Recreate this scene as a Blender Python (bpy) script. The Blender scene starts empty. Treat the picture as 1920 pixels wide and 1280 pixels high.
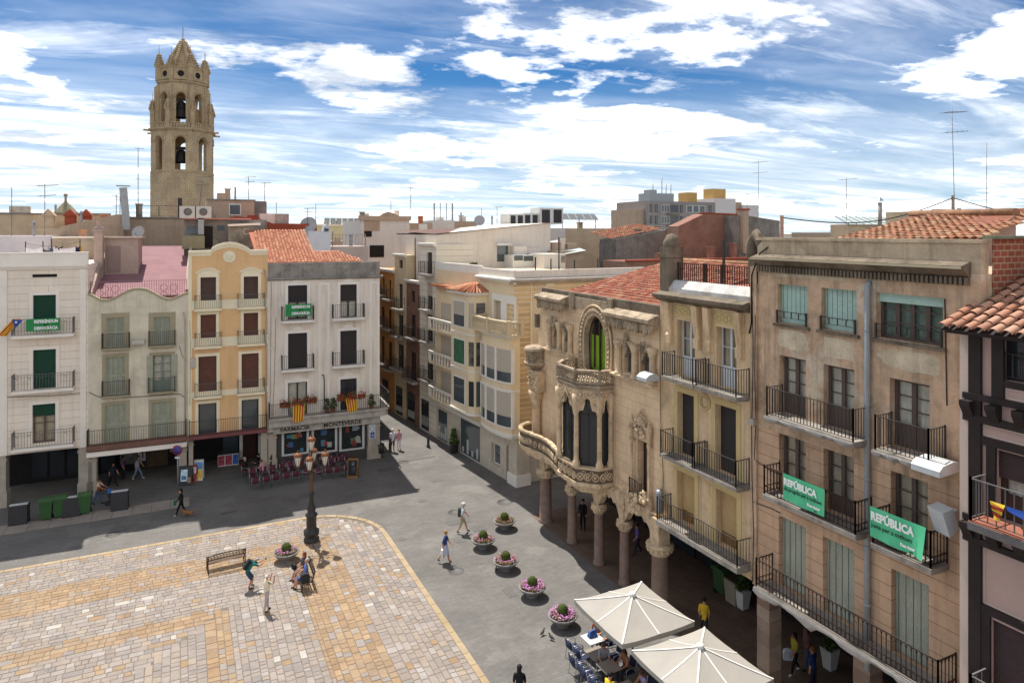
import bpy, math, random
from mathutils import Vector, Matrix
random.seed(7)
R = math.radians
SC = bpy.context.scene
COL = SC.collection
# ------------------------------------------------------------------ camera
H = 17.0                 # eye height above the square
YAW = R(25.84)           # right-hand facades run along +y, left-hand ones along +x
F, CU, CV = 1280.0, 960.0, 435.0
cam = bpy.data.cameras.new('camera'); camo = bpy.data.objects.new('camera', cam); COL.objects.link(camo)
cam.sensor_width = 36; cam.lens = 24; cam.shift_y = -(640-435)/1920; cam.clip_start = .1; cam.clip_end = 6000
camo.location = (0, 0, H); camo.rotation_euler = (R(90), 0, -YAW)
SC.camera = camo
# ------------------------------------------------------------------ sky
SUN_EL, SUN_AZ = R(62), R(-4)     # azimuth measured from +y towards +x
world = bpy.data.worlds.new('World'); SC.world = world; world.use_nodes = True
nt = world.node_tree; nt.nodes.clear(); ND = nt.nodes; LK = nt.links
def wn(t, **k):
    n = ND.new(t)
    for a, b in k.items(): setattr(n, a, b)
    return n
def wmath(op, a, b=None, c=None, clamp=False):
    n = wn('ShaderNodeMath', operation=op, use_clamp=clamp)
    for i, x in enumerate((a, b, c)):
        if x is None: continue
        if isinstance(x, (int, float)): n.inputs[i].default_value = x
        else: LK.new(x, n.inputs[i])
    return n.outputs[0]
def wramp(v, stops):
    n = wn('ShaderNodeValToRGB'); e = n.color_ramp.elements
    while len(e) < len(stops): e.new(.5)
    for el, (p, c) in zip(e, stops):
        el.position = p; el.color = (c, c, c, 1) if isinstance(c, (int, float)) else (*c, 1)
    LK.new(v, n.inputs[0]); return n.outputs[0]
def wmix(f, a, b, t='MIX'):
    n = wn('ShaderNodeMix', data_type='RGBA', blend_type=t)
    if isinstance(f, (int, float)): n.inputs[0].default_value = f
    else: LK.new(f, n.inputs[0])
    for i, x in ((6, a), (7, b)):
        if isinstance(x, tuple): n.inputs[i].default_value = (*x, 1)
        else: LK.new(x, n.inputs[i])
    return n.outputs[2]
sky = wn('ShaderNodeTexSky', sky_type='NISHITA'); sky.sun_disc = False
sky.sun_elevation = SUN_EL; sky.sun_rotation = SUN_AZ; sky.altitude = 1500; sky.air_density = 1.0; sky.dust_density = .15; sky.ozone_density = 4
tc = wn('ShaderNodeTexCoord')
sp = wn('ShaderNodeSeparateXYZ'); LK.new(tc.outputs['Generated'], sp.inputs[0])
zz = wmath('MAXIMUM', sp.outputs[2], 0.0)
zd = wmath('ADD', zz, .075)
cx = wmath('DIVIDE', sp.outputs[0], zd); cy = wmath('DIVIDE', sp.outputs[1], zd)
cb = wn('ShaderNodeCombineXYZ'); LK.new(cx, cb.inputs[0]); LK.new(cy, cb.inputs[1])
def cloud(loc, rot, sc, scale, det, rough, dist):
    m = wn('ShaderNodeMapping'); m.inputs['Location'].default_value = loc; m.inputs['Rotation'].default_value = (0, 0, rot); m.inputs['Scale'].default_value = sc
    LK.new(cb.outputs[0], m.inputs[0])
    n = wn('ShaderNodeTexNoise'); n.inputs['Scale'].default_value = scale; n.inputs['Detail'].default_value = det
    n.inputs['Roughness'].default_value = rough; n.inputs['Distortion'].default_value = dist
    LK.new(m.outputs[0], n.inputs[0]); return n.outputs['Fac']
big = cloud((3.1, 1.7, 0), .35, (1, 1.25, 1), .42, 3, .5, .2)
puff = cloud((9.4, 4.4, 2), .2, (1, 1.1, 1), 1.15, 9, .60, .12)
wisp = cloud((1.2, 7.7, 4), .95, (.42, 1.9, 1), .8, 8, .66, .9)
thin = cloud((5.5, 2.2, 8), .8, (.5, 1.3, 1), .55, 5, .6, .5)
c1 = wramp(wmath('ADD', puff, wmath('MULTIPLY', wmath('SUBTRACT', big, .5), .7)), [(.518, 0), (.575, .68), (.65, 1)])
c2 = wmath('MULTIPLY', wramp(wmath('ADD', wisp, wmath('MULTIPLY', wmath('SUBTRACT', big, .5), .35)), [(.49, 0), (.71, 1)]), .50)
c3 = wmath('MULTIPLY', wramp(thin, [(.44, 0), (.74, 1)]), .22)
low = wmath('MULTIPLY', wramp(zz, [(.0, 1), (.06, .9), (.12, .5), (.22, .0)]), wramp(wisp, [(.34, .45), (.56, 1)]))
inv = lambda x: wmath('SUBTRACT', 1.0, x, clamp=True)
dens = inv(wmath('MULTIPLY', wmath('MULTIPLY', inv(c1), inv(c2)), inv(c3)))
shade = wramp(cloud((2.7, 9.1, 3), .3, (1, 1.3, 1), 1.5, 5, .6, .2), [(.36, (2.6, 2.75, 2.95)), (.56, (7.4, 7.3, 7.1))])
blue = wmix(1.0, sky.outputs[0], (.098, .205, .275), 'MULTIPLY')
skyc = wmix(dens, wmix(low, blue, (2.75, 3.05, 3.35)), shade)
bg = wn('ShaderNodeBackground'); LK.new(skyc, bg.inputs[0]); bg.inputs[1].default_value = .10
world.cycles.sampling_method = 'MANUAL'; world.cycles.sample_map_resolution = 256
wo = wn('ShaderNodeOutputWorld'); LK.new(bg.outputs[0], wo.inputs[0])
# ------------------------------------------------------------------ sun and exposure
sl = bpy.data.lights.new('sun', 'SUN'); so = bpy.data.objects.new('sun', sl); COL.objects.link(so)
sl.energy = 2.0; sl.angle = R(.6); sl.color = (1, .965, .91)
so.rotation_euler = (R(90)-SUN_EL, 0, R(180)-SUN_AZ); so.location = (0, 60, 90)
SC.view_settings.view_transform = 'Standard'; SC.view_settings.look = 'None'
SC.view_settings.gamma = 1; SC.view_settings.use_curve_mapping = False
SC.view_settings.exposure = 1.72
SC.cycles.use_denoising = True; SC.cycles.max_bounces = 6; SC.cycles.diffuse_bounces = 4; SC.cycles.transparent_max_bounces = 12
SC.cycles.use_adaptive_sampling = True

# ------------------------------------------------------------------ geometry helpers
RT = Vector((math.cos(YAW), -math.sin(YAW), 0)); FW = Vector((math.sin(YAW), math.cos(YAW), 0)); UP = Vector((0, 0, 1)); EYE = Vector((0, 0, H))
def ray(u, v): return RT*((u-CU)/F) + FW + UP*((CV-v)/F)
def G(u, v, z=0.0):
    d = ray(u, v); t = (z-H)/d.z; p = EYE+d*t; return Vector((p.x, p.y, z))
def atx(u, v, x): d = ray(u, v); return EYE+d*(x/d.x)
def aty(u, v, y): d = ray(u, v); return EYE+d*(y/d.y)
def srgb(h):
    c = [int(h[i:i+2], 16)/255 for i in (0, 2, 4)]
    return tuple(x/12.92 if x <= .04045 else ((x+.055)/1.055)**2.4 for x in c)
class MB:
    def __init__(s): s.v = []; s.f = []; s.sm = []; s.mi = []
    def add(s, vs, fs, smooth=False, mi=0):
        o = len(s.v); s.v += [tuple(p) for p in vs]
        for f in fs: s.f.append([o+i for i in f]); s.sm.append(smooth); s.mi.append(mi)
        return s
    def box(s, x0, x1, y0, y1, z0, z1, mi=0):
        if x0 > x1: x0, x1 = x1, x0
        if y0 > y1: y0, y1 = y1, y0
        if z0 > z1: z0, z1 = z1, z0
        return s.add([(x0,y0,z0),(x1,y0,z0),(x1,y1,z0),(x0,y1,z0),(x0,y0,z1),(x1,y0,z1),(x1,y1,z1),(x0,y1,z1)],
              [(0,3,2,1),(4,5,6,7),(0,1,5,4),(1,2,6,5),(2,3,7,6),(3,0,4,7)], mi=mi)
    def bar(s, p, q, w, h=None, mi=0):
        p, q = Vector(p), Vector(q); h = h or w; d = (q-p)
        if d.length < 1e-6: return s
        d.normalize(); a = d.cross(UP)
        if a.length < 1e-3: a = Vector((1, 0, 0))
        a.normalize(); b = a.cross(d); a *= w/2; b *= h/2
        vs = [p-a-b, p+a-b, p+a+b, p-a+b, q-a-b, q+a-b, q+a+b, q-a+b]
        return s.add(vs, [(0,1,2,3),(7,6,5,4),(1,0,4,5),(2,1,5,6),(3,2,6,7),(0,3,7,4)], mi=mi)
    def tube(s, pts, r, n=6, caps=True, smooth=True, mi=0, closed=False):
        pts = [Vector(p) for p in pts]; m = len(pts); o = len(s.v)
        rr = r if isinstance(r, (list, tuple)) else [r]*m; fs = []; pa = None
        for i, p in enumerate(pts):
            if closed: d = pts[(i+1) % m]-pts[i-1]
            else: d = pts[min(i+1, m-1)]-pts[max(i-1, 0)]
            d.normalize()
            if pa is None: a = d.cross(UP if abs(d.z) < .95 else Vector((1, 0, 0)))
            else: a = pa-d*pa.dot(d)
            a.normalize(); pa = a; b = d.cross(a)
            for k in range(n):
                t = 2*math.pi*k/n; s.v.append(tuple(p+(a*math.cos(t)+b*math.sin(t))*rr[i]))
        for i in range(m if closed else m-1):
            j = (i+1) % m
            for k in range(n):
                k2 = (k+1) % n; fs.append([i*n+k, i*n+k2, j*n+k2, j*n+k])
        if caps and not closed: fs += [list(range(n))[::-1], [(m-1)*n+k for k in range(n)]]
        for f in fs: s.f.append([o+i for i in f]); s.sm.append(smooth and len(f) == 4); s.mi.append(mi)
        return s
    def cyl(s, p, q, r0, r1=None, n=8, caps=True, smooth=True, mi=0):
        return s.tube([p, q], [r0, r0 if r1 is None else r1], n, caps, smooth, mi)
    def lathe(s, prof, c=(0, 0, 0), n=16, smooth=True, mi=0, a0=0, a1=2*math.pi):
        full = abs(a1-a0-2*math.pi) < 1e-6; o = len(s.v); k = n if full else n+1
        for r, z in prof:
            for i in range(k):
                t = a0+(a1-a0)*i/n; s.v.append((c[0]+r*math.cos(t), c[1]+r*math.sin(t), c[2]+z))
        for j in range(len(prof)-1):
            for i in range(n):
                i2 = (i+1) % k; s.f.append([o+j*k+i, o+j*k+i2, o+(j+1)*k+i2, o+(j+1)*k+i]); s.sm.append(smooth); s.mi.append(mi)
        return s
    def prism(s, poly, a, b, ax='y', mi=0, smooth=False):
        """poly: (p,q) pairs; ax='y': (x,z) extruded in y; 'z': (x,y) extruded in z; 'x': (y,z) in x"""
        f = {'y': lambda p, t: (p[0], t, p[1]), 'z': lambda p, t: (p[0], p[1], t), 'x': lambda p, t: (t, p[0], p[1])}[ax]
        n = len(poly); vs = [f(p, a) for p in poly]+[f(p, b) for p in poly]
        s.add(vs, [list(range(n))[::-1], list(range(n, 2*n))], mi=mi)
        o = len(s.v)-2*n
        for i in range(n):
            j = (i+1) % n; s.f.append([o+i, o+j, o+n+j, o+n+i]); s.sm.append(smooth); s.mi.append(mi)
        return s
    def ball(s, c, r, nu=8, nv=6, mi=0, smooth=True, jit=0):
        r = r if isinstance(r, tuple) else (r, r, r); o = len(s.v)
        s.v.append((c[0], c[1], c[2]-r[2]))
        for j in range(1, nv):
            ph = -math.pi/2+math.pi*j/nv
            for i in range(nu):
                t = 2*math.pi*i/nu; k = 1+random.uniform(-jit, jit)
                s.v.append((c[0]+r[0]*k*math.cos(ph)*math.cos(t), c[1]+r[1]*k*math.cos(ph)*math.sin(t), c[2]+r[2]*k*math.sin(ph)))
        s.v.append((c[0], c[1], c[2]+r[2])); top = len(s.v)-1
        fs = []
        for i in range(nu):
            i2 = (i+1) % nu; fs.append([o, o+1+i2, o+1+i]); fs.append([top, o+1+(nv-2)*nu+i, o+1+(nv-2)*nu+i2])
            for j in range(nv-2): fs.append([o+1+j*nu+i, o+1+j*nu+i2, o+1+(j+1)*nu+i2, o+1+(j+1)*nu+i])
        for f in fs: s.f.append(f); s.sm.append(smooth); s.mi.append(mi)
        return s
    def torus(s, c, R_, r, n=12, m=5, ax='y', mi=0):
        pts = []
        for i in range(n):
            t = 2*math.pi*i/n; a, b = R_*math.cos(t), R_*math.sin(t)
            pts.append({'y': (c[0]+a, c[1], c[2]+b), 'x': (c[0], c[1]+a, c[2]+b), 'z': (c[0]+a, c[1]+b, c[2])}[ax])
        return s.tube(pts, r, m, closed=True, mi=mi)
    def xf(s, mat, start=0):
        for i in range(start, len(s.v)): s.v[i] = tuple(mat @ Vector(s.v[i]))
        return s
    def mesh(s, name, mats):
        me = bpy.data.meshes.new(name); me.from_pydata(s.v, [], s.f)
        for m in (mats if isinstance(mats, (list, tuple)) else [mats]): me.materials.append(m)
        me.polygons.foreach_set('use_smooth', s.sm); me.polygons.foreach_set('material_index', s.mi); me.update(); return me
    def build(s, name, mats, parent=None, **k): return link(name, s.mesh(name, mats), parent, **k)
def link(name, me, parent=None, loc=None, rz=None, **k):
    o = bpy.data.objects.new(name, me); COL.objects.link(o)
    if parent: o.parent = parent
    if loc is not None: o.location = loc
    if rz is not None: o.rotation_euler = (0, 0, rz)
    for a, b in k.items():
        if b is not None: o['category' if a == 'cat' else a] = b
    return o
def thing(name, label, cat, loc=(0, 0, 0), rz=0, group=None): return link(name, None, None, loc, rz, label=label, cat=cat, group=group)
def copy_tree(o, parent=None, **k):
    c = o.copy(); COL.objects.link(c); c.parent = parent
    for a, b in k.items(): c['category' if a == 'cat' else a] = b
    for ch in o.children: copy_tree(ch, c)
    return c

# ------------------------------------------------------------------ materials
_M = {}
def mat(name, col, rough=.8, var=.18, scale=2.0, bump=0.0, bscale=30, metal=0, stain=None, streak=None, spec=.3, col2=None, rnd=0, emit=0, joints=None, patch=None, world=False):
    """procedural surface: base colour with noise variation, optional stain=(colour, amount, scale), vertical streak=(colour, amount), joints=(w,h,mortar colour,mortar size)"""
    if name in _M: return _M[name]
    m = bpy.data.materials.new(name); m.use_nodes = True; t = m.node_tree; N = t.nodes; L = t.links
    b = N['Principled BSDF']; b.inputs['Roughness'].default_value = rough; b.inputs['Metallic'].default_value = metal; b.inputs['Specular IOR Level'].default_value = spec
    c = srgb(col) if isinstance(col, str) else col
    def nn(ty, **k):
        n = N.new(ty)
        for a, v in k.items(): setattr(n, a, v)
        return n
    def inp(n, k, v):
        if hasattr(v, 'links'): L.new(v, n.inputs[k])
        elif isinstance(v, tuple): n.inputs[k].default_value = (*v, 1) if len(v) == 3 and n.inputs[k].type == 'RGBA' else v
        else: n.inputs[k].default_value = v
    def mix(f, a, bb, ty='MIX'):
        n = nn('ShaderNodeMix', data_type='RGBA', blend_type=ty); inp(n, 0, f); inp(n, 6, a); inp(n, 7, bb); return n.outputs[2]
    def ramp(v, p0, p1, a=0.0, z=1.0):
        n = nn('ShaderNodeMapRange'); n.clamp = True; inp(n, 0, v); inp(n, 1, p0); inp(n, 2, p1); inp(n, 3, a); inp(n, 4, z); return n.outputs[0]
    tcn = nn('ShaderNodeTexCoord'); oi = nn('ShaderNodeObjectInfo'); crd = nn('ShaderNodeNewGeometry').outputs['Position'] if world else tcn.outputs['Object']
    def noise(sc, det=5, vec=None, st=None, ro=.6):
        n = nn('ShaderNodeTexNoise'); inp(n, 'Scale', sc); inp(n, 'Detail', det); inp(n, 'Roughness', ro); v = vec or crd
        if st:
            mp = nn('ShaderNodeMapping'); inp(mp, 'Scale', st); L.new(v, mp.inputs[0]); v = mp.outputs[0]
        L.new(v, n.inputs['Vector']); return n.outputs['Fac']
    cur = c
    if col2 is not None:
        gi = nn('ShaderNodeNewGeometry')
        ad = nn('ShaderNodeMath', operation='ADD'); L.new(gi.outputs['Random Per Island'], ad.inputs[0]); L.new(oi.outputs['Random'], ad.inputs[1])
        fr = nn('ShaderNodeMath', operation='FRACT'); L.new(ad.outputs[0], fr.inputs[0])
        cr = nn('ShaderNodeValToRGB'); cr.color_ramp.interpolation = 'LINEAR'; cs = [c]+[srgb(x) if isinstance(x, str) else x for x in col2]
        e = cr.color_ramp.elements
        while len(e) < len(cs): e.new(.5)
        for i, (el, cc) in enumerate(zip(e, cs)): el.position = i/(len(cs)-1); el.color = (*cc, 1)
        L.new(fr.outputs[0], cr.inputs[0]); cur = cr.outputs[0]
    if joints:
        jw, jh, jc, js = joints[:4]
        ax = joints[4] if len(joints) > 4 else 'XZ'; sx = nn('ShaderNodeSeparateXYZ'); L.new(crd, sx.inputs[0]); mp = nn('ShaderNodeCombineXYZ'); L.new(sx.outputs[ax[0]], mp.inputs[0]); L.new(sx.outputs[ax[1]], mp.inputs[1])
        br = nn('ShaderNodeTexBrick'); L.new(mp.outputs[0], br.inputs[0]); br.offset = .5
        jv = .14 if jh < .38 and jw < 2 else .035; inp(br, 'Color1', tuple(x*(1+jv) for x in c)); inp(br, 'Color2', tuple(x*(1-jv) for x in c)); inp(br, 'Mortar', srgb(jc)); inp(br, 'Scale', 1.0); inp(br, 'Mortar Size', js); inp(br, 'Brick Width', jw); inp(br, 'Row Height', jh); inp(br, 'Bias', 0.0); inp(br, 'Mortar Smooth', .1)
        cur = br.outputs['Color']
    if var:
        n1 = noise(scale, 6); n2 = noise(scale*9, 4)
        f = nn('ShaderNodeMath', operation='ADD'); L.new(ramp(n1, .3, .7, 1-var, 1+var*.6), f.inputs[0]); L.new(ramp(n2, .3, .7, -var*.45, var*.35), f.inputs[1])
        hs = nn('ShaderNodeVectorMath', operation='SCALE'); L.new(f.outputs[0], hs.inputs['Scale'])
        if isinstance(cur, tuple): hs.inputs[0].default_value = cur
        else: L.new(cur, hs.inputs[0])
        cur = hs.outputs[0]
    if patch:
        cur = mix(ramp(noise(patch[2], 7, ro=.62), .56, .60, 0, patch[1]), cur, srgb(patch[0]))
    if stain:
        cur = mix(ramp(noise(stain[2], 8, ro=.68), .48, .72, 0, stain[1]), cur, srgb(stain[0]))
    if streak:
        cur = mix(ramp(noise(1.0, 7, st=(3.2, 3.2, .22), ro=.66), .50, .74, 0, streak[1]), cur, srgb(streak[0]))
    if rnd:
        hv = nn('ShaderNodeVectorMath', operation='SCALE')
        if isinstance(cur, tuple): hv.inputs[0].default_value = cur
        else: L.new(cur, hv.inputs[0])
        gi = nn('ShaderNodeNewGeometry'); ad = nn('ShaderNodeMath', operation='ADD'); L.new(gi.outputs['Random Per Island'], ad.inputs[0]); L.new(oi.outputs['Random'], ad.inputs[1])
        fr = nn('ShaderNodeMath', operation='FRACT'); L.new(ad.outputs[0], fr.inputs[0])
        L.new(ramp(fr.outputs[0], 0.0, 1.0, 1-rnd, 1+rnd), hv.inputs['Scale']); cur = hv.outputs[0]
    if isinstance(cur, tuple): b.inputs['Base Color'].default_value = (*cur, 1)
    else: L.new(cur, b.inputs['Base Color'])
    if bump:
        bn = nn('ShaderNodeBump'); bn.inputs['Strength'].default_value = bump; bn.inputs['Distance'].default_value = .03
        L.new(noise(bscale, 6), bn.inputs['Height']); L.new(bn.outputs[0], b.inputs['Normal'])
    if emit:
        b.inputs['Emission Color'].default_value = (*c, 1); b.inputs['Emission Strength'].default_value = emit
    _M[name] = m; return m
def glass(name, tint=(.03, .035, .04), see=.0):
    if name in _M: return _M[name]
    m = mat(name, tint, .06, 0, spec=.6)
    if see:
        t = m.node_tree; b = t.nodes['Principled BSDF']; tr = t.nodes.new('ShaderNodeBsdfTransparent'); tr.inputs[0].default_value = (.95, .96, .95, 1)
        mx = t.nodes.new('ShaderNodeMixShader'); mx.inputs[0].default_value = see
        t.links.new(b.outputs[0], mx.inputs[1]); t.links.new(tr.outputs[0], mx.inputs[2]); t.links.new(mx.outputs[0], t.nodes['Material Output'].inputs[0])
    return m
IRON = mat('wrought_iron', '3a3532', .6, .2, 6, spec=.4)
IRONR = mat('rusty_iron', '3b2c25', .75, .3, 8)
IRONG = mat('grey_iron', '6a6664', .6, .15, 6)
GLASS = glass('dark_glass'); GLASSB = glass('bluish_glass', (.07, .085, .09)); GLASSC = glass('clear_glass', (.05, .055, .055), .86)
WHITE = mat('white_paint', 'dad7cf', .55, .08, 3)
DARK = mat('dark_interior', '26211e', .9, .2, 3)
METAL = mat('galvanised_metal', '9a9c9c', .45, .15, 5, metal=.6)
STEEL = mat('aluminium_tube', 'b9babb', .35, .05, 5, metal=.8)
CONC = mat('weathered_concrete', '9a9288', .9, .25, 1.2, .25, 25, stain=('4a453f', .7, 1.1), streak=('4b463f', .6))
CONCL = mat('pale_cement', 'b7aea3', .9, .18, 1.0, .2, 25, stain=('756c62', .5, .9), streak=('6a635b', .45))
CURT = mat('net_curtain', 'e2dac9', .9, .2, 2, streak=('b5ac9b', .6))
CURTG = mat('faded_curtain', 'c9b9a0', .9, .2, 2, streak=('94866f', .6))
RED_TILE = mat('terracotta_tile', 'b06a4c', .85, .25, 3, .2, 60, col2=('c78a66', 'a05a42', 'cc9a78', 'b5765a'))
OLD_TILE = mat('old_terracotta_tile', '8e5340', .9, .35, 4, .3, 60, col2=('a86a4e', '7c4636', 'b58a66', '6d5040', '9d5a42'), stain=('4c4238', .55, 2.2))
# ------------------------------------------------------------------ building kit
class Bld:
    """local frame: x along the facade (seen from outside, left to right), y into the house, z up"""
    def __init__(s, name, label, p0, p1, cat='building', group=None):
        s.p0 = Vector((p0[0], p0[1], 0)); d = Vector((p1[0]-p0[0], p1[1]-p0[1], 0)); s.W = d.length; s.d = d.normalized()
        s.n = Vector((-s.d.y, s.d.x, 0)); s.rz = math.atan2(s.d.y, s.d.x)   # n points into the house
        s.e = thing(name, label, cat, s.p0, s.rz, group)
    def px(s, u, v, y=0.0):
        o = s.p0+s.n*y; r = ray(u, v); t = (o-EYE).dot(s.n)/r.dot(s.n); p = EYE+r*t
        return (p-o).dot(s.d), p.z
    def su(s, u, y=0.0): return s.px(u, 600, y)[0]
    def rect(s, u0, u1, vt, vb, y=0.0):
        um = (u0+u1)/2; return s.su(u0, y), s.su(u1, y), s.px(um, vb, y)[1], s.px(um, vt, y)[1]
    def wpt(s, x, y, z): return s.p0+s.d*x+s.n*y+UP*z
    def part(s, mb, name, m, parent=None, **k): return mb.build(name, m, parent or s.e, **k)
def wall_mb(x0, x1, z0, z1, ops, depth, reveal=.28, y=0.0, body=True):
    """front sheet with rectangular openings (x0,x1,z0,z1), reveals and a closed box behind"""
    m = MB(); xs = sorted({x0, x1, *[min(max(a, x0), x1) for o in ops for a in o[:2]]}); zs = sorted({z0, z1, *[min(max(a, z0), z1) for o in ops for a in o[2:4]]})
    for i in range(len(xs)-1):
        for j in range(len(zs)-1):
            cx_, cz_ = (xs[i]+xs[i+1])/2, (zs[j]+zs[j+1])/2
            if any(o[0] < cx_ < o[1] and o[2] < cz_ < o[3] for o in ops): continue
            m.add([(xs[i], y, zs[j]), (xs[i+1], y, zs[j]), (xs[i+1], y, zs[j+1]), (xs[i], y, zs[j+1])], [(0, 1, 2, 3)])
    for a, b, c, d in [o[:4] for o in ops]:
        r = y+reveal
        for q in ([(a,y,c),(a,y,d),(a,r,d),(a,r,c)], [(b,y,c),(b,r,c),(b,r,d),(b,y,d)], [(a,y,d),(b,y,d),(b,r,d),(a,r,d)], [(a,y,c),(a,r,c),(b,r,c),(b,y,c)]):
            m.add(q, [(0, 1, 2, 3)])
    if body:
        e = y+depth
        for q in ([(x0,y,z0),(x0,y,z1),(x0,e,z1),(x0,e,z0)], [(x1,y,z0),(x1,e,z0),(x1,e,z1),(x1,y,z1)], [(x0,e,z0),(x0,e,z1),(x1,e,z1),(x1,e,z0)],
                  [(x0,y,z1),(x1,y,z1),(x1,e,z1),(x0,e,z1)], [(x0,y,z0),(x0,e,z0),(x1,e,z0),(x1,y,z0)]):
            m.add(q, [(0, 1, 2, 3)])
    return m
def surround(b, o, m, w=.14, t=.035, bottom=False, top=True, name='window_surround'):
    a, c, z0, z1 = o; mb = MB(); zt = z1+(w if top else 0)
    mb.prism([(a-w, z0), (a, z0), (a, z1), (c, z1), (c, z0), (c+w, z0), (c+w, zt), (a-w, zt)], -t, .0-.002)
    return b.part(mb, name, m)
def roller(b, o, m, y=.16, name='roller_blind', pitch=.055, drop=1.0):
    a, c, z0, z1 = o; zb = z1-(z1-z0)*drop; n = max(4, int((z1-zb)/pitch)); pts = []
    for i in range(n):
        z = z1-(z1-zb)*i/n; dz = (z1-zb)/n; pts += [(y, z), (y-.012, z-dz*.25), (y-.012, z-dz*.75)]
    pts.append((y, zb)); k = len(pts); mb = MB()
    mb.add([(a+.005, p, q) for p, q in pts]+[(c-.005, p, q) for p, q in pts], [(i, i+1, k+i+1, k+i) for i in range(k-1)])
    return b.part(mb, name, m)
def sash(b, o, mf, mg=None, y=.22, leaves=2, rows=3, curtain=None, fw=.07, door=.0, name='window', handle=False):
    """glazed casement: frame with glazing bars, one pane per leaf, optional curtain behind and solid door panel at the foot"""
    a, c, z0, z1 = o; f = MB(); mg = mg or GLASS
    f.box(a, a+fw, y, y+.06, z0, z1); f.box(c-fw, c, y, y+.06, z0, z1); f.box(a+fw, c-fw, y, y+.06, z1-fw, z1); f.box(a+fw, c-fw, y, y+.06, z0, z0+fw)
    ia, ic = a+fw, c-fw; lw = (ic-ia)/leaves; zd = z0+fw+(z1-z0)*door
    for i in range(1, leaves): f.box(ia+lw*i-fw*.7, ia+lw*i+fw*.7, y-.012, y+.05, z0+fw, z1-fw)
    for i in range(leaves):
        l0 = ia+lw*i+(fw*.7 if i else 0); l1 = ia+lw*(i+1)-(fw*.7 if i < leaves-1 else 0)
        for j in range(1, rows): z = zd+(z1-fw-zd)*j/rows; f.box(l0, l1, y+.005, y+.045, z-.018, z+.018)
        if door: f.box(l0, l1, y+.012, y+.04, z0+fw, zd)
    w = b.part(f, name, mf)
    for i in range(leaves):
        l0 = ia+lw*i; l1 = l0+lw
        MB().add([(l0, y+.03, zd), (l1, y+.03, zd), (l1, y+.03, z1-fw), (l0, y+.03, z1-fw)], [(0, 1, 2, 3)]).build('pane', mg, w)
    if curtain:
        mb = MB(); n = max(6, int((c-a)/.07)); vs = []
        for i in range(n+1):
            x = a+(c-a)*i/n; vs.append((x, y+.13+.025*math.sin(i*2.1)+.01*math.sin(i*5), z0)); vs.append((x, y+.13+.025*math.sin(i*2.1+.4), z1))
        mb.add(vs, [(2*i, 2*i+2, 2*i+3, 2*i+1) for i in range(n)], smooth=True).build('curtain', curtain, w)
        MB().add([(a, y+.4, z0), (c, y+.4, z0), (c, y+.4, z1), (a, y+.4, z1)], [(0, 1, 2, 3)]).build('backing', DARK, w)
    return w
def louvre(b, o, m, y=.1, panels=2, open_=0.0, pitch=.07):
    a, c, z0, z1 = o; lw = (c-a)/panels
    for i in range(panels):
        mb = MB(); x0, x1 = a+lw*i+.006, a+lw*(i+1)-.006; st = .045
        mb.box(x0, x0+st, y, y+.04, z0, z1); mb.box(x1-st, x1, y, y+.04, z0, z1)
        zm = (z0+z1)*.5
        for za, zb in ((z0, z0+.09), (zm-.045, zm+.045), (z1-.06, z1)): mb.box(x0+st, x1-st, y, y+.04, za, zb)
        n = int((z1-z0)/pitch)
        for k in range(n):
            z = z0+.09+(z1-z0-.15)*(k+.5)/n
            mb.add([(x0+st, y+.004, z-.028), (x1-st, y+.004, z-.028), (x1-st, y+.036, z+.02), (x0+st, y+.036, z+.02)], [(0, 1, 2, 3)])
        b.part(mb, 'shutter', m)
    b.part(MB().add([(a, y+.12, z0), (c, y+.12, z0), (c, y+.12, z1), (a, y+.12, z1)], [(0, 1, 2, 3)]), 'window_recess', DARK)
def rail_mb(pts, h, step=.13, r=.009, top=.02, base=.08, style=''):
    """railing along a polyline of (x,y,z) points"""
    mb = MB(); pts = [Vector(p) for p in pts]
    for p, q in zip(pts, pts[1:]):
        L = (q-p).length; d = (q-p)/L; n = max(1, round(L/step)); up = lambda z: Vector((0, 0, z))
        mb.bar(p+up(h), q+up(h), top*2, top); mb.bar(p+up(base), q+up(base), top*1.2, top*.7)
        if style == 'belly': mb.bar(p+up(base+.22), q+up(base+.22), top*1.2, top*.6)
        if style == 'fret': mb.bar(p+up(h*.84), q+up(h*.84), top*1.2, top*.6)
        for i in range(n+1):
            c = p+d*(L*i/n); mb.bar(c+up(base), c+up(h), r*2)
            if style == 'belly' and i < n:
                cc = p+d*(L*(i+.5)/n)+up(base+.11); ring = []
                for k in range(8): t = 2*math.pi*k/8; ring.append(cc+d*(math.cos(t)*step*.44)+up(math.sin(t)*.1))
                mb.tube(ring, r*.9, 4, closed=True)
                c2 = p+d*(L*(i+.5)/n)+up(h-.09); mb.tube([c2+d*(-step*.45)+up(-.04), c2+d*(-step*.25)+up(.05), c2+up(.07), c2+d*(step*.25)+up(.05), c2+d*(step*.45)+up(-.04)], r*.8, 4)
            if style == 'fret' and i % 4 == 1 and i < n-1:
                mb.bar(c+up(h*.84), c+d*(L/n)+up(h*.7), r*2)
        for c in (p, q): mb.bar(c+up(0), c+up(h+.04), r*4)
    return mb
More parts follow.
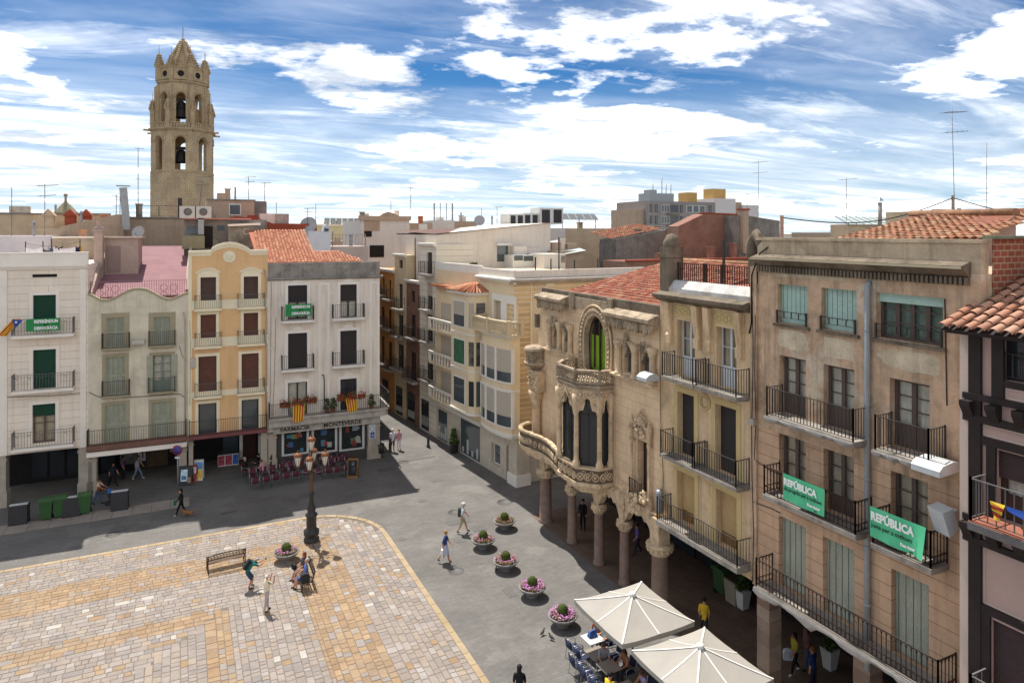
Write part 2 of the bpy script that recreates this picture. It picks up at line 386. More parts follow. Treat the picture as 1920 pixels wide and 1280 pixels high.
def balcony(b, x0, x1, z, proj=.6, h=1.0, slab=.13, ms=None, mr=None, step=.13, style='', r=.009, mould=True, name='balcony'):
    """z is the top of the slab"""
    ms = ms or CONCL; mr = mr or IRON
    s = MB(); s.box(x0, x1, -proj, -.002, z-slab, z)
    if mould: s.prism([(-.002, z-slab-.002), (-proj+.09, z-slab-.002), (-proj+.16, z-slab-.07), (-.002, z-slab-.09)], x0+.07, x1-.07, 'x')
    o = b.part(s, name, ms); e = .05
    rail_mb([(x0+e, -.01, z), (x0+e, -proj+e, z), (x1-e, -proj+e, z), (x1-e, -.01, z)], h, step, r, style=style).build('railing', mr, o, kind='stuff')
    return o
def baluster_run(mb, p, q, h, n, r=.055):
    p, q = Vector(p), Vector(q)
    for i in range(n):
        c = p+(q-p)*((i+.5)/n)
        mb.lathe([(r*.9, 0), (r*.9, h*.08), (r*.5, h*.14), (r, h*.34), (r*.85, h*.46), (r*.42, h*.72), (r*.8, h*.9), (r*.8, h)], c, 8)
def text_mesh(txt, size, align='LEFT', bold=0.0, ext=.004, spacing=1.0):
    c = bpy.data.curves.new('lettering', 'FONT'); c.body = txt; c.size = size; c.align_x = align; c.extrude = ext; c.offset = bold; c.resolution_u = 2; c.space_character = spacing
    o = bpy.data.objects.new('lettering', c); COL.objects.link(o); dg = bpy.context.evaluated_depsgraph_get(); dg.update()
    me = bpy.data.meshes.new_from_object(o.evaluated_get(dg)); bpy.data.objects.remove(o); bpy.data.curves.remove(c); return me
def lettering(txt, size, m, parent, loc, rot=(R(90), 0, 0), width=None, **k):
    me = text_mesh(txt, size, **k); me.materials.append(m)
    o = link('lettering', me, parent, loc); o.rotation_euler = rot
    if width:
        xs = [v.co.x for v in me.vertices]; f = width/(max(xs)-min(xs))
        for v in me.vertices: v.co.x = (v.co.x-min(xs))*f
    return o
def tiles(b_or_parent, origin, eu, ev, nu, nv, m, parts=0, pitch=.22, rowl=.34, rad=.095, name='roof_tile', mask=None, label=None, near=None):
    """curved cover tiles: eu runs along the eave, ev up the slope (unit vectors); joined into one stuff part, the nearest ones as single parts"""
    eu, ev, o = Vector(eu).normalized(), Vector(ev).normalized(), Vector(origin); nn = eu.cross(ev).normalized()
    if nn.z < 0: nn = -nn
    def one(mb, i, j, c0):
        r0 = rad*random.uniform(.94, 1.08); r1 = r0*.86; k = 5; t = random.uniform(-.012, .012); lift = random.uniform(.0, .014)
        vs = []
        for q, (rr, w, up) in enumerate(((r0, -.03, .03+lift), (r1, rowl+.02, .0+lift*.3))):
            for a in range(k+1):
                an = math.pi*a/k; vs.append(c0+eu*(math.cos(an)*rr+t)+ev*w+nn*(math.sin(an)*rr*.85+up))
        n = k+1
        mb.add(vs, [(a, a+1, n+a+1, n+a) for a in range(k)], smooth=True)
        mb.add([vs[a] for a in range(n)]+[vs[a]-nn*.018 for a in range(n)], [(a, n+a, n+a+1, a+1) for a in range(k)])
    cells = []
    for j in range(nv):
        for i in range(nu):
            p = o+eu*(pitch*(i+.5))+ev*(rowl*j)
            if mask and not mask(pitch*(i+.5), rowl*j): continue
            cells.append((i, j, p))
    par = b_or_parent.e if isinstance(b_or_parent, Bld) else b_or_parent
    if near: cells.sort(key=near)
    for i, j, p in cells[:parts]:
        mb = MB(); one(mb, i, j, p*0); mb.build(name, m, par, loc=p)
    rest = cells[parts:]
    if rest:
        mb = MB()
        for i, j, p in rest: one(mb, i, j, p)
        mb.build('roof_tiles', m, par, kind='stuff')
def slope(b, pts, m, t=.12, name='roof'):
    """roof sheet through 3 or 4 local points with thickness"""
    P = [Vector(p) for p in pts]; n = (P[1]-P[0]).cross(P[2]-P[0]).normalized()
    if n.z < 0: n = -n
    k = len(P); mb = MB(); mb.add(P+[p-n*t for p in P], [list(range(k)), list(range(k, 2*k))[::-1]]+[(i, (i+1) % k, k+(i+1) % k, k+i) for i in range(k)])
    return b.part(mb, name, m)

# ------------------------------------------------------------------ ground
def sett_material():
    m = mat('grey_paving', '736f6a', .85, .18, .35, .0, stain=('5d5a56', .6, .45), patch=('88847d', .35, .3))
    t = m.node_tree; N = t.nodes; L = t.links; b = N['Principled BSDF']; src = b.inputs['Base Color'].links[0].from_socket
    tcn = N.new('ShaderNodeTexCoord'); mp = N.new('ShaderNodeMapping'); L.new(tcn.outputs['Object'], mp.inputs[0]); mp.inputs['Rotation'].default_value = (0, 0, .04)
    br = N.new('ShaderNodeTexBrick'); L.new(mp.outputs[0], br.inputs[0])
    for k, v in (('Color1', (1, 1, 1, 1)), ('Color2', (.86, .86, .86, 1)), ('Mortar', (.78, .77, .76, 1)), ('Scale', 1), ('Mortar Size', .014), ('Brick Width', .5), ('Row Height', .15), ('Mortar Smooth', .3), ('Bias', 0)): br.inputs[k].default_value = v
    mx = N.new('ShaderNodeMix'); mx.data_type = 'RGBA'; mx.blend_type = 'MULTIPLY'; mx.inputs[0].default_value = 1
    L.new(src, mx.inputs[6]); L.new(br.outputs['Color'], mx.inputs[7]); L.new(mx.outputs[2], b.inputs['Base Color'])
    bp = N.new('ShaderNodeBump'); bp.inputs['Strength'].default_value = .35; bp.inputs['Distance'].default_value = .01; L.new(br.outputs['Fac'], bp.inputs['Height']); bp.invert = True; L.new(bp.outputs[0], b.inputs['Normal'])
    return m
GREY = sett_material()
gm = MB(); gm.add([(-900, -300, 0), (900, -300, 0), (900, 1500, 0), (-900, 1500, 0)], [(0, 1, 2, 3)])
ground = gm.build('ground', GREY, None, kind='structure')
# stone-paved square: concentric bands of beige and ochre slabs, courses following the nearer edge
PX1, PY1, PX0, PY0, RC = 10.2, 41.75, -16.0, 8.0, 3.8
BAND = [(0, 2.7, 0), (2.7, 5.05, 1), (5.05, 8.3, 0), (8.3, 9.3, 1), (9.3, 60, 0)]
S_BEI = mat('beige_paving_stone', '8a7d72', .85, .16, 1.6, .4, 22, col2=('958980', '887f78', '998d83', '837c77', '9c8d7c', '90847b', '948980', 'a29a93'), stain=('7d7064', .45, .55), patch=('8d8379', .3, .25), world=True)
S_OCH = mat('ochre_paving_stone', '937a5e', .85, .18, 1.6, .4, 22, col2=('9a8063', '92785d', 'a0876a', '95806a', 'a48a6b', '8c7256'), stain=('7f6b55', .45, .5), patch=('94826c', .35, .3), world=True)
S_WHI = mat('white_paving_stone', 'aaa399', .8, .1, 2, .15, 30)
S_KER = mat('yellow_kerb_stone', 'a18c6e', .85, .15, 1.5, .2, 30, col2=('a89579', '9c8867', 'b09e82'))
S_BED = mat('paving_mortar', '74695d', .95, .2, 2, .2, 40)
def roundedge(x, y):
    return not (x > PX1-RC and y > PY1-RC and (x-PX1+RC)**2+(y-PY1+RC)**2 > RC*RC)
bed = MB(); poly = [(PX0, PY0), (PX1, PY0), (PX1, PY1-RC)]+[(PX1-RC+RC*math.cos(R(a)), PY1-RC+RC*math.sin(R(a))) for a in range(6, 90, 6)]+[(PX1-RC, PY1), (PX0, PY1)]
bed.prism(poly, .002, .012, 'z'); square = bed.build('paved_square', S_BED, None, kind='structure')
def rough_bound(v): return v+random.uniform(-.05, .05)
stones = []
def add_stone(x0, x1, y0, y1, kind): stones.append((x0, x1, y0, y1, kind))
def kind_of(t):
    for a, b, k in BAND:
        if a <= t < b: break
    r = random.random()
    if k == 0: return 1 if r < .05 else 2 if r < .062 else 0
    return 0 if r < .10 else 1
# right-hand wedge: courses along y;  far wedge: courses along x
for edge in (0, 1):
    t = .0
    while t < (26 if edge == 0 else 20):
        w = random.uniform(.25, .36)
        lim = [b for a, b, k in BAND if t < b-.01][0]
        if lim-t < w*1.5: w = lim-t if lim-t < .6 else (lim-t)/2
        q = 0.0; L = (PY1-PY0) if edge == 0 else (PX1-PX0)
        q = t if t > RC else 0.0
        while q < L:
            l = random.choice((.24, .28, .33, .38, .44, .52, .62))*random.uniform(.85, 1.1)
            if edge == 0: c = (PX1-t-w, PX1-t, PY1-q-l, PY1-q)
            else: c = (PX1-q-l, PX1-q, PY1-t-w, PY1-t)
            mx_, my_ = (c[0]+c[1])/2, (c[2]+c[3])/2; tx, ty = PX1-mx_, PY1-my_
            ok = (tx <= ty) if edge == 0 else (ty < tx)
            if t < RC: ok = ok or False
            if ok and all(roundedge(a+da, b2) for a, da in ((c[1], -.02), (c[0], 0)) for b2 in (c[3]-.02, c[2])): add_stone(*c, kind_of(t+w/2))
            q += l
        t += w
def visible(x, y):
    p = Vector((x, y, 0))-EYE; z = p.dot(FW)
    if z < 20: return False
    u = CU+F*p.dot(RT)/z; v = CV+F*H/z
    return -60 < u < 1980 and v < 1330
stones = [s for s in stones if visible((s[0]+s[1])/2, (s[2]+s[3])/2)]
def stone_mb(mb, w, l, cx_=0, cy_=0, z=0.0):
    g, bv = .011, .018; a, b = w/2-g, l/2-g; h = .026+random.uniform(-.004, .004)+z
    j = lambda: random.uniform(-.008, .008)
    base = [(-a+j(), -b+j()), (a+j(), -b+j()), (a+j(), b+j()), (-a+j(), b+j())]
    vs = [(cx_+x, cy_+y, .012) for x, y in base]+[(cx_+x*(1-bv/a*.25), cy_+y*(1-bv/b*.25), h-.006) for x, y in base]+[(cx_+x*(1-bv/a), cy_+y*(1-bv/b), h) for x, y in base]
    mb.add(vs, [(8, 9, 10, 11)]+[(k, (k+1) % 4, 4+(k+1) % 4, 4+k) for k in range(4)]+[(4+k, 4+(k+1) % 4, 8+(k+1) % 4, 8+k) for k in range(4)])
SM = [S_BEI, S_OCH, S_WHI]
stones.sort(key=lambda s: (Vector(((s[0]+s[1])/2, (s[2]+s[3])/2, 0))-EYE).length-((s[1]-s[0])*(s[3]-s[2]))*10)
for i, s in enumerate(stones[:290]):
    mb = MB(); stone_mb(mb, s[1]-s[0], s[3]-s[2]); mb.build('paving_stone', SM[s[4]], square, loc=((s[0]+s[1])/2, (s[2]+s[3])/2, 0))
for k in range(3):
    mb = MB()
    for s in stones[290:]:
        if s[4] == k: stone_mb(mb, s[1]-s[0], s[3]-s[2], (s[0]+s[1])/2, (s[2]+s[3])/2)
    if mb.v: mb.build(('beige_paving', 'ochre_paving', 'white_paving')[k], SM[k], square, kind='stuff')
# kerb band
kb = []; y = PY1-RC
path = [(PX1, PY0+i*.8) for i in range(int((PY1-RC-PY0)/.8)+1)]+[(PX1-RC+RC*math.cos(R(a)), PY1-RC+RC*math.sin(R(a))) for a in range(0, 91, 10)]+[(PX1-RC-i*.8, PY1) for i in range(1, 30)]
for (ax, ay), (bx, by) in zip(path, path[1:]):
    if not (visible(ax, ay) or visible(bx, by)): continue
    a, c = Vector((ax, ay, 0)), Vector((bx, by, 0)); d = (c-a).normalized(); n = Vector((d.y, -d.x, 0)); w = .27
    if (c-a).length < .2: continue
    a2, c2 = a+d*.01, c-d*.01
    vs = [a2, c2, c2+n*w, a2+n*w]; mb = MB()
    mb.add([(p.x, p.y, .001) for p in vs]+[(p.x, p.y, .032) for p in vs], [(4, 5, 6, 7)]+[(k, (k+1) % 4, 4+(k+1) % 4, 4+k) for k in range(4)])
    mb.build('kerb_stone', S_KER, square)
# covers and drains in the grey paving
COVER = mat('cast_iron_cover', '625f5b', .6, .25, 6, .2, 60)
def cover(u, v, rx, ry, rnd=False, m=COVER, name='drain_cover', label=None):
    p = G(u, v); mb = MB(); rx *= .8; ry *= .8
    if rnd: mb.lathe([(rx, .002), (rx, .010), (rx*.93, .012), (rx*.93, .009), (0, .009)], (0, 0, 0), 24)
    else:
        mb.box(-rx, rx, -ry, ry, .002, .009); n = max(3, int(rx*2/.09))
        for i in range(n): x = -rx+2*rx*(i+.5)/n; mb.box(x-.022, x+.022, -ry*.9, ry*.9, .009, .016)
    mb.build(name, m, ground, loc=p, rz=0 if rnd else .02)
for u, v, a, c_, r_ in ((786, 860, 1.6, .22, 0), (792, 938, .3, .28, 0), (757, 866, .5, .5, 1), (820, 900, .5, .35, 0), (946, 941, .6, .6, 1), (852, 960, .5, .5, 1), (860, 977, .9, .45, 0), (897, 990, .55, .5, 0), (855, 1070, .5, .5, 1),
        (862, 1013, .34, .3, 0), (956, 1110, .3, .55, 0), (714, 991, .4, .3, 0), (755, 1010, .25, .2, 0), (428, 960, .55, .2, 0), (222, 995, .5, .25, 0), (678, 901, .4, .2, 0), (570, 928, .45, .2, 0), (212, 1002, .5, .5, 1), (722, 880, .7, .4, 0)):
    cover(u, v, a, c_, bool(r_), name='manhole_cover' if r_ else 'drain_cover')
# pale slab strip where the bins stand
SLAB = mat('strip_slab', '8f857a', .9, .2, 1, .2, 30, col2=('9a8f83', '857b70'))
for i in range(13):
    x0 = -13.2+i*1.05; mb = MB(); mb.box(x0+.012, x0+1.038, -.75, .75, .002, .03+.004*(i % 3)); mb.build('pavement_slab', SLAB, ground, loc=(0, G(130, 975).y, 0))
# ------------------------------------------------------------------ left-hand row of houses
def lp(u):   # point of the left-hand building line in the direction of image column u
    r = ray(u, 600); t = (50.7+.04*12.8)/(r.y+.04*r.x); return (r.x*t, r.y*t)
P_CREAM = mat('cream_stucco', 'eedfcc', .9, .08, .5, .1, 30, joints=(9.0, .47, 'bdae9d', .012), streak=('bfae9a', .5))
P_CREAMW = mat('white_stucco_trim', 'f0e6d8', .85, .06, 1)
P_OLIVE = mat('aged_plaster', 'dbd0b8', .9, .12, .8, .2, 25, stain=('a39a82', .5, .9), streak=('a49a85', .5))
P_OLIVE2 = mat('ochre_grey_trim', 'a79c80', .9, .12, 1, .1, 30, stain=('8a7f66', .5, 1))
P_ORANGE = mat('orange_stucco', 'e3b987', .9, .07, .6, .1, 30, streak=('bb9362', .35))
P_VANIL = mat('vanilla_trim', 'f0e2c2', .85, .07, 1)
P_GREYW = mat('grey_white_stucco', 'e6d9c9', .9, .08, .6, .1, 30, streak=('9d9286', .55), stain=('b3a698', .4, .5))
P_GREYT = mat('light_trim', 'ebe3d9', .85, .06, 1)
GRN = mat('dark_green_blind', '1f4534', .7, .1, 3)
SHUT = mat('grey_green_shutter', 'a8a892', .75, .12, 3)
BRNBL = mat('brown_blind', '5a4640', .75, .15, 3, streak=('47362f', .4)); REDBL = mat('reddish_brown_blind', '6a463a', .75, .2, 3)
CHAR = mat('charcoal_blind', '3b3533', .75, .1, 3)
PINKR = mat('pink_roof_coating', '8f696b', .85, .12, 1.2, .1, 20, joints=(30, .55, '76545a', .03, 'XY'))
PILL = mat('pillar_stone', 'b3a797', .9, .18, 1, .25, 25, stain=('877b6b', .5, 1.1))
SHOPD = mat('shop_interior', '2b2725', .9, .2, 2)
RUSTW = mat('pinkish_plaster', 'b09a8d', .9, .12, .8, .15, 25, stain=('8a766a', .4, 1))
def arcade(b, x0, x1, z, depth, backm=SHOPD, ceil=None):
    """dark passage behind the pillars: back wall, side ends"""
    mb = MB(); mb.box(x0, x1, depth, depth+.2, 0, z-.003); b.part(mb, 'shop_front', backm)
def pillar(b, x0, x1, z, d=.55, m=PILL, plinth=True, name='pillar'):
    mb = MB(); mb.box(x0, x1, -.02, d, 0, z-.004)
    if plinth: mb.box(x0-.06, x1+.06, -.08, d+.06, 0, .9)
    mb.box(x0-.05, x1+.05, -.07, d+.05, z-.34, z-.2)
    return b.part(mb, name, m)
def text_on(b, txt, size, m, x, y, z, width=None, **k): return lettering(txt, size, m, b.e, (x, y, z), width=width, **k)

# --- cream house at the left edge
b = L1 = Bld('cream_house', 'cream stuccoed four storey house with dark green blinds at the left edge', lp(-75), lp(165))
zA = b.px(80, 846)[1]; zT = b.px(80, 497)[1]
ops = [b.rect(62, 105, 553, 614), b.rect(62, 105, 655, 728), b.rect(61, 104, 757, 829)]
ops2 = [(o[0]-4.35, o[1]-4.35, o[2], o[3]) for o in ops]
b.part(wall_mb(0, b.W, zA, zT, ops+ops2, 11), 'wall', P_CREAM)
mb = MB(); mb.prism([(.0, zT+.003), (-.22, zT+.003), (-.22, zT-.10), (-.12, zT-.14), (-.10, zT-.24), (-.003, zT-.28), (-.003, zT-.1)], 0, b.W, 'x'); b.part(mb, 'cornice', P_CREAMW)
mb = MB(); mb.box(0, b.W, .0, .3, zT+.003, zT+.72); mb.box(-.02, b.W+.02, -.05, .35, zT+.72, zT+.8); b.part(mb, 'parapet', P_CREAMW)
mb = MB(); mb.box(b.W-.42, b.W-.1, -.07, -.002, zA, zT-.3); b.part(mb, 'pilaster', P_CREAMW)
mb = MB(); x0 = b.su(18); mb.box(x0-.5, x0-.12, -.07, -.002, zA, zT-.3); b.part(mb, 'pilaster', P_CREAMW)
va = b.rect(61, 107, 514, 519.5); mb = MB(); mb.box(va[0], va[1], -.02, -.002, va[2], va[3]); b.part(mb, 'vent_grille', DARK)
zs = [b.px(80, v, -.6)[1] for v in (628, 731, 838)]
for k, o in enumerate(ops+ops2):
    surround(b, o, P_CREAMW, .2, .05)
    if k % 3 == 2:
        roller(b, (o[0], o[1], o[2]+(o[3]-o[2])*.68, o[3]), GRN, .15); sash(b, o, mat('brown_frame', '6b5547', .6, .1), GLASSC, y=.2, leaves=2, rows=2, curtain=CURTG)
    else: roller(b, o, GRN, .15)
    if k < 3: balcony(b, b.su(20, -.6), b.su(138, -.6), zs[k], .62, 1.0, .16, P_CREAMW, IRONG, style='fret', step=.16)
for xx in (b.su(0)-.45, b.W-.52): pillar(b, xx, xx+.75, zA, .8)
pillar(b, 0, .6, zA, .8)
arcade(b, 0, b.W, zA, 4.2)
mb = MB(); mb.box(.02, b.W, 4.16, 4.19, 2.6, 3.1); b.part(mb, 'shop_sign_board', mat('dull_teal_board', '31403f', .7))
for i in range(5):
    xx = b.su(30)+i*1.0; mb = MB(); mb.box(xx, xx+.86, 4.12, 4.19, .3, 2.5); b.part(mb, 'shop_window', GLASS)

# --- wavy-topped house with louvred shutters
b = L2 = Bld('wavy_parapet_house', 'faded plaster house with a wavy parapet and grey green louvred shutters', lp(165), lp(353))
zA = b.px(258, 842)[1]; zT = b.px(258, 575)[1]
cols = ((200, 233), (288, 320)); ops = []
for k, (vt, vb) in enumerate(((595, 652), (668, 739), (757, 832))):
    for u0, u1 in cols:
        d = (-.045*(u0-216)); ops.append(b.rect(u0-(2 if k else 0)-(1 if k == 2 else 0), u1+(2 if k else 0)+(2 if k == 2 else 0), vt+d*(.35, .8, 1.3)[k], vb+d*(.6, 1, 1.5)[k]))
b.part(wall_mb(0, b.W, zA, zT, ops, 7.0), 'wall', P_OLIVE)
top = [(165, 553), (172, 555), (180, 560), (190, 564.5), (203, 565), (215, 561), (228, 553), (240, 547), (252, 543.5), (264, 543), (276, 545), (288, 551), (300, 558), (312, 562.5), (322, 563), (332, 559), (340, 555), (347, 552), (353, 551)]
pl = [b.px(u, v) for u, v in top]; pl[0] = (0, pl[0][1]); pl[-1] = (b.W, pl[-1][1])
b.part(MB().prism([(0, zT+.003)]+pl+[(b.W, zT+.003)][0:1], 0, .3), 'parapet', P_OLIVE)
mb = MB(); cap = [(x, z+.0) for x, z in pl]
for (xa, za), (xb, zb) in zip(cap, cap[1:]): mb.prism([(xa, za+.003), (xb, zb+.003), (xb, zb+.13), (xa, za+.13)], -.09, .36)
b.part(mb, 'coping', P_OLIVE2)
for k, o in enumerate(ops):
    surround(b, o, P_OLIVE2, .3 if k < 2 else .2, .02)
    if k == 3:
        sash(b, o, mat('green_grey_frame', '7c8a7c', .7, .1), GLASSC, y=.2, leaves=2, rows=3, curtain=CURT, door=.3)
        for s0, s1 in ((o[0]-.34, o[0]+.02), (o[1]-.02, o[1]+.34)):
            mb = MB(); mb.box(s0, s1, -.07, -.03, o[2]+.02, o[3])
            for q in range(22): z = o[2]+.1+(o[3]-o[2]-.15)*q/22; mb.box(s0+.04, s1-.04, -.085, -.07, z, z+.03)
            b.part(mb, 'open_shutter', SHUT)
    else: louvre(b, o, SHUT, .08, 2 if k < 2 else 4)
zf = [b.px(258, v, -.5)[1] for v in (651, 739)]
for k in range(2):
    for (u0, u1) in ((189, 243), (277, 329)): balcony(b, b.su(u0, -.5), b.su(u1, -.5), zf[k], .5, .95, .1, P_OLIVE2, IRON, step=.12)
balcony(b, -.02, b.W-.08, b.px(258, 828, -.6)[1], .62, 1.0, .3, mat('red_brown_slab', '7d5a4c', .85, .2, 2), IRON, step=.14)
mb = MB(); mb.box(-.02, b.W-.08, -.5, -.005, zA-.05, b.px(258, 828, -.6)[1]-.4); b.part(mb, 'awning_box', P_CREAMW)
for u0, u1 in ((165, 181), (335, 350)): pillar(b, b.su(u0), b.su(u1), zA-.08, .7)
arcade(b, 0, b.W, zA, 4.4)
mb = MB(); mb.box(b.su(258, 4.3), b.su(273, 4.3), 4.32, 4.38, .6, 3.3); pos = b.part(mb, 'sign_panel', mat('dull_white_panel', 'b7b2ab', .7, .1))
for i, ch in enumerate('TLET'): text_on(b, ch, .62, mat('maroon_print', '6f2331', .7, .05), b.su(262, 4.3), 4.31, 2.7-i*.62, bold=.012)
mb = MB(); mb.box(b.su(225, 4.3), b.su(256, 4.3), 4.32, 4.38, .5, 3.2); b.part(mb, 'shop_window', mat('cluttered_window', '77706a', .4, .6, 2.5))
mb = MB(); mb.box(b.su(275, 4.3), b.su(315, 4.3), 4.3, 4.38, .1, 3.2); b.part(mb, 'wooden_door', mat('brown_wood', '5a4632', .7, .25, 2, streak=('3d2e20', .5)))
mb = MB(); mb.box(b.su(318, 4.3), b.su(334, 4.3), 4.3, 4.38, 1.0, 3.2); b.part(mb, 'notice_panel', mat('worn_posters', '8d8c7c', .7, .5, 3))
# terrace behind the wave: pink sloping roof, railing, side walls
z0 = 12.75
slope(b, [(.15, .4, z0), (b.W-.15, .4, z0), (b.W-.15, 12, z0+3.1), (.15, 12, z0+3.1)], PINKR, .5, 'terrace_roof')
for xx in (0, b.W-.2): b.part(MB().prism([(.31, z0-.6), (12, z0-.6), (12, z0+3.9), (3, z0+1.7), (.31, z0+.35)], xx, xx+.2, 'x'), 'side_wall', RUSTW)
mb = rail_mb([(.1, .22, zT+.15), (b.W-.1, .22, zT+.15)], 1.55, .14, .01)
for cx_ in (.9, 1.5, b.W-1.5, b.W-.9):
    for cz_ in (.55, 1.05): mb.torus((cx_, .2, zT+.15+cz_), .22, .016, 14, 4)
b.part(mb, 'railing', mat('rose_iron', '8d6068', .6, .1), kind='stuff')
a0, a1 = b.su(196, 5), b.su(259, 5); z0 = 14.0
mb = MB(); zh = b.px(230, 447, 5)[1]; mb.box(a0, a1, 5, 8, z0-.5, zh); mb.box(a0-.2, a1+.25, 4.8, 8.2, zh, zh+.12); b.part(mb, 'stair_housing', RUSTW)
mb = MB(); mb.box(a0+.12, a0+1.0, 4.96, 5.0-.002, z0+.1, z0+2.0); b.part(mb, 'roof_door', mat('mauve_door', '8f7a72', .7, .1))
mb = MB(); zc9 = b.px(191, 434, 4.5)[1]; mb.box(a0-.55, a0-.02, 4.2, 4.95, z0-1, zc9); mb.box(a0-.62, a0+.05, 4.1, 5.05, zc9+.002, zc9+.14); mb.lathe([(.3, 0), (.32, .12), (.1, .25), (.08, .32), (.14, .4), (.17, .62)], (a0-.28, 4.55, zc9+.14), 10); b.part(mb, 'chimney', RUSTW)

# --- orange house with curved gable
b = L3 = Bld('orange_house', 'orange stuccoed house with a curved gable, round medallion and brown blinds', lp(353), lp(502))
zA = b.px(428, 815)[1]; zT = b.px(428, 480)[1]
ops = []
for k, (vt, vb) in enumerate(((519, 579), (588, 649), (665, 741), (752, 816))):
    for i, (u0, u1) in enumerate(((375, 405), (456, 484))):
        d = (2 if i == 0 else -2)*(.35, .8, 1.3, 1.9)[k]; w = 1 if k < 2 else -1
        ops.append(b.rect(u0+w-(2 if k > 1 else 0), u1+(1 if k > 1 else 0), vt+d, vb+d))
b.part(wall_mb(0, b.W, zA, zT, ops, 10), 'wall', P_ORANGE)
gp = [(353, 473), (395, 472), (398, 466), (408, 461), (420, 457.5), (432, 456.5), (444, 457.5), (456, 461.5), (466, 467), (470, 471), (502, 470)]
pl = [b.px(u, v) for u, v in gp]; pl[0] = (0, pl[0][1]); pl[-1] = (b.W, pl[-1][1])
b.part(MB().prism([(0, zT+.003)]+pl+[(b.W, zT+.003)], 0, .35), 'gable', P_ORANGE)
mb = MB()
for (xa, za), (xb, zb) in zip(pl, pl[1:]): mb.prism([(xa, za-.28), (xb, zb-.28), (xb, zb-.1), (xa, za-.1)], -.05, -.002); mb.prism([(xa, za-.1), (xb, zb-.1), (xb, zb+.1), (xa, za+.1)], -.14, .45)
b.part(mb, 'gable_moulding', P_VANIL)
mb = MB(); mb.box(0, .22, -.05, -.002, zA, pl[0][1]-.28); b.part(mb, 'corner_band', P_VANIL)
mc = b.px(430, 481); mb = MB(); mb.lathe([(0, .05), (.28, .055), (.30, .03), (.36, .03), (.38, .055), (.41, .05), (.41, 0)], (0, 0, 0), 24); mb.xf(Matrix.Translation((mc[0], -.002, mc[1])) @ Matrix.Rotation(R(90), 4, 'X')); mb.torus((mc[0]-.06, -.06, mc[1]+.02), .1, .02, 10, 4); mb.torus((mc[0]+.07, -.06, mc[1]-.02), .1, .02, 10, 4); b.part(mb, 'medallion', P_VANIL)
for k, o in enumerate(ops):
    surround(b, o, P_VANIL, .2, .05)
    if k < 2:
        a, c, z1 = o[0]-.3, o[1]+.3, o[3]+.2; mb = MB(); n = 10; up = [(a+(c-a)*i/n, z1+.1+.3*math.sin(math.pi*i/n)) for i in range(n+1)]
        mb.prism([(a+.1, z1)]+[(x, z-.06) for x, z in up[1:-1]]+[(c-.1, z1)], -.05, -.002)
        for (xa, za), (xb, zb) in zip(up, up[1:]): mb.prism([(xa, za-.06), (xb, zb-.06), (xb, zb+.06), (xa, za+.06)], -.12, -.002)
        b.part(mb, 'window_hood', P_VANIL)
    if k < 6: roller(b, o, BRNBL if k < 2 else REDBL, .14)
    else: sash(b, o, mat('dark_brown_frame', '2f2723', .5, .1), GLASSB, y=.18, leaves=1, rows=1)
zf = []
for k, v in enumerate((578, 648, 741)):
    z = b.px(428, v, -.55)[1]; zf.append(z)
    mb = MB(); mb.box(.23, b.W, -.03, -.002, z-.1, z+.55 if k < 2 else z+.3); b.part(mb, 'string_course', P_VANIL)
    for (u0, u1) in ((364, 416), (445, 497)): balcony(b, b.su(u0, -.55), b.su(u1, -.55), z, .5, .92, .13, P_VANIL, IRONG, step=.13)
balcony(b, .04, b.W-.06, b.px(428, 812, -.65)[1], .65, 1.0, .2, mat('maroon_tiled_slab', '7d4b4a', .8, .2, 2), IRON, step=.14)
pillar(b, .02, b.su(362), zA-.12, .7); pillar(b, b.su(489), b.W-.02, zA-.12, .7)
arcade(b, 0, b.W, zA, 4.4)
mb = MB(); mb.box(b.su(455, 3.6), b.su(481, 3.6), 3.62, 3.7, .05, 2.9); b.part(mb, 'wooden_door', mat('dark_red_wood', '43271d', .6, .2, 2))
mb = MB(); mb.box(b.su(449, 3.6), b.su(455, 3.6), 3.6, 3.8, .05, 3.2); mb.box(b.su(484, 3.6), b.su(493, 3.6), 3.6, 3.8, .05, 3.2); b.part(mb, 'door_jamb', P_CREAMW)
mb = MB(); mb.box(b.su(418, 4.3), b.su(446, 4.3), 4.3, 4.38, .4, 2.9); b.part(mb, 'shop_window', GLASSB)

# --- pharmacy house on the corner
b = L4 = Bld('pharmacy_house', 'grey white corner house with charcoal blinds above the pharmacy shop', lp(502), lp(712))
zA = b.px(607, 800)[1]; zT = b.px(607, 521)[1]
ops = []
for k, (vt, vb) in enumerate(((534, 597), (622, 690), (713, 776))):
    for i, (u0, u1) in enumerate(((540, 576), (638, 669))):
        d = (1 if i == 0 else -1)*(1.5, 4.5, 6)[k]*.9; ops.append(b.rect(u0, u1, vt+d*.6, vb+d))
b.part(wall_mb(0, b.W, zA, zT, ops, 9), 'wall', P_GREYW)
mb = MB(); mb.prism([(-.002, zT-.12), (-.2, zT-.02), (-.2, zT+.08), (-.05, zT+.12), (.0, zT+.12), (.0, zT+.003), (-.002, zT+.003)], 0, b.W+.22, 'x'); b.part(mb, 'cornice', CONC)
mb = MB(); mb.box(0, b.W, .002, .35, zT+.12, b.px(607, 492)[1]); b.part(mb, 'parapet', CONC)
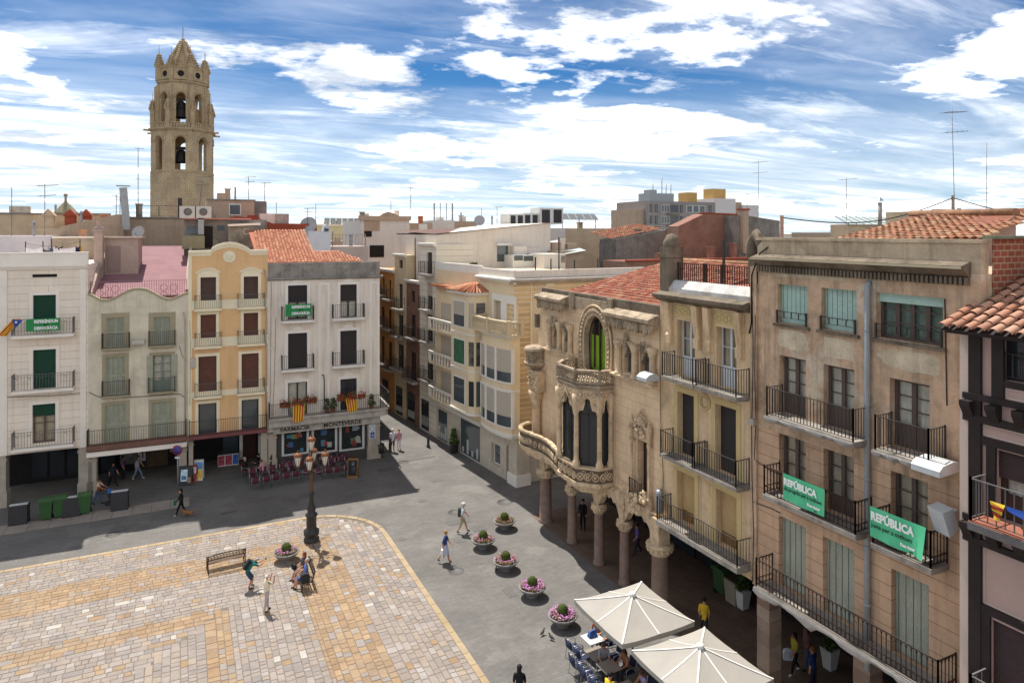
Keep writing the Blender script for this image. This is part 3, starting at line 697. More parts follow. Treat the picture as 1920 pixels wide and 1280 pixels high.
for k, o in enumerate(ops):
    surround(b, o, P_GREYT, .2, .03)
    xm = (o[0]+o[1])/2; mb = MB(); mb.prism([(xm+.34*math.cos(R(t)), o[3]+.2+.003+.3*math.sin(R(t))) for t in range(0, 181, 20)], -.03, -.002); b.part(mb, 'window_crest', P_GREYT)
    fr = mat('umber_frame', '3a2c26', .6, .1)
    if k in (0, 1): roller(b, (o[0], o[1], o[2]+(o[3]-o[2])*.5, o[3]), CHAR, .14); sash(b, o, fr, GLASSC, .2, 2, 1, CURT)
    elif k in (2, 3): roller(b, o, CHAR, .14)
    elif k == 4: sash(b, o, fr, GLASSC, .2, 2, 1, CURT)
    else: sash(b, o, fr, GLASS, .2, 2, 1)
for k, v in enumerate((600, 690)):
    for u0, u1 in ((528, 590), (624, 685)): balcony(b, b.su(u0, -.6), b.su(u1, -.6), b.px(607, v-1, -.6)[1], .6, 1.0, .14, P_GREYT, IRON, step=.14)
for u0, u1 in ((597, 618), (693, 711)):
    mb = MB(); x0, x1 = b.su(u0), min(b.su(u1), b.W-.02); z0_, z1_ = zA+1.0, zT-.35
    mb.box(x0, x0+.16, -.03, -.002, z0_, z1_); mb.box(x1-.16, x1, -.03, -.002, z0_, z1_); mb.box(x0+.16, x1-.16, -.03, -.002, z1_-.16, z1_); b.part(mb, 'pilaster_frame', P_GREYT)
zB = b.px(607, 776, -.7)[1]; xr = b.su(725, -.7)
s = MB(); s.prism([(.02, -.002), (.02, -.75), (b.W-.1, -.75), (b.W+.45, -.6), (b.W+.72, -.2), (b.W+.75, .8), (b.W+.75, 6), (b.W+.002, 6), (b.W+.002, -.002)], zB-.16, zB, 'z'); s.prism([(.04, -.003), (.04, -.6), (b.W-.1, -.6), (b.W+.36, -.48), (b.W+.58, -.15), (b.W+.6, 6), (b.W+.003, 6), (b.W+.003, -.003)], zB-.62, zB-.162, 'z')
bal = b.part(s, 'corner_balcony', CONCL)
rail_mb([(.07, -.01, zB), (.07, -.7, zB), (b.W-.1, -.7, zB), (b.W+.42, -.56, zB), (b.W+.67, -.2, zB), (b.W+.7, .8, zB), (b.W+.7, 6, zB)], 1.02, .14, .01).build('railing', IRON, bal, kind='stuff')
# shop front
mb = MB(); zs1 = zB-.64; zs0 = zs1-.55; mb.box(b.su(512), b.W-.02, -.28, -.01, zs0, zs1); b.part(mb, 'sign_fascia', CONCL)
INK = mat('dark_sign_letters', '2f2a27', .6, .05)
xa, xb = b.su(526, -.28), b.su(581, -.28); xc, xd = b.su(607, -.28), b.su(678, -.28)
text_on(b, 'FARMACIA', .42, INK, xa, -.285, zs0+.12, width=xb-xa, bold=.008, ext=.02); text_on(b, 'MONTEVERDE', .42, INK, xc, -.285, zs0+.12, width=xd-xc, bold=.008, ext=.02)
pillar(b, b.su(503), b.su(518), zs0, .7); pillar(b, b.su(690), b.W+.0, zs0, .8)
mb = MB(); mb.box(b.su(518), b.su(690), .3, .55, 0, zs0); b.part(mb, 'shop_front', mat('shop_wall_grey', '4d4845', .8, .1))
FRW = mat('white_shop_frame', 'c5c3be', .5, .06)
for u0, u1, vt, vb in ((528, 579, 804, 852), (584, 632, 797, 848), (636, 683, 789, 843)):
    o = b.rect(u0, u1, vt, vb, .28); f = MB(); w = .16
    f.box(o[0], o[0]+w, .2, .298, o[2], o[3]); f.box(o[1]-w, o[1], .2, .298, o[2], o[3]); f.box(o[0]+w, o[1]-w, .2, .298, o[2], o[2]+.12); f.box(o[0]+w, o[1]-w, .2, .298, o[3]-.05, o[3])
    wv = b.part(f, 'shop_window', FRW)
    MB().add([(o[0]+w, .25, o[2]+.12), (o[1]-w, .25, o[2]+.12), (o[1]-w, .25, o[3]-.05), (o[0]+w, .25, o[3]-.05)], [(0, 1, 2, 3)]).build('pane', GLASSC, wv)
    MB().add([(o[0]+w, .29, o[2]+.12), (o[1]-w, .29, o[2]+.12), (o[1]-w, .29, o[3]-.05), (o[0]+w, .29, o[3]-.05)], [(0, 1, 2, 3)]).build('display_back', mat('shop_display', '2a2c2d', .8, .5, 2), wv)
    cols_ = ['b9483f', '5f93b5', 'c9c2b4', '4472a0', '8aa36a', 'd4b9ab'] if u0 < 600 else ['b5b2ac', '9d3c36', 'a9b5ba', '6e7b62', 'c4bdb2']
    for q in range(9 if u0 != 584 else 4):
        w_, h_ = random.uniform(.15, .5), random.uniform(.15, .5); x_ = random.uniform(o[0]+w, o[1]-w-w_); z_ = random.uniform(o[2]+.15, o[2]+(o[3]-o[2])*.7)
        MB().box(x_, x_+w_, .262+.002*q, .275+.001*q, z_, min(z_+h_, o[3]-.1)).build('display_card', mat('card_'+cols_[q % len(cols_)], cols_[q % len(cols_)], .6, .25, 4), wv)
sg = b.rect(692.5, 704, 795, 816, -.12); mb = MB(); mb.box(sg[0], sg[1], -.12, -.09, sg[2]-.25, sg[3]); sgo = b.part(mb, 'traffic_sign', mat('sign_white', 'c9ccd0', .5, .05))
MB().box(sg[0]+.08, sg[1]-.08, -.125, -.121, sg[2]-.18, sg[2]+.25).build('blue_panel', mat('sign_blue', '2b4f93', .5, .05), sgo)
MB().torus(((sg[0]+sg[1])/2, -.124, sg[3]-.32), .17, .016, 18, 4).build('ring', mat('sign_grey', '6c6f74', .5, .05), sgo)
q = sg; mb = MB(); mb.torus(((q[0]+q[1])/2+.0, -.128, q[2]-.03), .07, .014, 12, 4); mb.bar(((q[0]+q[1])/2, -.128, q[2]+.04), ((q[0]+q[1])/2, -.128, q[2]+.16), .03); mb.bar(((q[0]+q[1])/2, -.128, q[2]+.04), ((q[0]+q[1])/2+.1, -.128, q[2]+.03), .03); mb.build('wheelchair_symbol', WHITE, sgo)
for u0, u1, v0, v1 in ((513, 517, 812, 817), (687, 691, 784, 788)):
    o = b.rect(u0, u1, v0, v1, -.1); b.part(MB().box(o[0], o[1], -.12, -.09, o[2], o[3]), 'small_sign', mat('yellow_plate', 'c9a83a', .5, .05))
# tiled roof of the pharmacy house: main slope rising to the back and a lower slope to the right
zE = b.px(600, 492)[1]-.05
e0, e1 = b.su(503, .4), b.su(588, .4); rz_ = 3.6; dz_ = 8.5
zR = b.px(535, 432, dz_)[1]
slope(b, [(e0-.6, .4, zE), (e1+.4, .4, zE), (e1-.2, dz_, zR), (e0-1.0, dz_, zR)], RED_TILE, .1)
sl_ = Vector((0, dz_-.4, zR-zE)); Ls = sl_.length
tiles(b, (e0-.6, .38, zE+.03), (1, 0, 0), sl_, int((e1-e0+1.0)/.24), int(Ls/.4), RED_TILE, 0, .24, .4, .1)
zR2 = b.px(620, 470, 3.4)[1]; x9 = b.su(684, .4)
slope(b, [(e1+.4, .4, zE), (x9, .4, zE), (b.su(628, 3.4), 3.4, zR2), (e1+.35, 3.4, zR2)], RED_TILE, .1)
s2 = Vector((0, 3.0, zR2-zE)); xt = b.su(628, 3.4)
tiles(b, (e1+.4, .38, zE+.03), (1, 0, 0), s2, int((x9-e1-.4)/.24), int(s2.length/.4), RED_TILE, 0, .24, .4, .1, mask=lambda x, t: x+e1+.4 < x9-(x9-xt)*t/s2.length)

# downpipes, cables and boxes on the left-hand fronts
PIPEW = mat('pale_downpipe', 'b9b0a3', .6, .12, 3, streak=('8b8378', .4)); CAB = mat('grey_cable', '6b635b', .8, .1)
def run(b, pts, r, m, name, y=-.05): b.part(MB().tube([(*((lambda q: (q[0], y, q[1]))(b.px(u, v, y))),) for u, v in pts], r, 6), name, m)
run(L2, ((344, 585), (347, 600), (347, 700), (347, 820)), .05, PIPEW, 'downpipe', -.07); run(L3, ((496, 505), (498.5, 522), (498.5, 640), (498.5, 788)), .05, PIPEW, 'downpipe', -.07)
run(L1, ((-60, 746), (30, 744), (90, 742), (140, 738), (163, 735)), .02, CAB, 'cable'); run(L2, ((167, 735), (180, 742), (195, 746), (250, 744), (300, 741), (336, 738), (348, 746)), .02, CAB, 'cable'); run(L2, ((336, 648), (342, 668), (350, 676)), .015, CAB, 'cable')
run(L4, ((517, 595), (516, 650), (514, 720), (511, 780)), .014, CAB, 'cable'); run(L4, ((603, 703), (607, 703), (608, 712), (608, 765)), .035, IRON, 'vent_pipe', -.06); run(L4, ((509, 528), (508, 600), (507, 700), (506, 790)), .012, CAB, 'cable')
run(L3, ((356, 600), (357, 660), (356, 760)), .014, CAB, 'cable')
o = L3.rect(356, 367, 671, 689, -.1); L3.part(MB().box(o[0], o[1], -.16, -.01, o[2], o[3]), 'junction_box', PIPEW)
o = L2.rect(247, 271, 637, 645, -.2); L2.part(MB().prism([(-.01, o[2]), (-.35, o[2]), (-.25, o[3]), (-.01, o[3])], o[0], o[1], 'x'), 'lamp_hood', PIPEW)
# ------------------------------------------------------------------ right-hand row
XR = 19.3
def rp(u, x=XR): p = atx(u, 600, x); return (x, p.y)
P_TAN = mat('worn_tan_stucco', 'cdae90', .92, .24, .7, .7, 24, stain=('6f5b46', .7, .8), streak=('5c4c3b', .7), patch=('d6c9b3', .65, .45))
P_TAN2 = mat('scored_tan_stucco', 'c7a587', .92, .12, .8, .2, 18, joints=(40, .42, '8d7358', .012), stain=('86694c', .5, .6), streak=('6e5843', .5))
P_YEL = mat('ochre_yellow_stucco', 'dcbf98', .92, .14, .7, .25, 16, stain=('8c7352', .6, .9), streak=('6f5e44', .6))
P_YEL2 = mat('pale_ochre_trim', 'c9b27f', .9, .1, 1, .1, 20, streak=('9a8761', .4))
P_DIRT = mat('sooty_render', '7d705f', .95, .3, 1.1, .3, 18, stain=('3d362e', .8, .9), streak=('3a342d', .6))
P_STONE = mat('golden_ashlar', 'e2c6a2', .9, .1, .8, .2, 20, joints=(.95, .45, 'b0966f', .008), stain=('9a7e5a', .5, .7), streak=('8d7452', .4))
P_CARV = mat('carved_stone', 'd6bc9a', .92, .2, 2, .5, 14, stain=('6f604d', .65, 1.8), streak=('6a5b48', .45))
P_CARVD = mat('weathered_carved_stone', 'b09d84', .92, .25, 2, .5, 14, stain=('4e453a', .75, 1.6), streak=('4a4238', .6))
P_GRAN = mat('reddish_granite', '8f776a', .75, .2, 4, .2, 40, stain=('6a554b', .5, 1.5))
FLOORW = mat('worn_brown_paving', '6d5a4d', .8, .2, 1.2, .1, 20, joints=(.6, .6, '54453b', .012, 'XY'))
WOODD = mat('dark_brown_wood', '453328', .7, .2, 3)
FRG = mat('grey_brown_frame', '5b4d45', .7, .12, 3)
FRW2 = mat('white_window_frame', 'cfd2d2', .6, .08, 3)
TEAL = mat('turquoise_blind', 'b0c9bd', .7, .12, 1.5, streak=('8fb0a6', .5)); TEALD = mat('dull_green_blind', 'a6a694', .75, .14, 1.2, streak=('78836f', .55), stain=('a9b09c', .4, .8))
TARP = mat('grey_netting', 'a9a39c', .9, .2, 3, .3, 20)
PIPE = mat('grey_drain_pipe', '9ba0a2', .6, .12, 3, streak=('7b7f80', .4))

# --- ornate modernist house (tribune bay, oval window, carved balconies)
b = CN = Bld('modernist_house', 'golden stone modernist house with carved bay, oval window and red tiled roof', (XR, 36.2), (XR, 24.65))
zF, zC = 4.25, 13.2       # underside of the first floor, top of the wall
W = b.W
owin = b.rect(1096, 1141, 588, 700); xo = (owin[0]+owin[1])/2; ro = (owin[1]-owin[0])/2
RW = [b.rect(1169, 1188, 648, 700), b.rect(1200, 1222, 660, 715)]; LW = [b.rect(1036, 1046, 612, 655), b.rect(1057, 1069, 620, 662)]
orn = b.rect(1197, 1215, 826, 925)
baydoor = (xo-1.1, xo+1.1, 5.0, 8.0)
b.part(wall_mb(0, W, zF, zC, RW+LW+[owin, orn, baydoor], 9, .4), 'wall', P_STONE)
for o in RW+LW: roller(b, o, mat('slate_blind', '5f5954', .7, .15, 3), .3, pitch=.09)
# oval window: stone ring filling the rectangle, frame, panes and green curtains
def oval(t, rx, rz, zc): return (xo+rx*math.cos(t), zc+rz*math.sin(t))
zc_ = (owin[2]+owin[3])/2; rz_ = (owin[3]-owin[2])/2; N_ = 28
mb = MB(); rx = ro
zs_o = owin[2]+(owin[3]-owin[2])*.50; hz_o = owin[3]-zs_o; hb_o = zs_o-owin[2]
def ov(t, k=1.0): # tall arch: elliptical head, nearly straight jambs down to the balcony floor
    x, z = math.cos(t), math.sin(t)
    if z >= 0: return (xo+rx*k*x, zs_o+(hz_o+rx*(k-1))*z)
    q = max(-1, z*1.25); sx = 1 if x >= 0 else -1
    return (xo+rx*k*(x if z < -.8 else sx)*(1-.08*q*q), zs_o+hb_o*q)
for i in range(N_):
    t0, t1 = 2*math.pi*i/N_, 2*math.pi*(i+1)/N_; p, q = ov(t0, .90), ov(t1, .90); p2, q2 = ov(t0, 1.42), ov(t1, 1.42)
    mb.prism([p, q, q2, p2], -.10, -.003); p3_, q3_ = ov(t0, 1.0), ov(t1, 1.0); mb.prism([p, q, q3_, p3_], -.003, .4)
b.part(mb, 'oval_surround', P_CARVD)
mb = MB(); n_ = 46
for i in range(n_):
    t = 2*math.pi*i/n_; p = ov(t, 1.16)
    if math.sin(t) > -.7: mb.ball((p[0], -.13, p[1]), (.085, .07, .085), 6, 4)
mb.tube([(*((lambda p: (p[0], -.12, p[1]))(ov(2*math.pi*i/40, 1.38))),) for i in range(40)], .05, 5, closed=True); mb.tube([(*((lambda p: (p[0], -.10, p[1]))(ov(2*math.pi*i/40, .97))),) for i in range(40)], .04, 5, closed=True)
b.part(mb, 'bead_moulding', P_CARV, kind='stuff')
fr = MB(); fr.box(xo-.05, xo+.05, .2, .28, owin[2], owin[3]-.1); fr.box(xo-rx*.45-.03, xo-rx*.45+.03, .2, .28, owin[2]+.2, owin[3]-.3); fr.tube([(*((lambda p: (p[0], .24, p[1]))(ov(2*math.pi*i/30, .9))),) for i in range(30)], .05, 5, closed=True); ww = b.part(fr, 'oval_window', WOODD)
pts = [ov(2*math.pi*i/30, .9) for i in range(30)]
for sgn in (-1, 1): MB().add([(x if (x-xo)*sgn > 0 else xo, .245, z) for x, z in pts], [list(range(30))]).build('pane', GLASSC, ww)
GREENC = mat('bright_green_curtain', '9fcf35', .8, .12, 1.5, streak=('6d9a1f', .7))
for x0, x1, zt in ((xo-rx*.86, xo-rx*.22, zc_+.35), (xo-rx*.1, xo+rx*.72, zc_+.75), (xo+rx*.12, xo+rx*.3, owin[3]-.25)):
    mb = MB(); n = 14; vs = []
    for i in range(n+1): x = x0+(x1-x0)*i/n; vs += [(x, .34+.03*math.sin(i*2.3), owin[2]+.05), (x, .34+.03*math.sin(i*2.3+.5), zt)]
    mb.add(vs, [(2*i, 2*i+2, 2*i+3, 2*i+1) for i in range(n)], True).build('curtain', GREENC, ww)
MB().box(owin[0], owin[1], .42, .5, owin[2], owin[3]).build('backing', DARK, ww)
# colonnettes and stepped heads beside the small windows
def colonnette(parent, x, y, z0, z1, r, m=P_CARV, name='colonnette'):
    mb = MB(); h = z1-z0; mb.lathe([(r*1.5, 0), (r*1.5, h*.05), (r*1.1, h*.08), (r, h*.1), (r*.96, h*.74), (r*1.15, h*.76), (r*1.1, h*.78), (r*1.7, h*.92), (r*1.75, h), (0, h)], (x, y, z0), 12); return mb.build(name, m, parent)
def leafy(mb, c, r, n, flat='y', k=.35):
    """clump of carved leaves: small lobes scattered round a centre"""
    for i in range(n):
        a = random.uniform(0, 6.28); q = r*math.sqrt(random.random()); s = r*k*random.uniform(.6, 1.1)
        mb.ball((c[0]+q*math.cos(a), c[1]-random.uniform(0, r*.25), c[2]+q*math.sin(a)), (s, s*.7, s), 6, 4)
for grp, wl in ((RW, .2), (LW, .17)):
    zs_ = min(o[2] for o in grp)-.1; x0 = grp[0][0]-.75; x1 = grp[-1][1]+.35
    mb = MB(); mb.prism([(-.002, zs_), (-.34, zs_-.0), (-.36, zs_+.1), (-.002, zs_+.16)], x0, x1+.1, 'x'); b.part(mb, 'window_sill', P_CARV)
    xs_ = [grp[0][0]-wl*1.1]+[(grp[0][1]+grp[1][0])/2]+[grp[1][1]+wl*1.1]
    for x in xs_: colonnette(b.e, x, -.12, zs_+.12, zs_+1.75, wl*.8)
    for o in grp:
        mb = MB(); zt = o[3]; a, c = o[0], o[1]; w = (c-a)
        for k_, (e, z_) in enumerate(((.0, zt-.62), (.12, zt-.42), (.24, zt-.22))): mb.box(a+.001, a+w*e+.1, .02-.004*k_, .3, z_, z_+.2); mb.box(c-w*e-.1, c-.001, .02-.004*k_, .3, z_, z_+.2)
        mb.box(a-.12, c+.12, -.1, -.004, zt+.0, zt+.12); leafy(mb, ((a+c)/2, -.12, zt+.25), .3, 16); b.part(mb, 'stepped_lintel', P_CARVD)
# projecting hoods with carved lambrequins
for u0, u1, v in ((1018, 1068, 568), (1146, 1239, 603)):
    x0, x1 = b.su(u0), b.su(u1); x1 = min(x1, W-.05); z = b.px((u0+u1)/2, v-6)[1]
    mb = MB(); mb.prism([(-.002, z-.12), (-.45, z-.1), (-.62, z), (-.62, z+.14), (-.5, z+.2), (-.002, z+.34)], x0, x1, 'x'); hd = b.part(mb, 'hood', P_CARVD)
    mb = MB(); n = max(3, int((x1-x0)/.62)); w = (x1-x0)/n
    for i in range(n):
        xm = x0+w*(i+.5); mb.prism([(xm-w*.5, z-.12), (xm-w*.46, z-.5), (xm-w*.3, z-.34), (xm-w*.2, z-.55), (xm, z-.36), (xm+w*.2, z-.55), (xm+w*.3, z-.34), (xm+w*.46, z-.5), (xm+w*.5, z-.12)], -.42, -.34)
        mb.ball((xm-w*.42, -.3, z-.42), (.14, .16, .2), 7, 5); mb.torus((xm, -.42, z-.25), .1, .03, 10, 4)
    mb.box(x0+.05, x1-.05, -.34, -.003, z-.3, z-.121); mb.build('lambrequin', P_CARVD, hd, kind='stuff')
# upper wall band and dark parapet below the tiles
zp0, zp1 = zC+.003, b.px(1150, 566)[1]+.15
b.part(MB().box(0.3, W, .05, .35, zp0, zp1), 'parapet', P_DIRT)
cb0, cb1 = b.su(1074), b.su(1150)
mb = MB(); mb.box(cb0, cb1, -.09, -.004, owin[3]+.15, zp1-.2); mb.box(cb0-.1, cb0+.35, -.2, -.091, zp1-.9, zp1+.05); mb.box(cb1-.35, cb1+.1, -.2, -.091, zp1-1.1, zp1+.0); b.part(mb, 'raised_panel', P_CARVD)
# tribune bay: polygonal plan below the oval window
BX = 36.2-30.05; hf, p1_, p2_ = .85, 1.6, .78; hw = hf+.83
def plan(k=0.0): return [(BX-hw-k, 0.0), (BX-hw-k, -p2_-k*.4), (BX-hf-k*.4, -p1_-k), (BX+hf+k*.4, -p1_-k), (BX+hw+k, -p2_-k*.4), (BX+hw+k, 0.0)]
def ring_mb(mb, k, z0, z1, cap=True): mb.prism([(x, min(y, -.002)) for x, y in plan(k)], z0, z1, 'z')
zb0 = b.px(1100, 912, -1.4)[1]; zb1 = b.px(1100, 880, -1.4)[1]; zb2 = b.px(1105, 748, -1.4)[1]; zb3 = b.px(1105, 738, -1.4)[1]; zb4 = b.px(1105, 697, -1.4)[1]
mb = MB()
for k, za, zb in ((-.35, zb0-.55, zb0-.3), (-.12, zb0-.3, zb0-.1), (.12, zb0-.1, zb0+.08), (.0, zb0+.08, zb1-.1), (.1, zb1-.1, zb1+.02)): ring_mb(mb, k, za+.001, zb-.001)
b.part(mb, 'bay_base', P_CARV)
P_RECESS = mat('shaded_sooty_carving', '6f6250', .95, .3, 3, .4, 16, stain=('40382e', .6, 2))  # soot, plus recess shade put into the colour behind the carving
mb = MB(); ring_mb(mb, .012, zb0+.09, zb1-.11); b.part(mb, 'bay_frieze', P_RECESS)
def facet_deco(mb, pa, pb, fn):
    pa, pb = Vector((*pa, 0)), Vector((*pb, 0)); d = (pb-pa); L = d.length; M_ = Matrix.Translation(pa) @ Matrix.Rotation(math.atan2(d.y, d.x), 4, 'Z'); st = len(mb.v); fn(mb, L); mb.xf(M_, st)
pl0 = plan(0.0); fac = [(pl0[i], pl0[i+1]) for i in range(5)]
mb = MB()
def roses(mb, L):
    h = zb1-zb0-.2; zc = (zb0+.08+zb1-.1)/2; n = max(1, round(L/.42))
    for i in range(n):
        x = L*(i+.5)/n; mb.torus((x, -.03, zc-.05), min(.17, h*.4), .035, 12, 5); mb.ball((x, -.04, zc-.05), (.07, .06, .07), 6, 4)
        for a in range(4): mb.ball((x+.085*math.cos(a*1.57+.78), -.04, zc-.05+.085*math.sin(a*1.57+.78)), (.045, .04, .045), 5, 3)
        if i < n-1: mb.torus((x+L/n/2, -.03, zc+h*.28), .08, .025, 8, 4)
for f in fac: facet_deco(mb, *f, roses)
b.part(mb, 'bay_rosettes', P_CARV, kind='stuff')
# bay windows: columns at the corners, traceried heads, glass
for i, (x, y) in enumerate(pl0[1:5]+[(pl0[0][0], -.12), (pl0[5][0], -.12)]): colonnette(b.e, x, y, zb1+.02, zb2+.1, .125, name='bay_column')
mb = MB()
def tracery(mb, L):
    if L < .5: return
    z0, z1 = zb2-1.25, zb3+.05; c = L/2; w = L*.42; h = z1-z0; pr = [(0, z0+.25), (c-w, z0+.25)]
    for a in range(180, 79, -25): pr.append((c-w*.55+w*.45*math.cos(R(a)), z0+.32+w*.5*math.sin(R(a))))
    for a in range(200, -21, -22): pr.append((c+w*.30*math.cos(R(a)), z0+.95+w*.42*math.sin(R(a))))
    for a in range(100, -1, -25): pr.append((c+w*.55+w*.45*math.cos(R(a)), z0+.32+w*.5*math.sin(R(a))))
    pr += [(c+w, z0+.25), (L, z0+.25), (L, z1), (0, z1)]
    mb.prism(pr, -.06, .10)
    mb.tube([(c-w*1.05, -.07, z0+.3), (c-w*.85, -.08, z0+.75), (c-w*.35, -.09, z0+1.1), (c, -.1, z0+1.42), (c+w*.35, -.09, z0+1.1), (c+w*.85, -.08, z0+.75), (c+w*1.05, -.07, z0+.3)], .045, 5)
    for s_ in (-1, 1): mb.torus((c+s_*w*.72, -.07, z1-.22), .19, .05, 12, 5); mb.ball((c+s_*w*.72, -.07, z1-.22), (.11, .1, .11), 7, 5)
for f in fac: facet_deco(mb, *f, tracery)
b.part(mb, 'bay_tracery', P_CARV, kind='stuff')
for f in fac[1:4]:
    mb = MB(); facet_deco(mb, *f, lambda m, L: m.box(.1, L-.1, .2, .22, zb1+.02, zb2+.25)); gl = b.part(mb, 'bay_window', GLASS)
    mb = MB(); facet_deco(mb, *f, lambda m, L: (m.box(.12, .17, .16, .2, zb1+.02, zb2-.7), m.box(L-.17, L-.12, .16, .2, zb1+.02, zb2-.7), m.box(L/2-.03, L/2+.03, .16, .2, zb1+.02, zb2-.7), m.box(.17, L-.17, .16, .2, zb2-1.0, zb2-.92))); mb.build('frame', IRON, gl)
for f in (fac[0], fac[4]):
    mb = MB(); facet_deco(mb, *f, lambda m, L: m.box(.1, L-.05, .2, .22, zb1+.02, zb2+.25)); b.part(mb, 'bay_window', GLASS)
# bay roof slab and the pierced balcony parapet above it
mb = MB(); zq = zb3+.05
for k, za, zb in ((.06, zq, zq+.16), (.16, zq+.16, zq+.26), (.05, zq+.26, zq+.34)): ring_mb(mb, k, za+.001, zb-.001)
b.part(mb, 'bay_cornice', P_CARVD)
pp = plan(.08); zt = zb4; mb = MB(); hgt = zt-(zq+.34)
def pierced(mb, L):
    z0 = zq+.34; mb.box(-.02, L+.02, -.06, .06, z0, z0+.1); mb.box(-.05, L+.05, -.1, .1, zt-.1, zt)
    n = max(2, round(L/.26))
    for r_ in range(3):
        zc = z0+.1+(hgt-.2)*(r_+.5)/3
        for i in range(n): mb.torus((L*(i+.5)/n+(.06 if r_ == 1 else 0), 0, zc), min(.12, (hgt-.2)/6*1.0), .034, 9, 4)
    for x in (0, L): mb.box(x-.07, x+.07, -.07, .07, z0, zt+.02)
for i in range(5): facet_deco(mb, pp[i], pp[i+1], pierced)
b.part(mb, 'pierced_parapet', P_CARVD, kind='stuff')
# circular corner balcony with curling parapet
zc0 = b.px(1030, 868, -.9)[1]; zc1 = zc0+.2; zc2 = b.px(1040, 833, -.9)[1]
out = []
for a in range(200, 79, -10): pass
cxx, cyy, rr_ = .25, .15, 1.35
out = [(cxx+rr_*math.cos(R(a)), cyy+rr_*math.sin(R(a))) for a in range(150, 301, 10)]   # sweeps round the far corner to the front
out += [(1.25, -1.05), (1.7, -.92), (2.2, -.86), (2.8, -.88), (3.4, -.98), (4.0, -1.15), (BX-hw+.05, -1.2)]
inn = [(cxx+.2, .6), (cxx+.0, .5)]
mb = MB(); pol = out+[(BX-hw+.05, -.004), (.4, -.004), (.3, .7), (-.6, .82)]
mb.prism(pol, zc0, zc1, 'z'); mb.prism([(x*.92+.12, y*.88+.03) for x, y in pol], zc0-.22, zc0-.002, 'z'); bal = b.part(mb, 'curved_balcony', P_CARV)
mb = MB(); n = len(out)
for (ax, ay), (bx, by) in zip(out, out[1:]):
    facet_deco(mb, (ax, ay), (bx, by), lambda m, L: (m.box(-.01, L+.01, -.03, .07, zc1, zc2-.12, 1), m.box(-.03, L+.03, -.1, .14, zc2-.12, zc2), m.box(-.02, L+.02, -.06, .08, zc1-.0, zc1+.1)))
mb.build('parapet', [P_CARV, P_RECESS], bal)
mb = MB(); acc = 0
for (ax, ay), (bx, by) in zip(out, out[1:]):
    def deco(m, L):
        k = max(1, round(L/.36))
        for i in range(k):
            x = L*(i+.5)/k; zc = (zc1+zc2-.1)/2; m.torus((x, -.05, zc), .15, .04, 10, 4); m.ball((x, -.06, zc), (.07, .06, .07), 6, 4)
            for q in range(3): m.ball((x+.13*math.cos(q*2.1), -.05, zc+.13*math.sin(q*2.1+.5)), (.05, .05, .05), 5, 3)
    facet_deco(mb, (ax, ay), (bx, by), deco)
mb.build('carved_scrolls', P_CARV, bal, kind='stuff')
# corner column, carved block and flared stub above it
colonnette(b.e, .2, -.25, zc1+.05, 7.6, .27, P_CARV, 'corner_column')
mb = MB(); mb.box(-.15, .9, -.55, .15, 7.6, 8.8)
for i in range(60): mb.ball((random.uniform(-.2, .95), -.56+random.uniform(-.05, .08), random.uniform(7.65, 8.75)), (.1, .09, .11), 6, 4)
for i in range(34): mb.ball((-.18+random.uniform(-.05, .05), random.uniform(-.5, .15), random.uniform(7.65, 8.75)), (.1, .09, .11), 6, 4)
b.part(mb, 'carved_block', P_CARV)
mb = MB(); cc = (.05, -.15); z9 = 8.8
mb.lathe([(.3, 0), (.45, .12), (.78, .35), (.8, .45), (.66, .5), (.64, 1.05), (.8, 1.18), (.76, 1.3), (.6, 1.4), (0, 1.42)], (cc[0], cc[1], z9), 8, smooth=False)
for i in range(70): a = random.uniform(2.4, 6.6); mb.ball((cc[0]+.64*math.cos(a), cc[1]+.64*math.sin(a), z9+random.uniform(.52, 1.05)), (.07, .07, .07), 6, 4)
b.part(mb, 'corbelled_stub', P_CARVD)
b.part(MB().box(-.1, .15, -.22, .05, 11.3, 12.1), 'corner_fin', P_DIRT)
# ornate window with colonnettes and carved crest
surround(b, orn, P_CARV, .1, .06)
sash(b, orn, WOODD, mat('brown_shutter_panel', '4e3326', .7, .25, 2), .3, 2, 1)
for x in (orn[0]-.3, orn[1]+.3):
    mb = MB(); z0, z1 = orn[2]-.55, orn[3]+.9; h = z1-z0
    mb.lathe([(.05, -.3), (.16, 0), (.2, h*.08), (.1, h*.14), (.07, h*.16), (.065, h*.72), (.13, h*.75), (.09, h*.79), (.08, h*.88), (.15, h*.9), (.12, h*.96), (.0, h*1.08)], (x, -.16, z0), 10); leafy(mb, (x, -.16, z0+.1), .22, 14); leafy(mb, (x, -.18, z0+h*.93), .16, 10); b.part(mb, 'ornate_colonnette', P_CARV)
mb = MB(); xm = (orn[0]+orn[1])/2; w = (orn[1]-orn[0])/2+.28; zt = orn[3]
mb.prism([(xm-w, zt+.05), (xm+w, zt+.05), (xm+w, zt+.55), (xm+w*.6, zt+.8), (xm+w*.45, zt+1.15), (xm, zt+1.5), (xm-w*.45, zt+1.15), (xm-w*.6, zt+.8), (xm-w, zt+.55)], -.13, -.003)
leafy(mb, (xm, -.14, zt+.55), .5, 46, k=.2); leafy(mb, (xm, -.14, zt+1.1), .26, 20, k=.28); b.part(mb, 'carved_crest', P_CARV)
mb = MB(); mb.prism([(xm-w-.1, -.002), (xm-w-.1, -.5), (xm+w+.1, -.5), (xm+w+.1, -.002)], orn[2]-.2, orn[2]-.02, 'z'); leafy(mb, (xm-w, -.52, orn[2]+.2), .3, 24, k=.28); leafy(mb, (xm+w, -.52, orn[2]+.2), .3, 24, k=.28); leafy(mb, (xm, -.5, orn[2]-.3), .5, 24, k=.22)
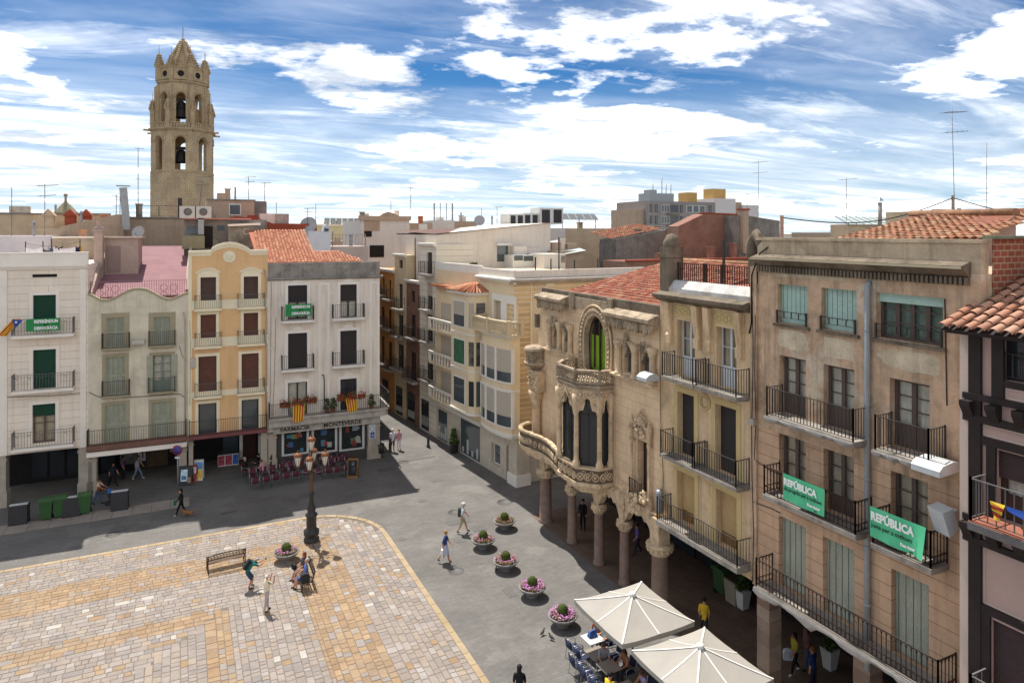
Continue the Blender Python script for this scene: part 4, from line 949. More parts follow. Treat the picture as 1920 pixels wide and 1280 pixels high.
lb = b.part(mb, 'little_balcony', P_CARV); rail_mb([(xm-w+.2, -.45, orn[2]-.02), (xm+w-.2, -.45, orn[2]-.02)], .7, .12, .012).build('railing', IRON, lb, kind='stuff')
# arcade: columns, capitals, scalloped arches
YC = [(.9, .35, 0), (3.9, .24, .0), (6.6, .25, .0), (8.85, .25, 0), (W, .39, 0)]
for x, r, y in YC:
    mb = MB(); mb.lathe([(r*1.25, 0), (r*1.25, .12), (r*1.08, .2), (r*1.05, .22), (r*.92, 2.55), (r*1.05, 2.6), (0, 2.6)], (x, y, 0), 18); col = b.part(mb, 'column', P_GRAN)
    mb = MB(); mb.lathe([(r*.95, 2.6), (r*1.25, 2.65), (r*1.15, 2.72), (r*1.5, 2.95), (r*1.6, 3.0), (r*1.6, 3.08), (0, 3.08)], (x, y, 0), 14)
    for i in range(14): a = i*2*math.pi/14; mb.ball((x+r*1.38*math.cos(a), y+r*1.38*math.sin(a), 2.86), (.09, .09, .1), 5, 4)
    mb.build('capital', P_CARV, col)
    mb = MB(); s_ = r*.8; mb.box(x-s_, x+s_, y-s_, y+s_, 3.081, zF-.004); b.part(mb, 'impost', P_CARV)
mb = MB()
for (xa, ra, _), (xb, rb, _) in zip(YC, YC[1:]):
    a, c = xa+ra*.8+.004, xb-rb*.8-.004; n = 14; pr = [(a, zF-.006), (a, 3.1)]
    for i in range(n+1):
        t = i/n; x = a+(c-a)*t; z = 3.15+.75*(math.sin(math.pi*t)**.55)-(.12 if i % 3 == 1 and 0 < i < n else 0); pr.append((x, z))
    pr += [(c, 3.1), (c, zF-.006)]
    mb.prism(pr, -.16, .2)
b.part(mb, 'arcade_arches', P_CARV)
mb = MB(); mb.prism([(-.003, zF+.0), (-.2, zF+.02), (-.22, zF+.14), (-.003, zF+.2)], BX+hw+.1, W, 'x'); b.part(mb, 'string_course', P_CARV)
for xq in (8.85, W-.1):
    mb = MB(); mb.torus((xq, -.2, zF-.45), .24, .05, 14, 5); leafy(mb, (xq, -.19, zF-.45), .17, 12); b.part(mb, 'roundel', P_CARV)
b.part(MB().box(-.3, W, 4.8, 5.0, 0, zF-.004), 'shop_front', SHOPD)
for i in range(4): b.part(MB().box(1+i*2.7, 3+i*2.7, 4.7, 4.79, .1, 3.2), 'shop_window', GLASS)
MB().add([(-.3, -.4, .006), (W+14, -.4, .006), (W+14, 5, .006), (-.3, 5, .006)], [(0, 1, 2, 3)]).build('arcade_floor', FLOORW, None, loc=b.p0, rz=b.rz, kind='structure')
# roof: tiles rising to the back
ze = zp1-.12; yb = 8.0; zr = b.px(1240, 487, yb)[1]
sv = Vector((0, yb-.3, zr-ze)); x_l = b.su(1050)
slope(b, [(x_l, .36, ze), (W, .36, ze), (W, yb, zr), (x_l+.8, yb, zr)], OLD_TILE, .1)
CN_T = mat('mixed_red_tile', 'a05c46', .88, .3, 4, .3, 60, col2=('b5785c', '8c4a3a', 'b89070', '7d4a3c', 'a8614a', '93503f', 'ad6a50'), stain=('5a4638', .35, 2.5))
tiles(b, (x_l+.1, .34, ze+.03), (1, 0, 0), sv, int((W-x_l-.1)/.22), int(sv.length/.36), CN_T, 0, .22, .36, .098)
b.part(MB().tube([(x_l+.5, yb, zr+.05), (W, yb, zr+.05)], .13, 8), 'ridge', OLD_TILE)

# --- yellow house with iron balconies
b = R2 = Bld('ochre_house', 'narrow ochre house with four small iron balconies beside the modernist house', (XR, 24.64), rp(1408))
W = b.W; zF = 4.3; zT = b.px(1320, 566)[1]
o11, o12 = b.rect(1270, 1303, 600, 708), b.rect(1343, 1381, 616, 728)
o21, o22 = b.rect(1271, 1302, 738, 856), b.rect(1342, 1381, 762, 890); o31, o32 = b.rect(1270, 1303, 886, 1010), b.rect(1343, 1382, 925, 1062)
ops = [o11, o12, o21, o22, o31, o32]
f1 = (o11[2]+o12[2])/2; f2 = (o21[2]+o22[2])/2; f3 = zF+.25
ops = [(o[0], o[1], f, t) for o, f, t in zip(ops, (f1, f1, f2, f2, f3, f3), [(o11[3]+o12[3])/2]*2+[(o21[3]+o22[3])/2]*2+[(o31[3]+o32[3])/2]*2)]
b.part(wall_mb(0, W, zF, zT, ops, 9, .35), 'wall', P_YEL)
mb = MB(); mb.prism([(-.003, zT-.2), (-.2, zT-.12), (-.42, zT), (-.45, zT+.14), (-.003, zT+.25)], 0, W, 'x'); b.part(mb, 'cornice', P_DIRT)
mb = MB(); mb.prism([(.0, zT+.003), (.45, zT+.003), (.45, zT+.75), (.3, zT+.75), (.0, zT+.42)], .6, W-.02, 'x'); b.part(mb, 'parapet', mat('whitewashed_parapet', 'c9c5be', .85, .2, 1.5, .1, 20, stain=('5d564d', .6, 1.2)))
mb = MB(); mb.box(0, .62, .0, .8, zT+.003, zT+2.2); mb.box(-.06, .68, -.06, .86, zT+1.75, zT+1.9); mb.lathe([(.36, 0), (.4, .2), (.2, .55), (0, .6)], (.31, .4, zT+2.2), 10); b.part(mb, 'corner_pier', P_DIRT)
REDT = mat('red_terrace_floor', 'a4584c', .85, .15, 1.5)
b.part(MB().box(.62, W, .46, 8.8, zT+.3, zT+.42), 'terrace_floor', REDT)
mb = rail_mb([(.66, .5, zT+.45), (W-.05, .5, zT+.45)], 1.05, .13, .014, base=.12)
for i in range(20):
    x = .8+i*(W-1.0)/20; mb.torus((x, .5, zT+1.25), .05, .012, 8, 4); mb.torus((x, .5, zT+.62), .05, .012, 8, 4)
for x in (W*.42, W*.62): mb.box(x-.03, x+.03, .47, .53, zT+.42, zT+1.55); mb.box(x+.12, x+.18, .47, .53, zT+.42, zT+1.55)
b.part(mb, 'terrace_railing', IRONR, kind='stuff')
for k, o in enumerate(ops):
    if k < 2: sash(b, o, FRW2, GLASSC, .28, 2, 2, CURTG, door=.32); 
    elif k < 4: roller(b, o, CHAR, .28)
    else: roller(b, (o[0], o[1], o[2]+(o[3]-o[2])*.22, o[3]), mat('straw_blind', 'b79a6d', .75, .1, 3), .26); sash(b, o, mat('ochre_wood_door', '8a6a3e', .7, .15), GLASS, .3, 2, 2, door=.4)
    if k > 1: surround(b, o, P_YEL2, .24, .03)
for xq, w in ((ops[0][0]-.55, .3), (ops[0][1]+.1, .3), (ops[1][0]-.48, .3), (min(ops[1][1]+.12, W-.34), .3)):
    mb = MB(); mb.prism([(-.003, zT-.2), (-.32, zT-.2), (-.26, zT-.9), (-.14, zT-1.5), (-.22, zT-1.6), (-.2, zT-1.95), (-.003, zT-2.0)], xq, xq+w, 'x'); b.part(mb, 'bracket', P_YEL)
for o in ops[:2]:
    mb = MB(); mb.box(o[0]-.1, o[1]+.05, -.03, -.004, o[3]+.1, zT-.3)
    for i in range(7): x = o[0]+(o[1]-o[0])*i/6; mb.torus((x, -.04, (o[3]+zT)/2-.1+.05*(-1)**i), .11, .02, 9, 4)
    b.part(mb, 'relief_panel', P_YEL2)
mc = b.px(1322, 753); mb = MB(); mb.torus((mc[0], -.02, mc[1]), .3, .05, 20, 5); mb.torus((mc[0], -.02, mc[1]), .2, .025, 16, 4); b.part(mb, 'medallion', P_YEL2)
for (u0, u1, f) in ((1243, 1303, f1), (1306, 1387, f1), (1240, 1302, f2), (1303, 1388, f2)):
    x0, x1 = max(b.su(u0, -.6), .02), min(b.su(u1, -.6), W-.03); balcony(b, x0, x1, f, .72, 1.0, .13, CONC, IRON, step=.14)
balcony(b, max(.0, b.su(1231, -.75)), b.su(1384, -.75), f3, .8, 1.0, .2, CONC, IRON, step=.14)
b.part(MB().lathe([(.0, 0), (.17, 0), (.19, .06), (.19, .85), (.15, .98), (0, 1.0)], (.35, -.3, f3+.1), 14), 'water_heater', METAL)
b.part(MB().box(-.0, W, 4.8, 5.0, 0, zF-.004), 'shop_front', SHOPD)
for x0, c_ in ((2.2, 'green_bin_a'), (3.1, 'b')): pass
b.part(MB().box(0, W, .02, .4, zF-.4, zF-.004), 'lintel_beam', P_YEL)

# --- tan house with the republic banners
b = R1 = Bld('tan_house', 'peeling tan four storey house with turquoise blinds and a grey drainpipe', rp(1409), rp(1839))
W = b.W; zF = 4.15; zT = b.px(1620, 497)[1]-.1
def orow(us, vts, vb, fl=None):
    r = []
    for (u0, u1), vt in zip(us, vts):
        a = b.rect(u0, u1, vt, vb); r.append([a[0], a[1], a[2], a[3]])
    zt = sum(q[3] for q in r)/len(r)
    return [(q[0], q[1], fl if fl is not None else q[2], zt) for q in r]
fA, fC, fE = 10.55, 7.75, 4.35
r1 = [b.rect(1458, 1514, 534, 609), b.rect(1540, 1606, 542, 621), b.rect(1643, 1768, 554, 641)]; zb_ = sum(q[2] for q in r1)/3; zt_ = sum(q[3] for q in r1)/3; r1 = [(q[0], q[1], zb_, zt_) for q in r1]
r2 = orow(((1461.5, 1511), (1544, 1602), (1668, 1743)), (670, 689, 714), 800, fA)
r3 = orow(((1461, 1511), (1544, 1601), (1670, 1740)), (818, 847, 890), 950, fC); r4 = orow(((1460, 1511), (1543, 1602), (1671, 1741)), (979, 1021, 1075), 1100, fE)
UPO = r1+r2
zsp = fA-.75
b.part(wall_mb(0, W, zsp, zT, UPO, 10, .32), 'upper_wall', P_TAN)
b.part(wall_mb(0, W, zF, zsp-.002, r3+r4, 10, .32), 'lower_wall', P_TAN2)
mb = MB(); mb.prism([(-.003, zT-.1), (-.1, zT-.08), (-.34, zT+.1), (-.42, zT+.12), (-.42, zT+.22), (-.003, zT+.34)], .35, W-.25, 'x'); cor = b.part(mb, 'cornice', P_DIRT)
for i in range(56): x = .45+(W-.8)*i/55; MB().box(x, x+.075, -.16, -.004, zT-.32, zT-.1).build('dentil', P_DIRT, cor)
b.part(MB().box(.36, W-.26, -.46, -.425, zT+.14, zT+.2), 'gutter', mat('pale_gutter', 'b9ad90', .7, .1))
zP = b.px(1620, 453)[1]
mb = MB(); mb.box(.3, W, .0, .35, zT+.003, zP); mb.box(.25, W+.03, -.06, .42, zP, zP+.1); b.part(mb, 'parapet', P_TAN.copy() if False else mat('stained_parapet', 'c2ae92', .93, .22, .9, .4, 16, stain=('6d6152', .7, .7), streak=('5f5547', .55), patch=('d8c8ab', .6, .6)))
mb = MB(); mb.tube([(-.1, .18, zT+.15), (-.15, .18, zT+.75), (.05, .18, zT+1.05), (.32, .18, zP-.15), (.4, .18, zP+.02)], .22, 10); mb.box(-.12, .32, -.05, .4, zT-.8, zT+.2); b.part(mb, 'corner_scroll', P_DIRT)
b.part(MB().box(.02, .32, -.09, -.004, zF, zT-.15), 'corner_pilaster', P_TAN)
for k, o in enumerate(r1):
    mb = MB(); mb.prism([(-.003, o[2]-.14), (-.12, o[2]-.12), (-.12, o[2]-.03), (.3, o[2]-.001)], o[0]-.12, o[1]+.12, 'x'); b.part(mb, 'window_sill', P_DIRT)
    if k < 2:
        roller(b, o, TEAL, .2, pitch=.075)
        mb = MB(); n = 7
        for i in range(n): x = o[0]+(o[1]-o[0])*(i+.5)/n; mb.box(x-.006, x+.006, .182, .186, o[2]+.3, o[3])
        b.part(mb, 'blind_cord', mat('dark_cord', '4d5f5a', .8), kind='stuff')
    else:
        roller(b, (o[0], o[1], o[3]-.28, o[3]), TEAL, .14); sash(b, o, FRG, GLASSC, .22, 4, 3, mat('greenish_curtain', '7f9384', .9, .25, 2.5, streak=('b9b3a4', .6)), fw=.09)
    b.part(rail_mb([(o[0]+.02, -.05, o[2]-.0), (o[1]-.02, -.05, o[2]-.0)], .42, .32, .014, base=.2), 'window_bar', IRON)
for o in r2+r3:
    sash(b, o, FRG, GLASSC, .24, 2, 3, CURTG if o in r3 else CURT, fw=.1, door=.3 if o in r2 else .2)
for o in r4:
    roller(b, (o[0], o[1], o[2]+.02, o[3]), TEALD, .2, pitch=.05)
    mb = MB(); n = 5
    for i in range(n): x = o[0]+(o[1]-o[0])*(i+.5)/n; mb.box(x-.008, x+.008, .178, .183, o[2], o[3])
    b.part(mb, 'blind_cord', mat('dark_cord', '4d5f5a', .8), kind='stuff')
CEM = mat('pale_cement_patch', 'd0c0a4', .93, .25, 1.4, .4, 22, stain=('8d7f6b', .6, 1.2), streak=('77695a', .5))
def cement(u0, u1, v0, v1, n=22):   # irregular re-rendered area, 3 mm proud
    o = b.rect(u0, u1, v0, v1); cx_, cz_ = (o[0]+o[1])/2, (o[2]+o[3])/2; hx, hz = (o[1]-o[0])/2, (o[3]-o[2])/2; pts = []
    for i in range(n): t = 2*math.pi*i/n; k = random.uniform(.8, 1.05); c_, s_ = math.cos(t), math.sin(t); q = 1/max(abs(c_), abs(s_))**.7; pts.append((cx_+hx*c_*q*k*.9, cz_+hz*s_*q*k*.9))
    b.part(MB().prism(pts, -.004, -.0015), 'cement_patch', CEM)
for a in ((1452, 1522, 617, 660), (1536, 1612, 632, 676), (1640, 1775, 656, 700), (1440, 1600, 512, 524), (1520, 1534, 700, 760)): cement(*a)
def bal2(u0, u1, f, pr=.8, st='', ms=CONC, h=1.0, stp=.13, m=IRON): return balcony(b, b.su(u0, -pr), min(b.su(u1, -pr), W-.04), f, pr, h, .15, ms, m, step=stp, style=st, r=.01)
SOOT = CONC
bA = bal2(1434, 1600, fA); bB = bal2(1636, 1742, fA); bC = bal2(1429, 1604, fC, .8, 'belly', CONC, 1.0, .15, IRONR); bD = bal2(1632, 1746, fC, .8, 'belly', CONC, 1.0, .15, IRONR)
bE = bal2(1414, 1760, fE, .85, 'belly', CONC, 1.0, .15, IRONR)
# torn netting hung under the balcony edges
def net(x0, x1, z, pr, sag, nm='netting'):
    n = 26; vs = []; mb = MB()
    for i in range(n+1):
        x = x0+(x1-x0)*i/n; s_ = sag*(.6+.4*math.sin(i*.9)+.2*math.sin(i*2.3)); vs += [(x, -pr-.04, z+.02), (x, -pr-.08, z-s_*.6), (x, -pr+.18, z-s_-.06)]
    mb.add(vs, [(3*i+k, 3*i+3+k, 3*i+4+k, 3*i+1+k) for i in range(n) for k in (0, 1)], True); b.part(mb, nm, TARP)
net(b.su(1434, -.8), b.su(1600, -.8), fA-.02, .8, .2); net(b.su(1636, -.8), b.su(1742, -.8), fA-.02, .8, .2); net(b.su(1414, -.85), b.su(1760, -.85), fE-.02, .85, .34)
# drainpipe
xp = b.su(1626, -.12); mb = MB(); mb.tube([(xp, -.02, zT-.4), (xp, -.12, zT-.55), (xp, -.12, 3.4)], .085, 10)
for z in (13.9, 11.6, 9.3, 7.2, 5.4): mb.cyl((xp, -.12, z), (xp, -.12, z+.07), .1, .1, 10)
b.part(mb, 'drainpipe', PIPE)
# flood lights fixed to the wall
lx = b.rect(1727, 1790, 858, 886, -.6); mb = MB(); c = (b.su(1758, -.5), -.45, b.px(1758, 872, -.5)[1])
mb.prism([(-.6, -.14), (-.6, .02), (-.45, .14), (.0, .2), (.3, .14), (.35, -.1)], -.4, .4, 'x'); mb.xf(Matrix.Translation(c)); b.part(mb, 'floodlight', mat('lamp_white', 'c2c5c4', .5, .08))
mb = MB(); mb.prism([(-.3, -.36), (.05, -.3), (.12, .3), (-.24, .36)], -.26, .26, 'x'); mb.box(-.06, .06, .05, .38, -.05, .05); mb.xf(Matrix.Translation((b.su(1776, -.4), -.45, b.px(1776, 968, -.4)[1])) @ Matrix.Rotation(R(-14), 4, 'Z') @ Matrix.Rotation(R(24), 4, 'X')); b.part(mb, 'wall_lamp', mat('lamp_white', 'c2c5c4'))
# pillars and arcade
for u, wd in ((1420, .6), (1600, .6)):
    xx = b.su(u); mb = MB(); k = 9
    for i in range(k): mb.box(xx+.01*(i % 2), xx+wd-.01*((i+1) % 2), -.02, .58, 4.1*i/k+.004, 4.1*(i+1)/k-.004)
    b.part(mb, 'pillar', mat('brown_stone_pillar', '8d7767', .9, .2, 1, .25, 20, col2=('9c8877', '7d6758', '8c7462')))
b.part(MB().box(W-.7, W, 0, .6, 0, zF-.004), 'pillar', P_TAN2)
b.part(MB().box(0, W, .03, .4, zF-.35, zF-.004), 'lintel_beam', P_TAN2)
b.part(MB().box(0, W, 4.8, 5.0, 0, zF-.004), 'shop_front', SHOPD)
# near end wall above the half-timbered house: red coating and bare brick
BRK = mat('bare_brick', '8e4f3c', .92, .2, 2, .3, 20, joints=(.34, .17, 'a08a72', .02, 'YZ'), stain=('5a4036', .6, 1.0))
mb = MB(); mb.box(W+.005, W+.03, .5, 9.8, zP-1.55, zP+.12); b.part(mb, 'brick_end_wall', BRK)
mb = MB(); mb.box(W+.005, W+.05, .5, 9.8, 12.5, zP-1.56); b.part(mb, 'red_coating', mat('red_waterproofing', '7e2b26', .7, .15, 1.2, stain=('5c2420', .4, 1.5)))
b.part(MB().box(W-.2, W+.2, .42, 10, zP+.12, zP+.2), 'coping', mat('green_coping', '6f7a66', .85, .3, 2))

CABR = mat('dark_cable', '3c352f', .8, .1)
for pts in (((1412, 560), (1414, 640), (1413, 720), (1411, 800), (1412, 900), (1415, 1000), (1413, 1090)), ((1418, 590), (1417, 700), (1419, 790), (1416, 860), (1440, 880), (1462, 890)), ((1414, 940), (1425, 946), (1445, 953), (1462, 962)), ((1770, 560), (1772, 650), (1774, 760))):
    b.part(MB().tube([(*((lambda q: (q[0], -.1 if q[0] < .34 else -.02, q[1]))(b.px(u, v, -.05))),) for u, v in pts], .016, 5), 'facade_cable', CABR)
o = b.rect(1402, 1412, 783, 795, -.15); b.part(MB().box(max(.05, o[0]), max(.05, o[0])+.28, -.25, -.1, o[2], o[3]), 'junction_box', CONCL)
# --- half-timbered house at the right edge
XH = 18.5
b = HT = Bld('half_timbered_house', 'pink half timbered house with dark beams and terracotta eaves at the right edge', (XH, 11.04), (XH, 5.2))
W = b.W; zT = b.px(1805, 622)[1]
PINK = mat('dusty_pink_stucco', 'b89b90', .9, .07, .8, .1, 20); PINKL = mat('pale_pink_edge', 'cdb8a9', .9, .06, 1); BEAM = mat('dark_beam', '2e2422', .7, .2, 3, .15, 20)
zq = [b.px(1805, v)[1] for v in (742, 768, 800, 968, 995, 1092, 1105)]   # beam levels at the corner column
z1a, z1b, z1c, z2a, z2b, z3a, z3b = zq
wx0 = b.su(1878); wz0 = b.px(1878, 712)[1]; wz1 = b.px(1878, 628)[1]
o1 = (wx0, W-.8, wz0, wz1); o2 = (b.su(1868), W-.6, z2a+.25, z1c-.35); o3 = (b.su(1858), W-.6, .4, z3b-.4)
b.part(wall_mb(0, W, 0, zT, [o1, o2, o3], 8, .35), 'wall', PINK)
b.part(MB().box(-.004, .22, -.05, -.004, 0, zT), 'corner_strip', PINKL)
x1, x2 = b.su(1800.5), b.su(1813)
def beam(x0, x1_, z0, z1_, t=.09): b.part(MB().box(x0, x1_, -t, -.004, z0, z1_), 'beam', BEAM)
beam(.24, .24+.3, 0, zT, .1)
xe = b.su(1862); beam(xe, xe+.28, z1a+.01, zT, .08)
beam(.1, W, z1a-.02, z1a+.14, .12); beam(.1, W, z1b-.22, z1b-.04, .11); beam(.54, W, z1c-.3, z1c-.1, .085)
beam(.1, W, z2a+.0, z2a+.16, .12); beam(.1, W, z2b-.16, z2b-.0, .11); beam(.54, W, z3b-.3, z3b-.1, .085)
xm = b.su(1852); beam(xm, xm+.22, z2a+.16, z1c-.3, .08); xm3 = b.su(1842); beam(xm3, xm3+.22, 0, z3b-.3, .08)
beam(o1[0]-.14, o1[0], o1[2], zT, .07); beam(o1[0]-.14, W, o1[2]-.16, o1[2], .07)
for z0, z1_ in ((z1b-.04, z1a-.02), (z2b, z2a)):
    for i in range(6):
        xx = .12+i*.62; mb = MB(); mb.prism([(-.004, z0-.05), (-.12, z0-.05), (-.3, z1_-.14), (-.3, z1_-.02), (-.004, z1_-.02)], xx, xx+.26, 'x'); b.part(mb, 'bracket', BEAM)
# pale edge lines round the pink panels
def panel(x0, x1_, z0, z1_):
    if x1_-x0 < .25 or z1_-z0 < .25: return
    e = .035; mb = MB(); t = -.008
    mb.box(x0, x0+e, t, -.003, z0, z1_); mb.box(x1_-e, x1_, t, -.003, z0, z1_); mb.box(x0+e, x1_-e, t, -.003, z0, z0+e); mb.box(x0+e, x1_-e, t, -.003, z1_-e, z1_); b.part(mb, 'panel_edge', PINKL)
panel(.56, xe-.02, z1a+.16, zT-.1); panel(xe+.3, o1[0]+1.2, z1a+.16, o1[2]-.18); panel(.56, W, z1c-.08, z1b-.24); panel(.56, xm-.02, z2a+.2, z1c-.32); panel(.56, W, z3b-.08, z2b-.18); panel(.56, xm3-.02, .5, z3b-.32)
sash(b, o1, BEAM, GLASS, .2, 2, 2); b.part(rail_mb([(o1[0]+.03, .05, o1[2]+.02), (o1[1], .05, o1[2]+.02)], .65, .2, .012), 'window_bar', IRON)
roller(b, (o2[0], o2[1], o2[2]+(o2[3]-o2[2])*.6, o2[3]), mat('aubergine_blind', '453535', .7, .08), .12); sash(b, o2, WOODD, GLASSC, .2, 2, 1, CURT, fw=.14, door=.3)
roller(b, o3, mat('aubergine_blind', '453535'), .12)
TERR = mat('terracotta_floor', '9a614c', .85, .15, 2)
xb_ = .62
bl = MB(); bl.box(xb_, W, -.75, -.004, z2a+.17, z2a+.27); ob = b.part(bl, 'balcony', TERR)
MB().box(xb_, W, -.78, -.751, z2a+.05, z2a+.24).build('fascia', IRONG, ob)
rail_mb([(xb_+.04, -.01, z2a+.27), (xb_+.04, -.71, z2a+.27), (W, -.71, z2a+.27)], 1.05, .2, .012).build('railing', IRONG, ob, kind='stuff')
z4 = b.px(1815, 1262, -.7)[1]-1.05
bl = MB(); bl.box(xb_, W, -.75, -.004, z4-.12, z4); ob2 = b.part(bl, 'balcony', TERR); rail_mb([(xb_+.04, -.01, z4), (xb_+.04, -.71, z4), (W, -.71, z4)], 1.05, .2, .012).build('railing', IRONG, ob2, kind='stuff')
# eaves and tiled roof
ze = zT+.12; ru = Vector((0, 7.0, 2.55)); b.part(MB().box(-.12, W, -.5, .1, zT+.0, zT+.08), 'eave_board', BEAM)
slope(b, [(-.2, -.55, ze-.02), (W, -.55, ze-.02), (W, -.55+7, ze-.02+2.55), (-.2, -.55+7, ze-.02+2.55)], BEAM, .06)
HT_T = mat('peach_terracotta', 'b08066', .85, .18, 2.5, .2, 40, col2=('b98b72', 'a6735a', 'c09a80', 'b2866e', '9c6c55'), stain=('7a5a48', .4, 2))  # the tiles' own lighter peach, tone varying from piece to piece
tiles(b, (-.25, -.62, ze+.03), (1, 0, 0), ru, int((W+.2)/.31), 18, HT_T, 260, .31, .42, .118, near=lambda c: c[1]*.42+c[0]*.31)
# cover course of tiles in the valleys
b.part(MB().box(-.02, .0, -.5, 6, ze, ze+.1), 'verge', PINKL)
# ------------------------------------------------------------------ the side street
SA, SB = Vector((20.05, 42.5, 0)), Vector((18.6, 56.9, 0))
def sp_(u):   # point of the street's right-hand building line seen in column u
    r = ray(u, 600); n = Vector((-(SB-SA).y, (SB-SA).x, 0)); t = SA.dot(n)/Vector((r.x, r.y, 0)).dot(n); return (r.x*t, r.y*t)
P_BEI = mat('beige_stucco', 'e3ceaa', .9, .08, .7, .1, 20, streak=('b5a27f', .35)); P_BEIW = mat('cream_white_trim', 'e2dccf', .85, .06, 1)
P_BRICKP = mat('imitation_brick_stucco', 'cdb085', .9, .08, 1.5, .1, 20, joints=(.62, .34, 'e0d2b4', .03))
P_SGR = mat('sgraffito_panel', 'd3c09b', .9, .1, 1)
P_WHW = mat('whitewashed_wall', 'dfd3c4', .92, .1, .35, .15, 12, stain=('b29f92', .4, .35), streak=('9e9488', .35))
P_WHR = mat('scored_white_stucco', 'e0d6c4', .9, .07, .6, joints=(20, .5, 'b3ab9a', .02))
P_BRKO = mat('old_brick', '7d5748', .92, .2, 1.5, .3, 15, joints=(.3, .09, '8f7c6c', .012), stain=('5a4338', .5, .8))
P_BEI2 = mat('sandy_stucco', 'cdbb9a', .9, .1, .6, streak=('a8977a', .5))
P_OR2 = mat('deep_orange_stucco', 'b98348', .9, .1, .6, streak=('946839', .4))
MARB = mat('shop_marble', 'c9bda9', .6, .15, 1.2, .05, 20, stain=('a9987f', .4, 1.0))
TAU = mat('taupe_blind', 'b5aa99', .75, .06, 3)
# --- beige corner house with the rounded bay
b = C1 = Bld('bay_corner_house', 'beige corner house with a rounded bay, balustrade and imitation brick side wall', sp_(901), (20.15, 41.35))
W = b.W; zT = b.px(930, 524)[1]
o1 = b.rect(926.5, 940, 563, 600); o2 = b.rect(951, 965, 570, 606)
zg = b.px(935, 808)[1]
shopw = b.rect(921, 938, 832, 872); door = b.rect(949, 968, 832, 893); door = (door[0], door[1], .05, door[3])
b.part(wall_mb(0, W, zg, zT, [o1, o2], 9, .3), 'wall', P_BEI)
b.part(wall_mb(0, W, 0, zg-.002, [shopw, door], 5, .35), 'shop_front', MARB)
for o in (o1, o2): roller(b, o, TAU, .2)
mb = MB(); x0, x1 = o1[0]-.25, o2[1]+.22; zt = max(o1[3], o2[3])+.45; mb.prism([(x0, o1[2]-.3), (o1[0], o1[2]-.3), (o1[0], o1[3]), (o1[1], o1[3]), (o1[1], o1[2]-.3), (o2[0], o1[2]-.3), (o2[0], o2[3]), (o2[1], o2[3]), (o2[1], o1[2]-.3), (x1, o1[2]-.3), (x1, zt), (x0, zt)], -.05, -.003); b.part(mb, 'window_surround', P_BEIW)
mb = MB(); mb.prism([(-.003, zT-.2), (-.15, zT-.15), (-.42, zT+.05), (-.42, zT+.16), (-.003, zT+.24)], -.2, W+.3, 'x'); b.part(mb, 'cornice', P_BEIW)
zP = b.px(945, 506)[1]
b.part(MB().box(-.1, W+.02, .0, .3, zT+.24, zP), 'parapet', P_WHW)
# rounded bay on the street side and its balustrade
bx0, bx1 = b.su(905, -.5), b.su(958, -.75); zb0 = b.px(930, 806, -.8)[1]; zb1 = b.px(935, 630, -.8)[1]
def bayplan(k=0, n=10): 
    c = (bx0+bx1)/2; hw = (bx1-bx0)/2+k; return [(c+hw*math.cos(R(180+180*i/n)), (-.05 if i in (0, n) else -.2)-(.85+k)*abs(math.sin(R(180*i/n)))**.6) for i in range(n+1)]
mb = MB(); mb.prism([(x, min(y, -.003)) for x, y in bayplan()], zb0, zb1, 'z', smooth=False); by = b.part(mb, 'bay', P_BEI)
for za, zb, k in ((zb0-.25, zb0-.001, -.12), (zb0-.05, zb0+.12, .06), (zb1+.001, zb1+.18, .12), ((zb0+zb1)/2-.35, (zb0+zb1)/2-.2, .03)): MB().prism([(x, min(y, -.004)) for x, y in bayplan(k)], za, zb, 'z').build('bay_moulding', P_BEIW, by)
pl = bayplan(.03)
def strip(i0, i1, za, zb, off, m, nm):
    p = bayplan(off)[i0:i1+1]; k = len(p); q = bayplan(off-.06)[i0:i1+1]
    return MB().prism([(x, y) for x, y in p]+[(x, y) for x, y in reversed(q)], za, zb, 'z').build(nm, m, by)
hz = zb1-zb0
for za, zb in ((zb0+hz*.09, zb0+hz*.44), (zb0+hz*.55, zb0+hz*.88)):
    for i0, i1 in ((1, 4), (4, 6), (6, 9)):
        zm = za+(zb-za)*(.3)
        strip(i0, i1, zm, zb, .02, TAU, 'bay_blind'); strip(i0, i1, za, zm, .02, GLASSB, 'bay_window')
    for i in (1, 4, 6, 9):
        p = bayplan(.05)[i]; MB().box(p[0]-.11, p[0]+.11, p[1]-.02, p[1]+.16, za-.1, zb+.1).build('mullion', P_BEIW, by)
    strip(1, 9, za-.1, za, .1, P_BEIW, 'sill')
zt1 = zb1+.18
mb = MB(); pb = [(bx0-.3, -.1), (bx0-.25, -1.15), ((bx0+bx1)/2+.1, -1.3), (bx1+.25, -1.05), (bx1+.3, -.1)]
for p, q in zip(pb, pb[1:]): baluster_run(mb, (*p, zt1+.12), (*q, zt1+.12), .75, max(3, int((Vector(p)-Vector(q)).length/.2)), .075); mb.bar((*p, zt1+.06), (*q, zt1+.06), .22, .12); mb.bar((*p, zt1+.93), (*q, zt1+.93), .24, .12)
for p in pb: mb.box(p[0]-.12, p[0]+.12, p[1]-.12, p[1]+.12, zt1, zt1+1.05)
b.part(MB().prism([(x, min(y, -.005)) for x, y in pb], zt1-.002, zt1+.02, 'z'), 'balcony_floor', CONCL); b.part(mb, 'balustrade', P_BEI2, kind='stuff')
sw = sash(b, shopw, P_BEIW, mat('poster_glass', '5c6468', .3, .8, 6, stain=('c2bfb4', .5, 5)), .25, 1, 1)
sash(b, door, WOODD, GLASSB, .3, 1, 1)
mb = MB(); xm = (door[0]+door[1])/2; w = (door[1]-door[0])/2
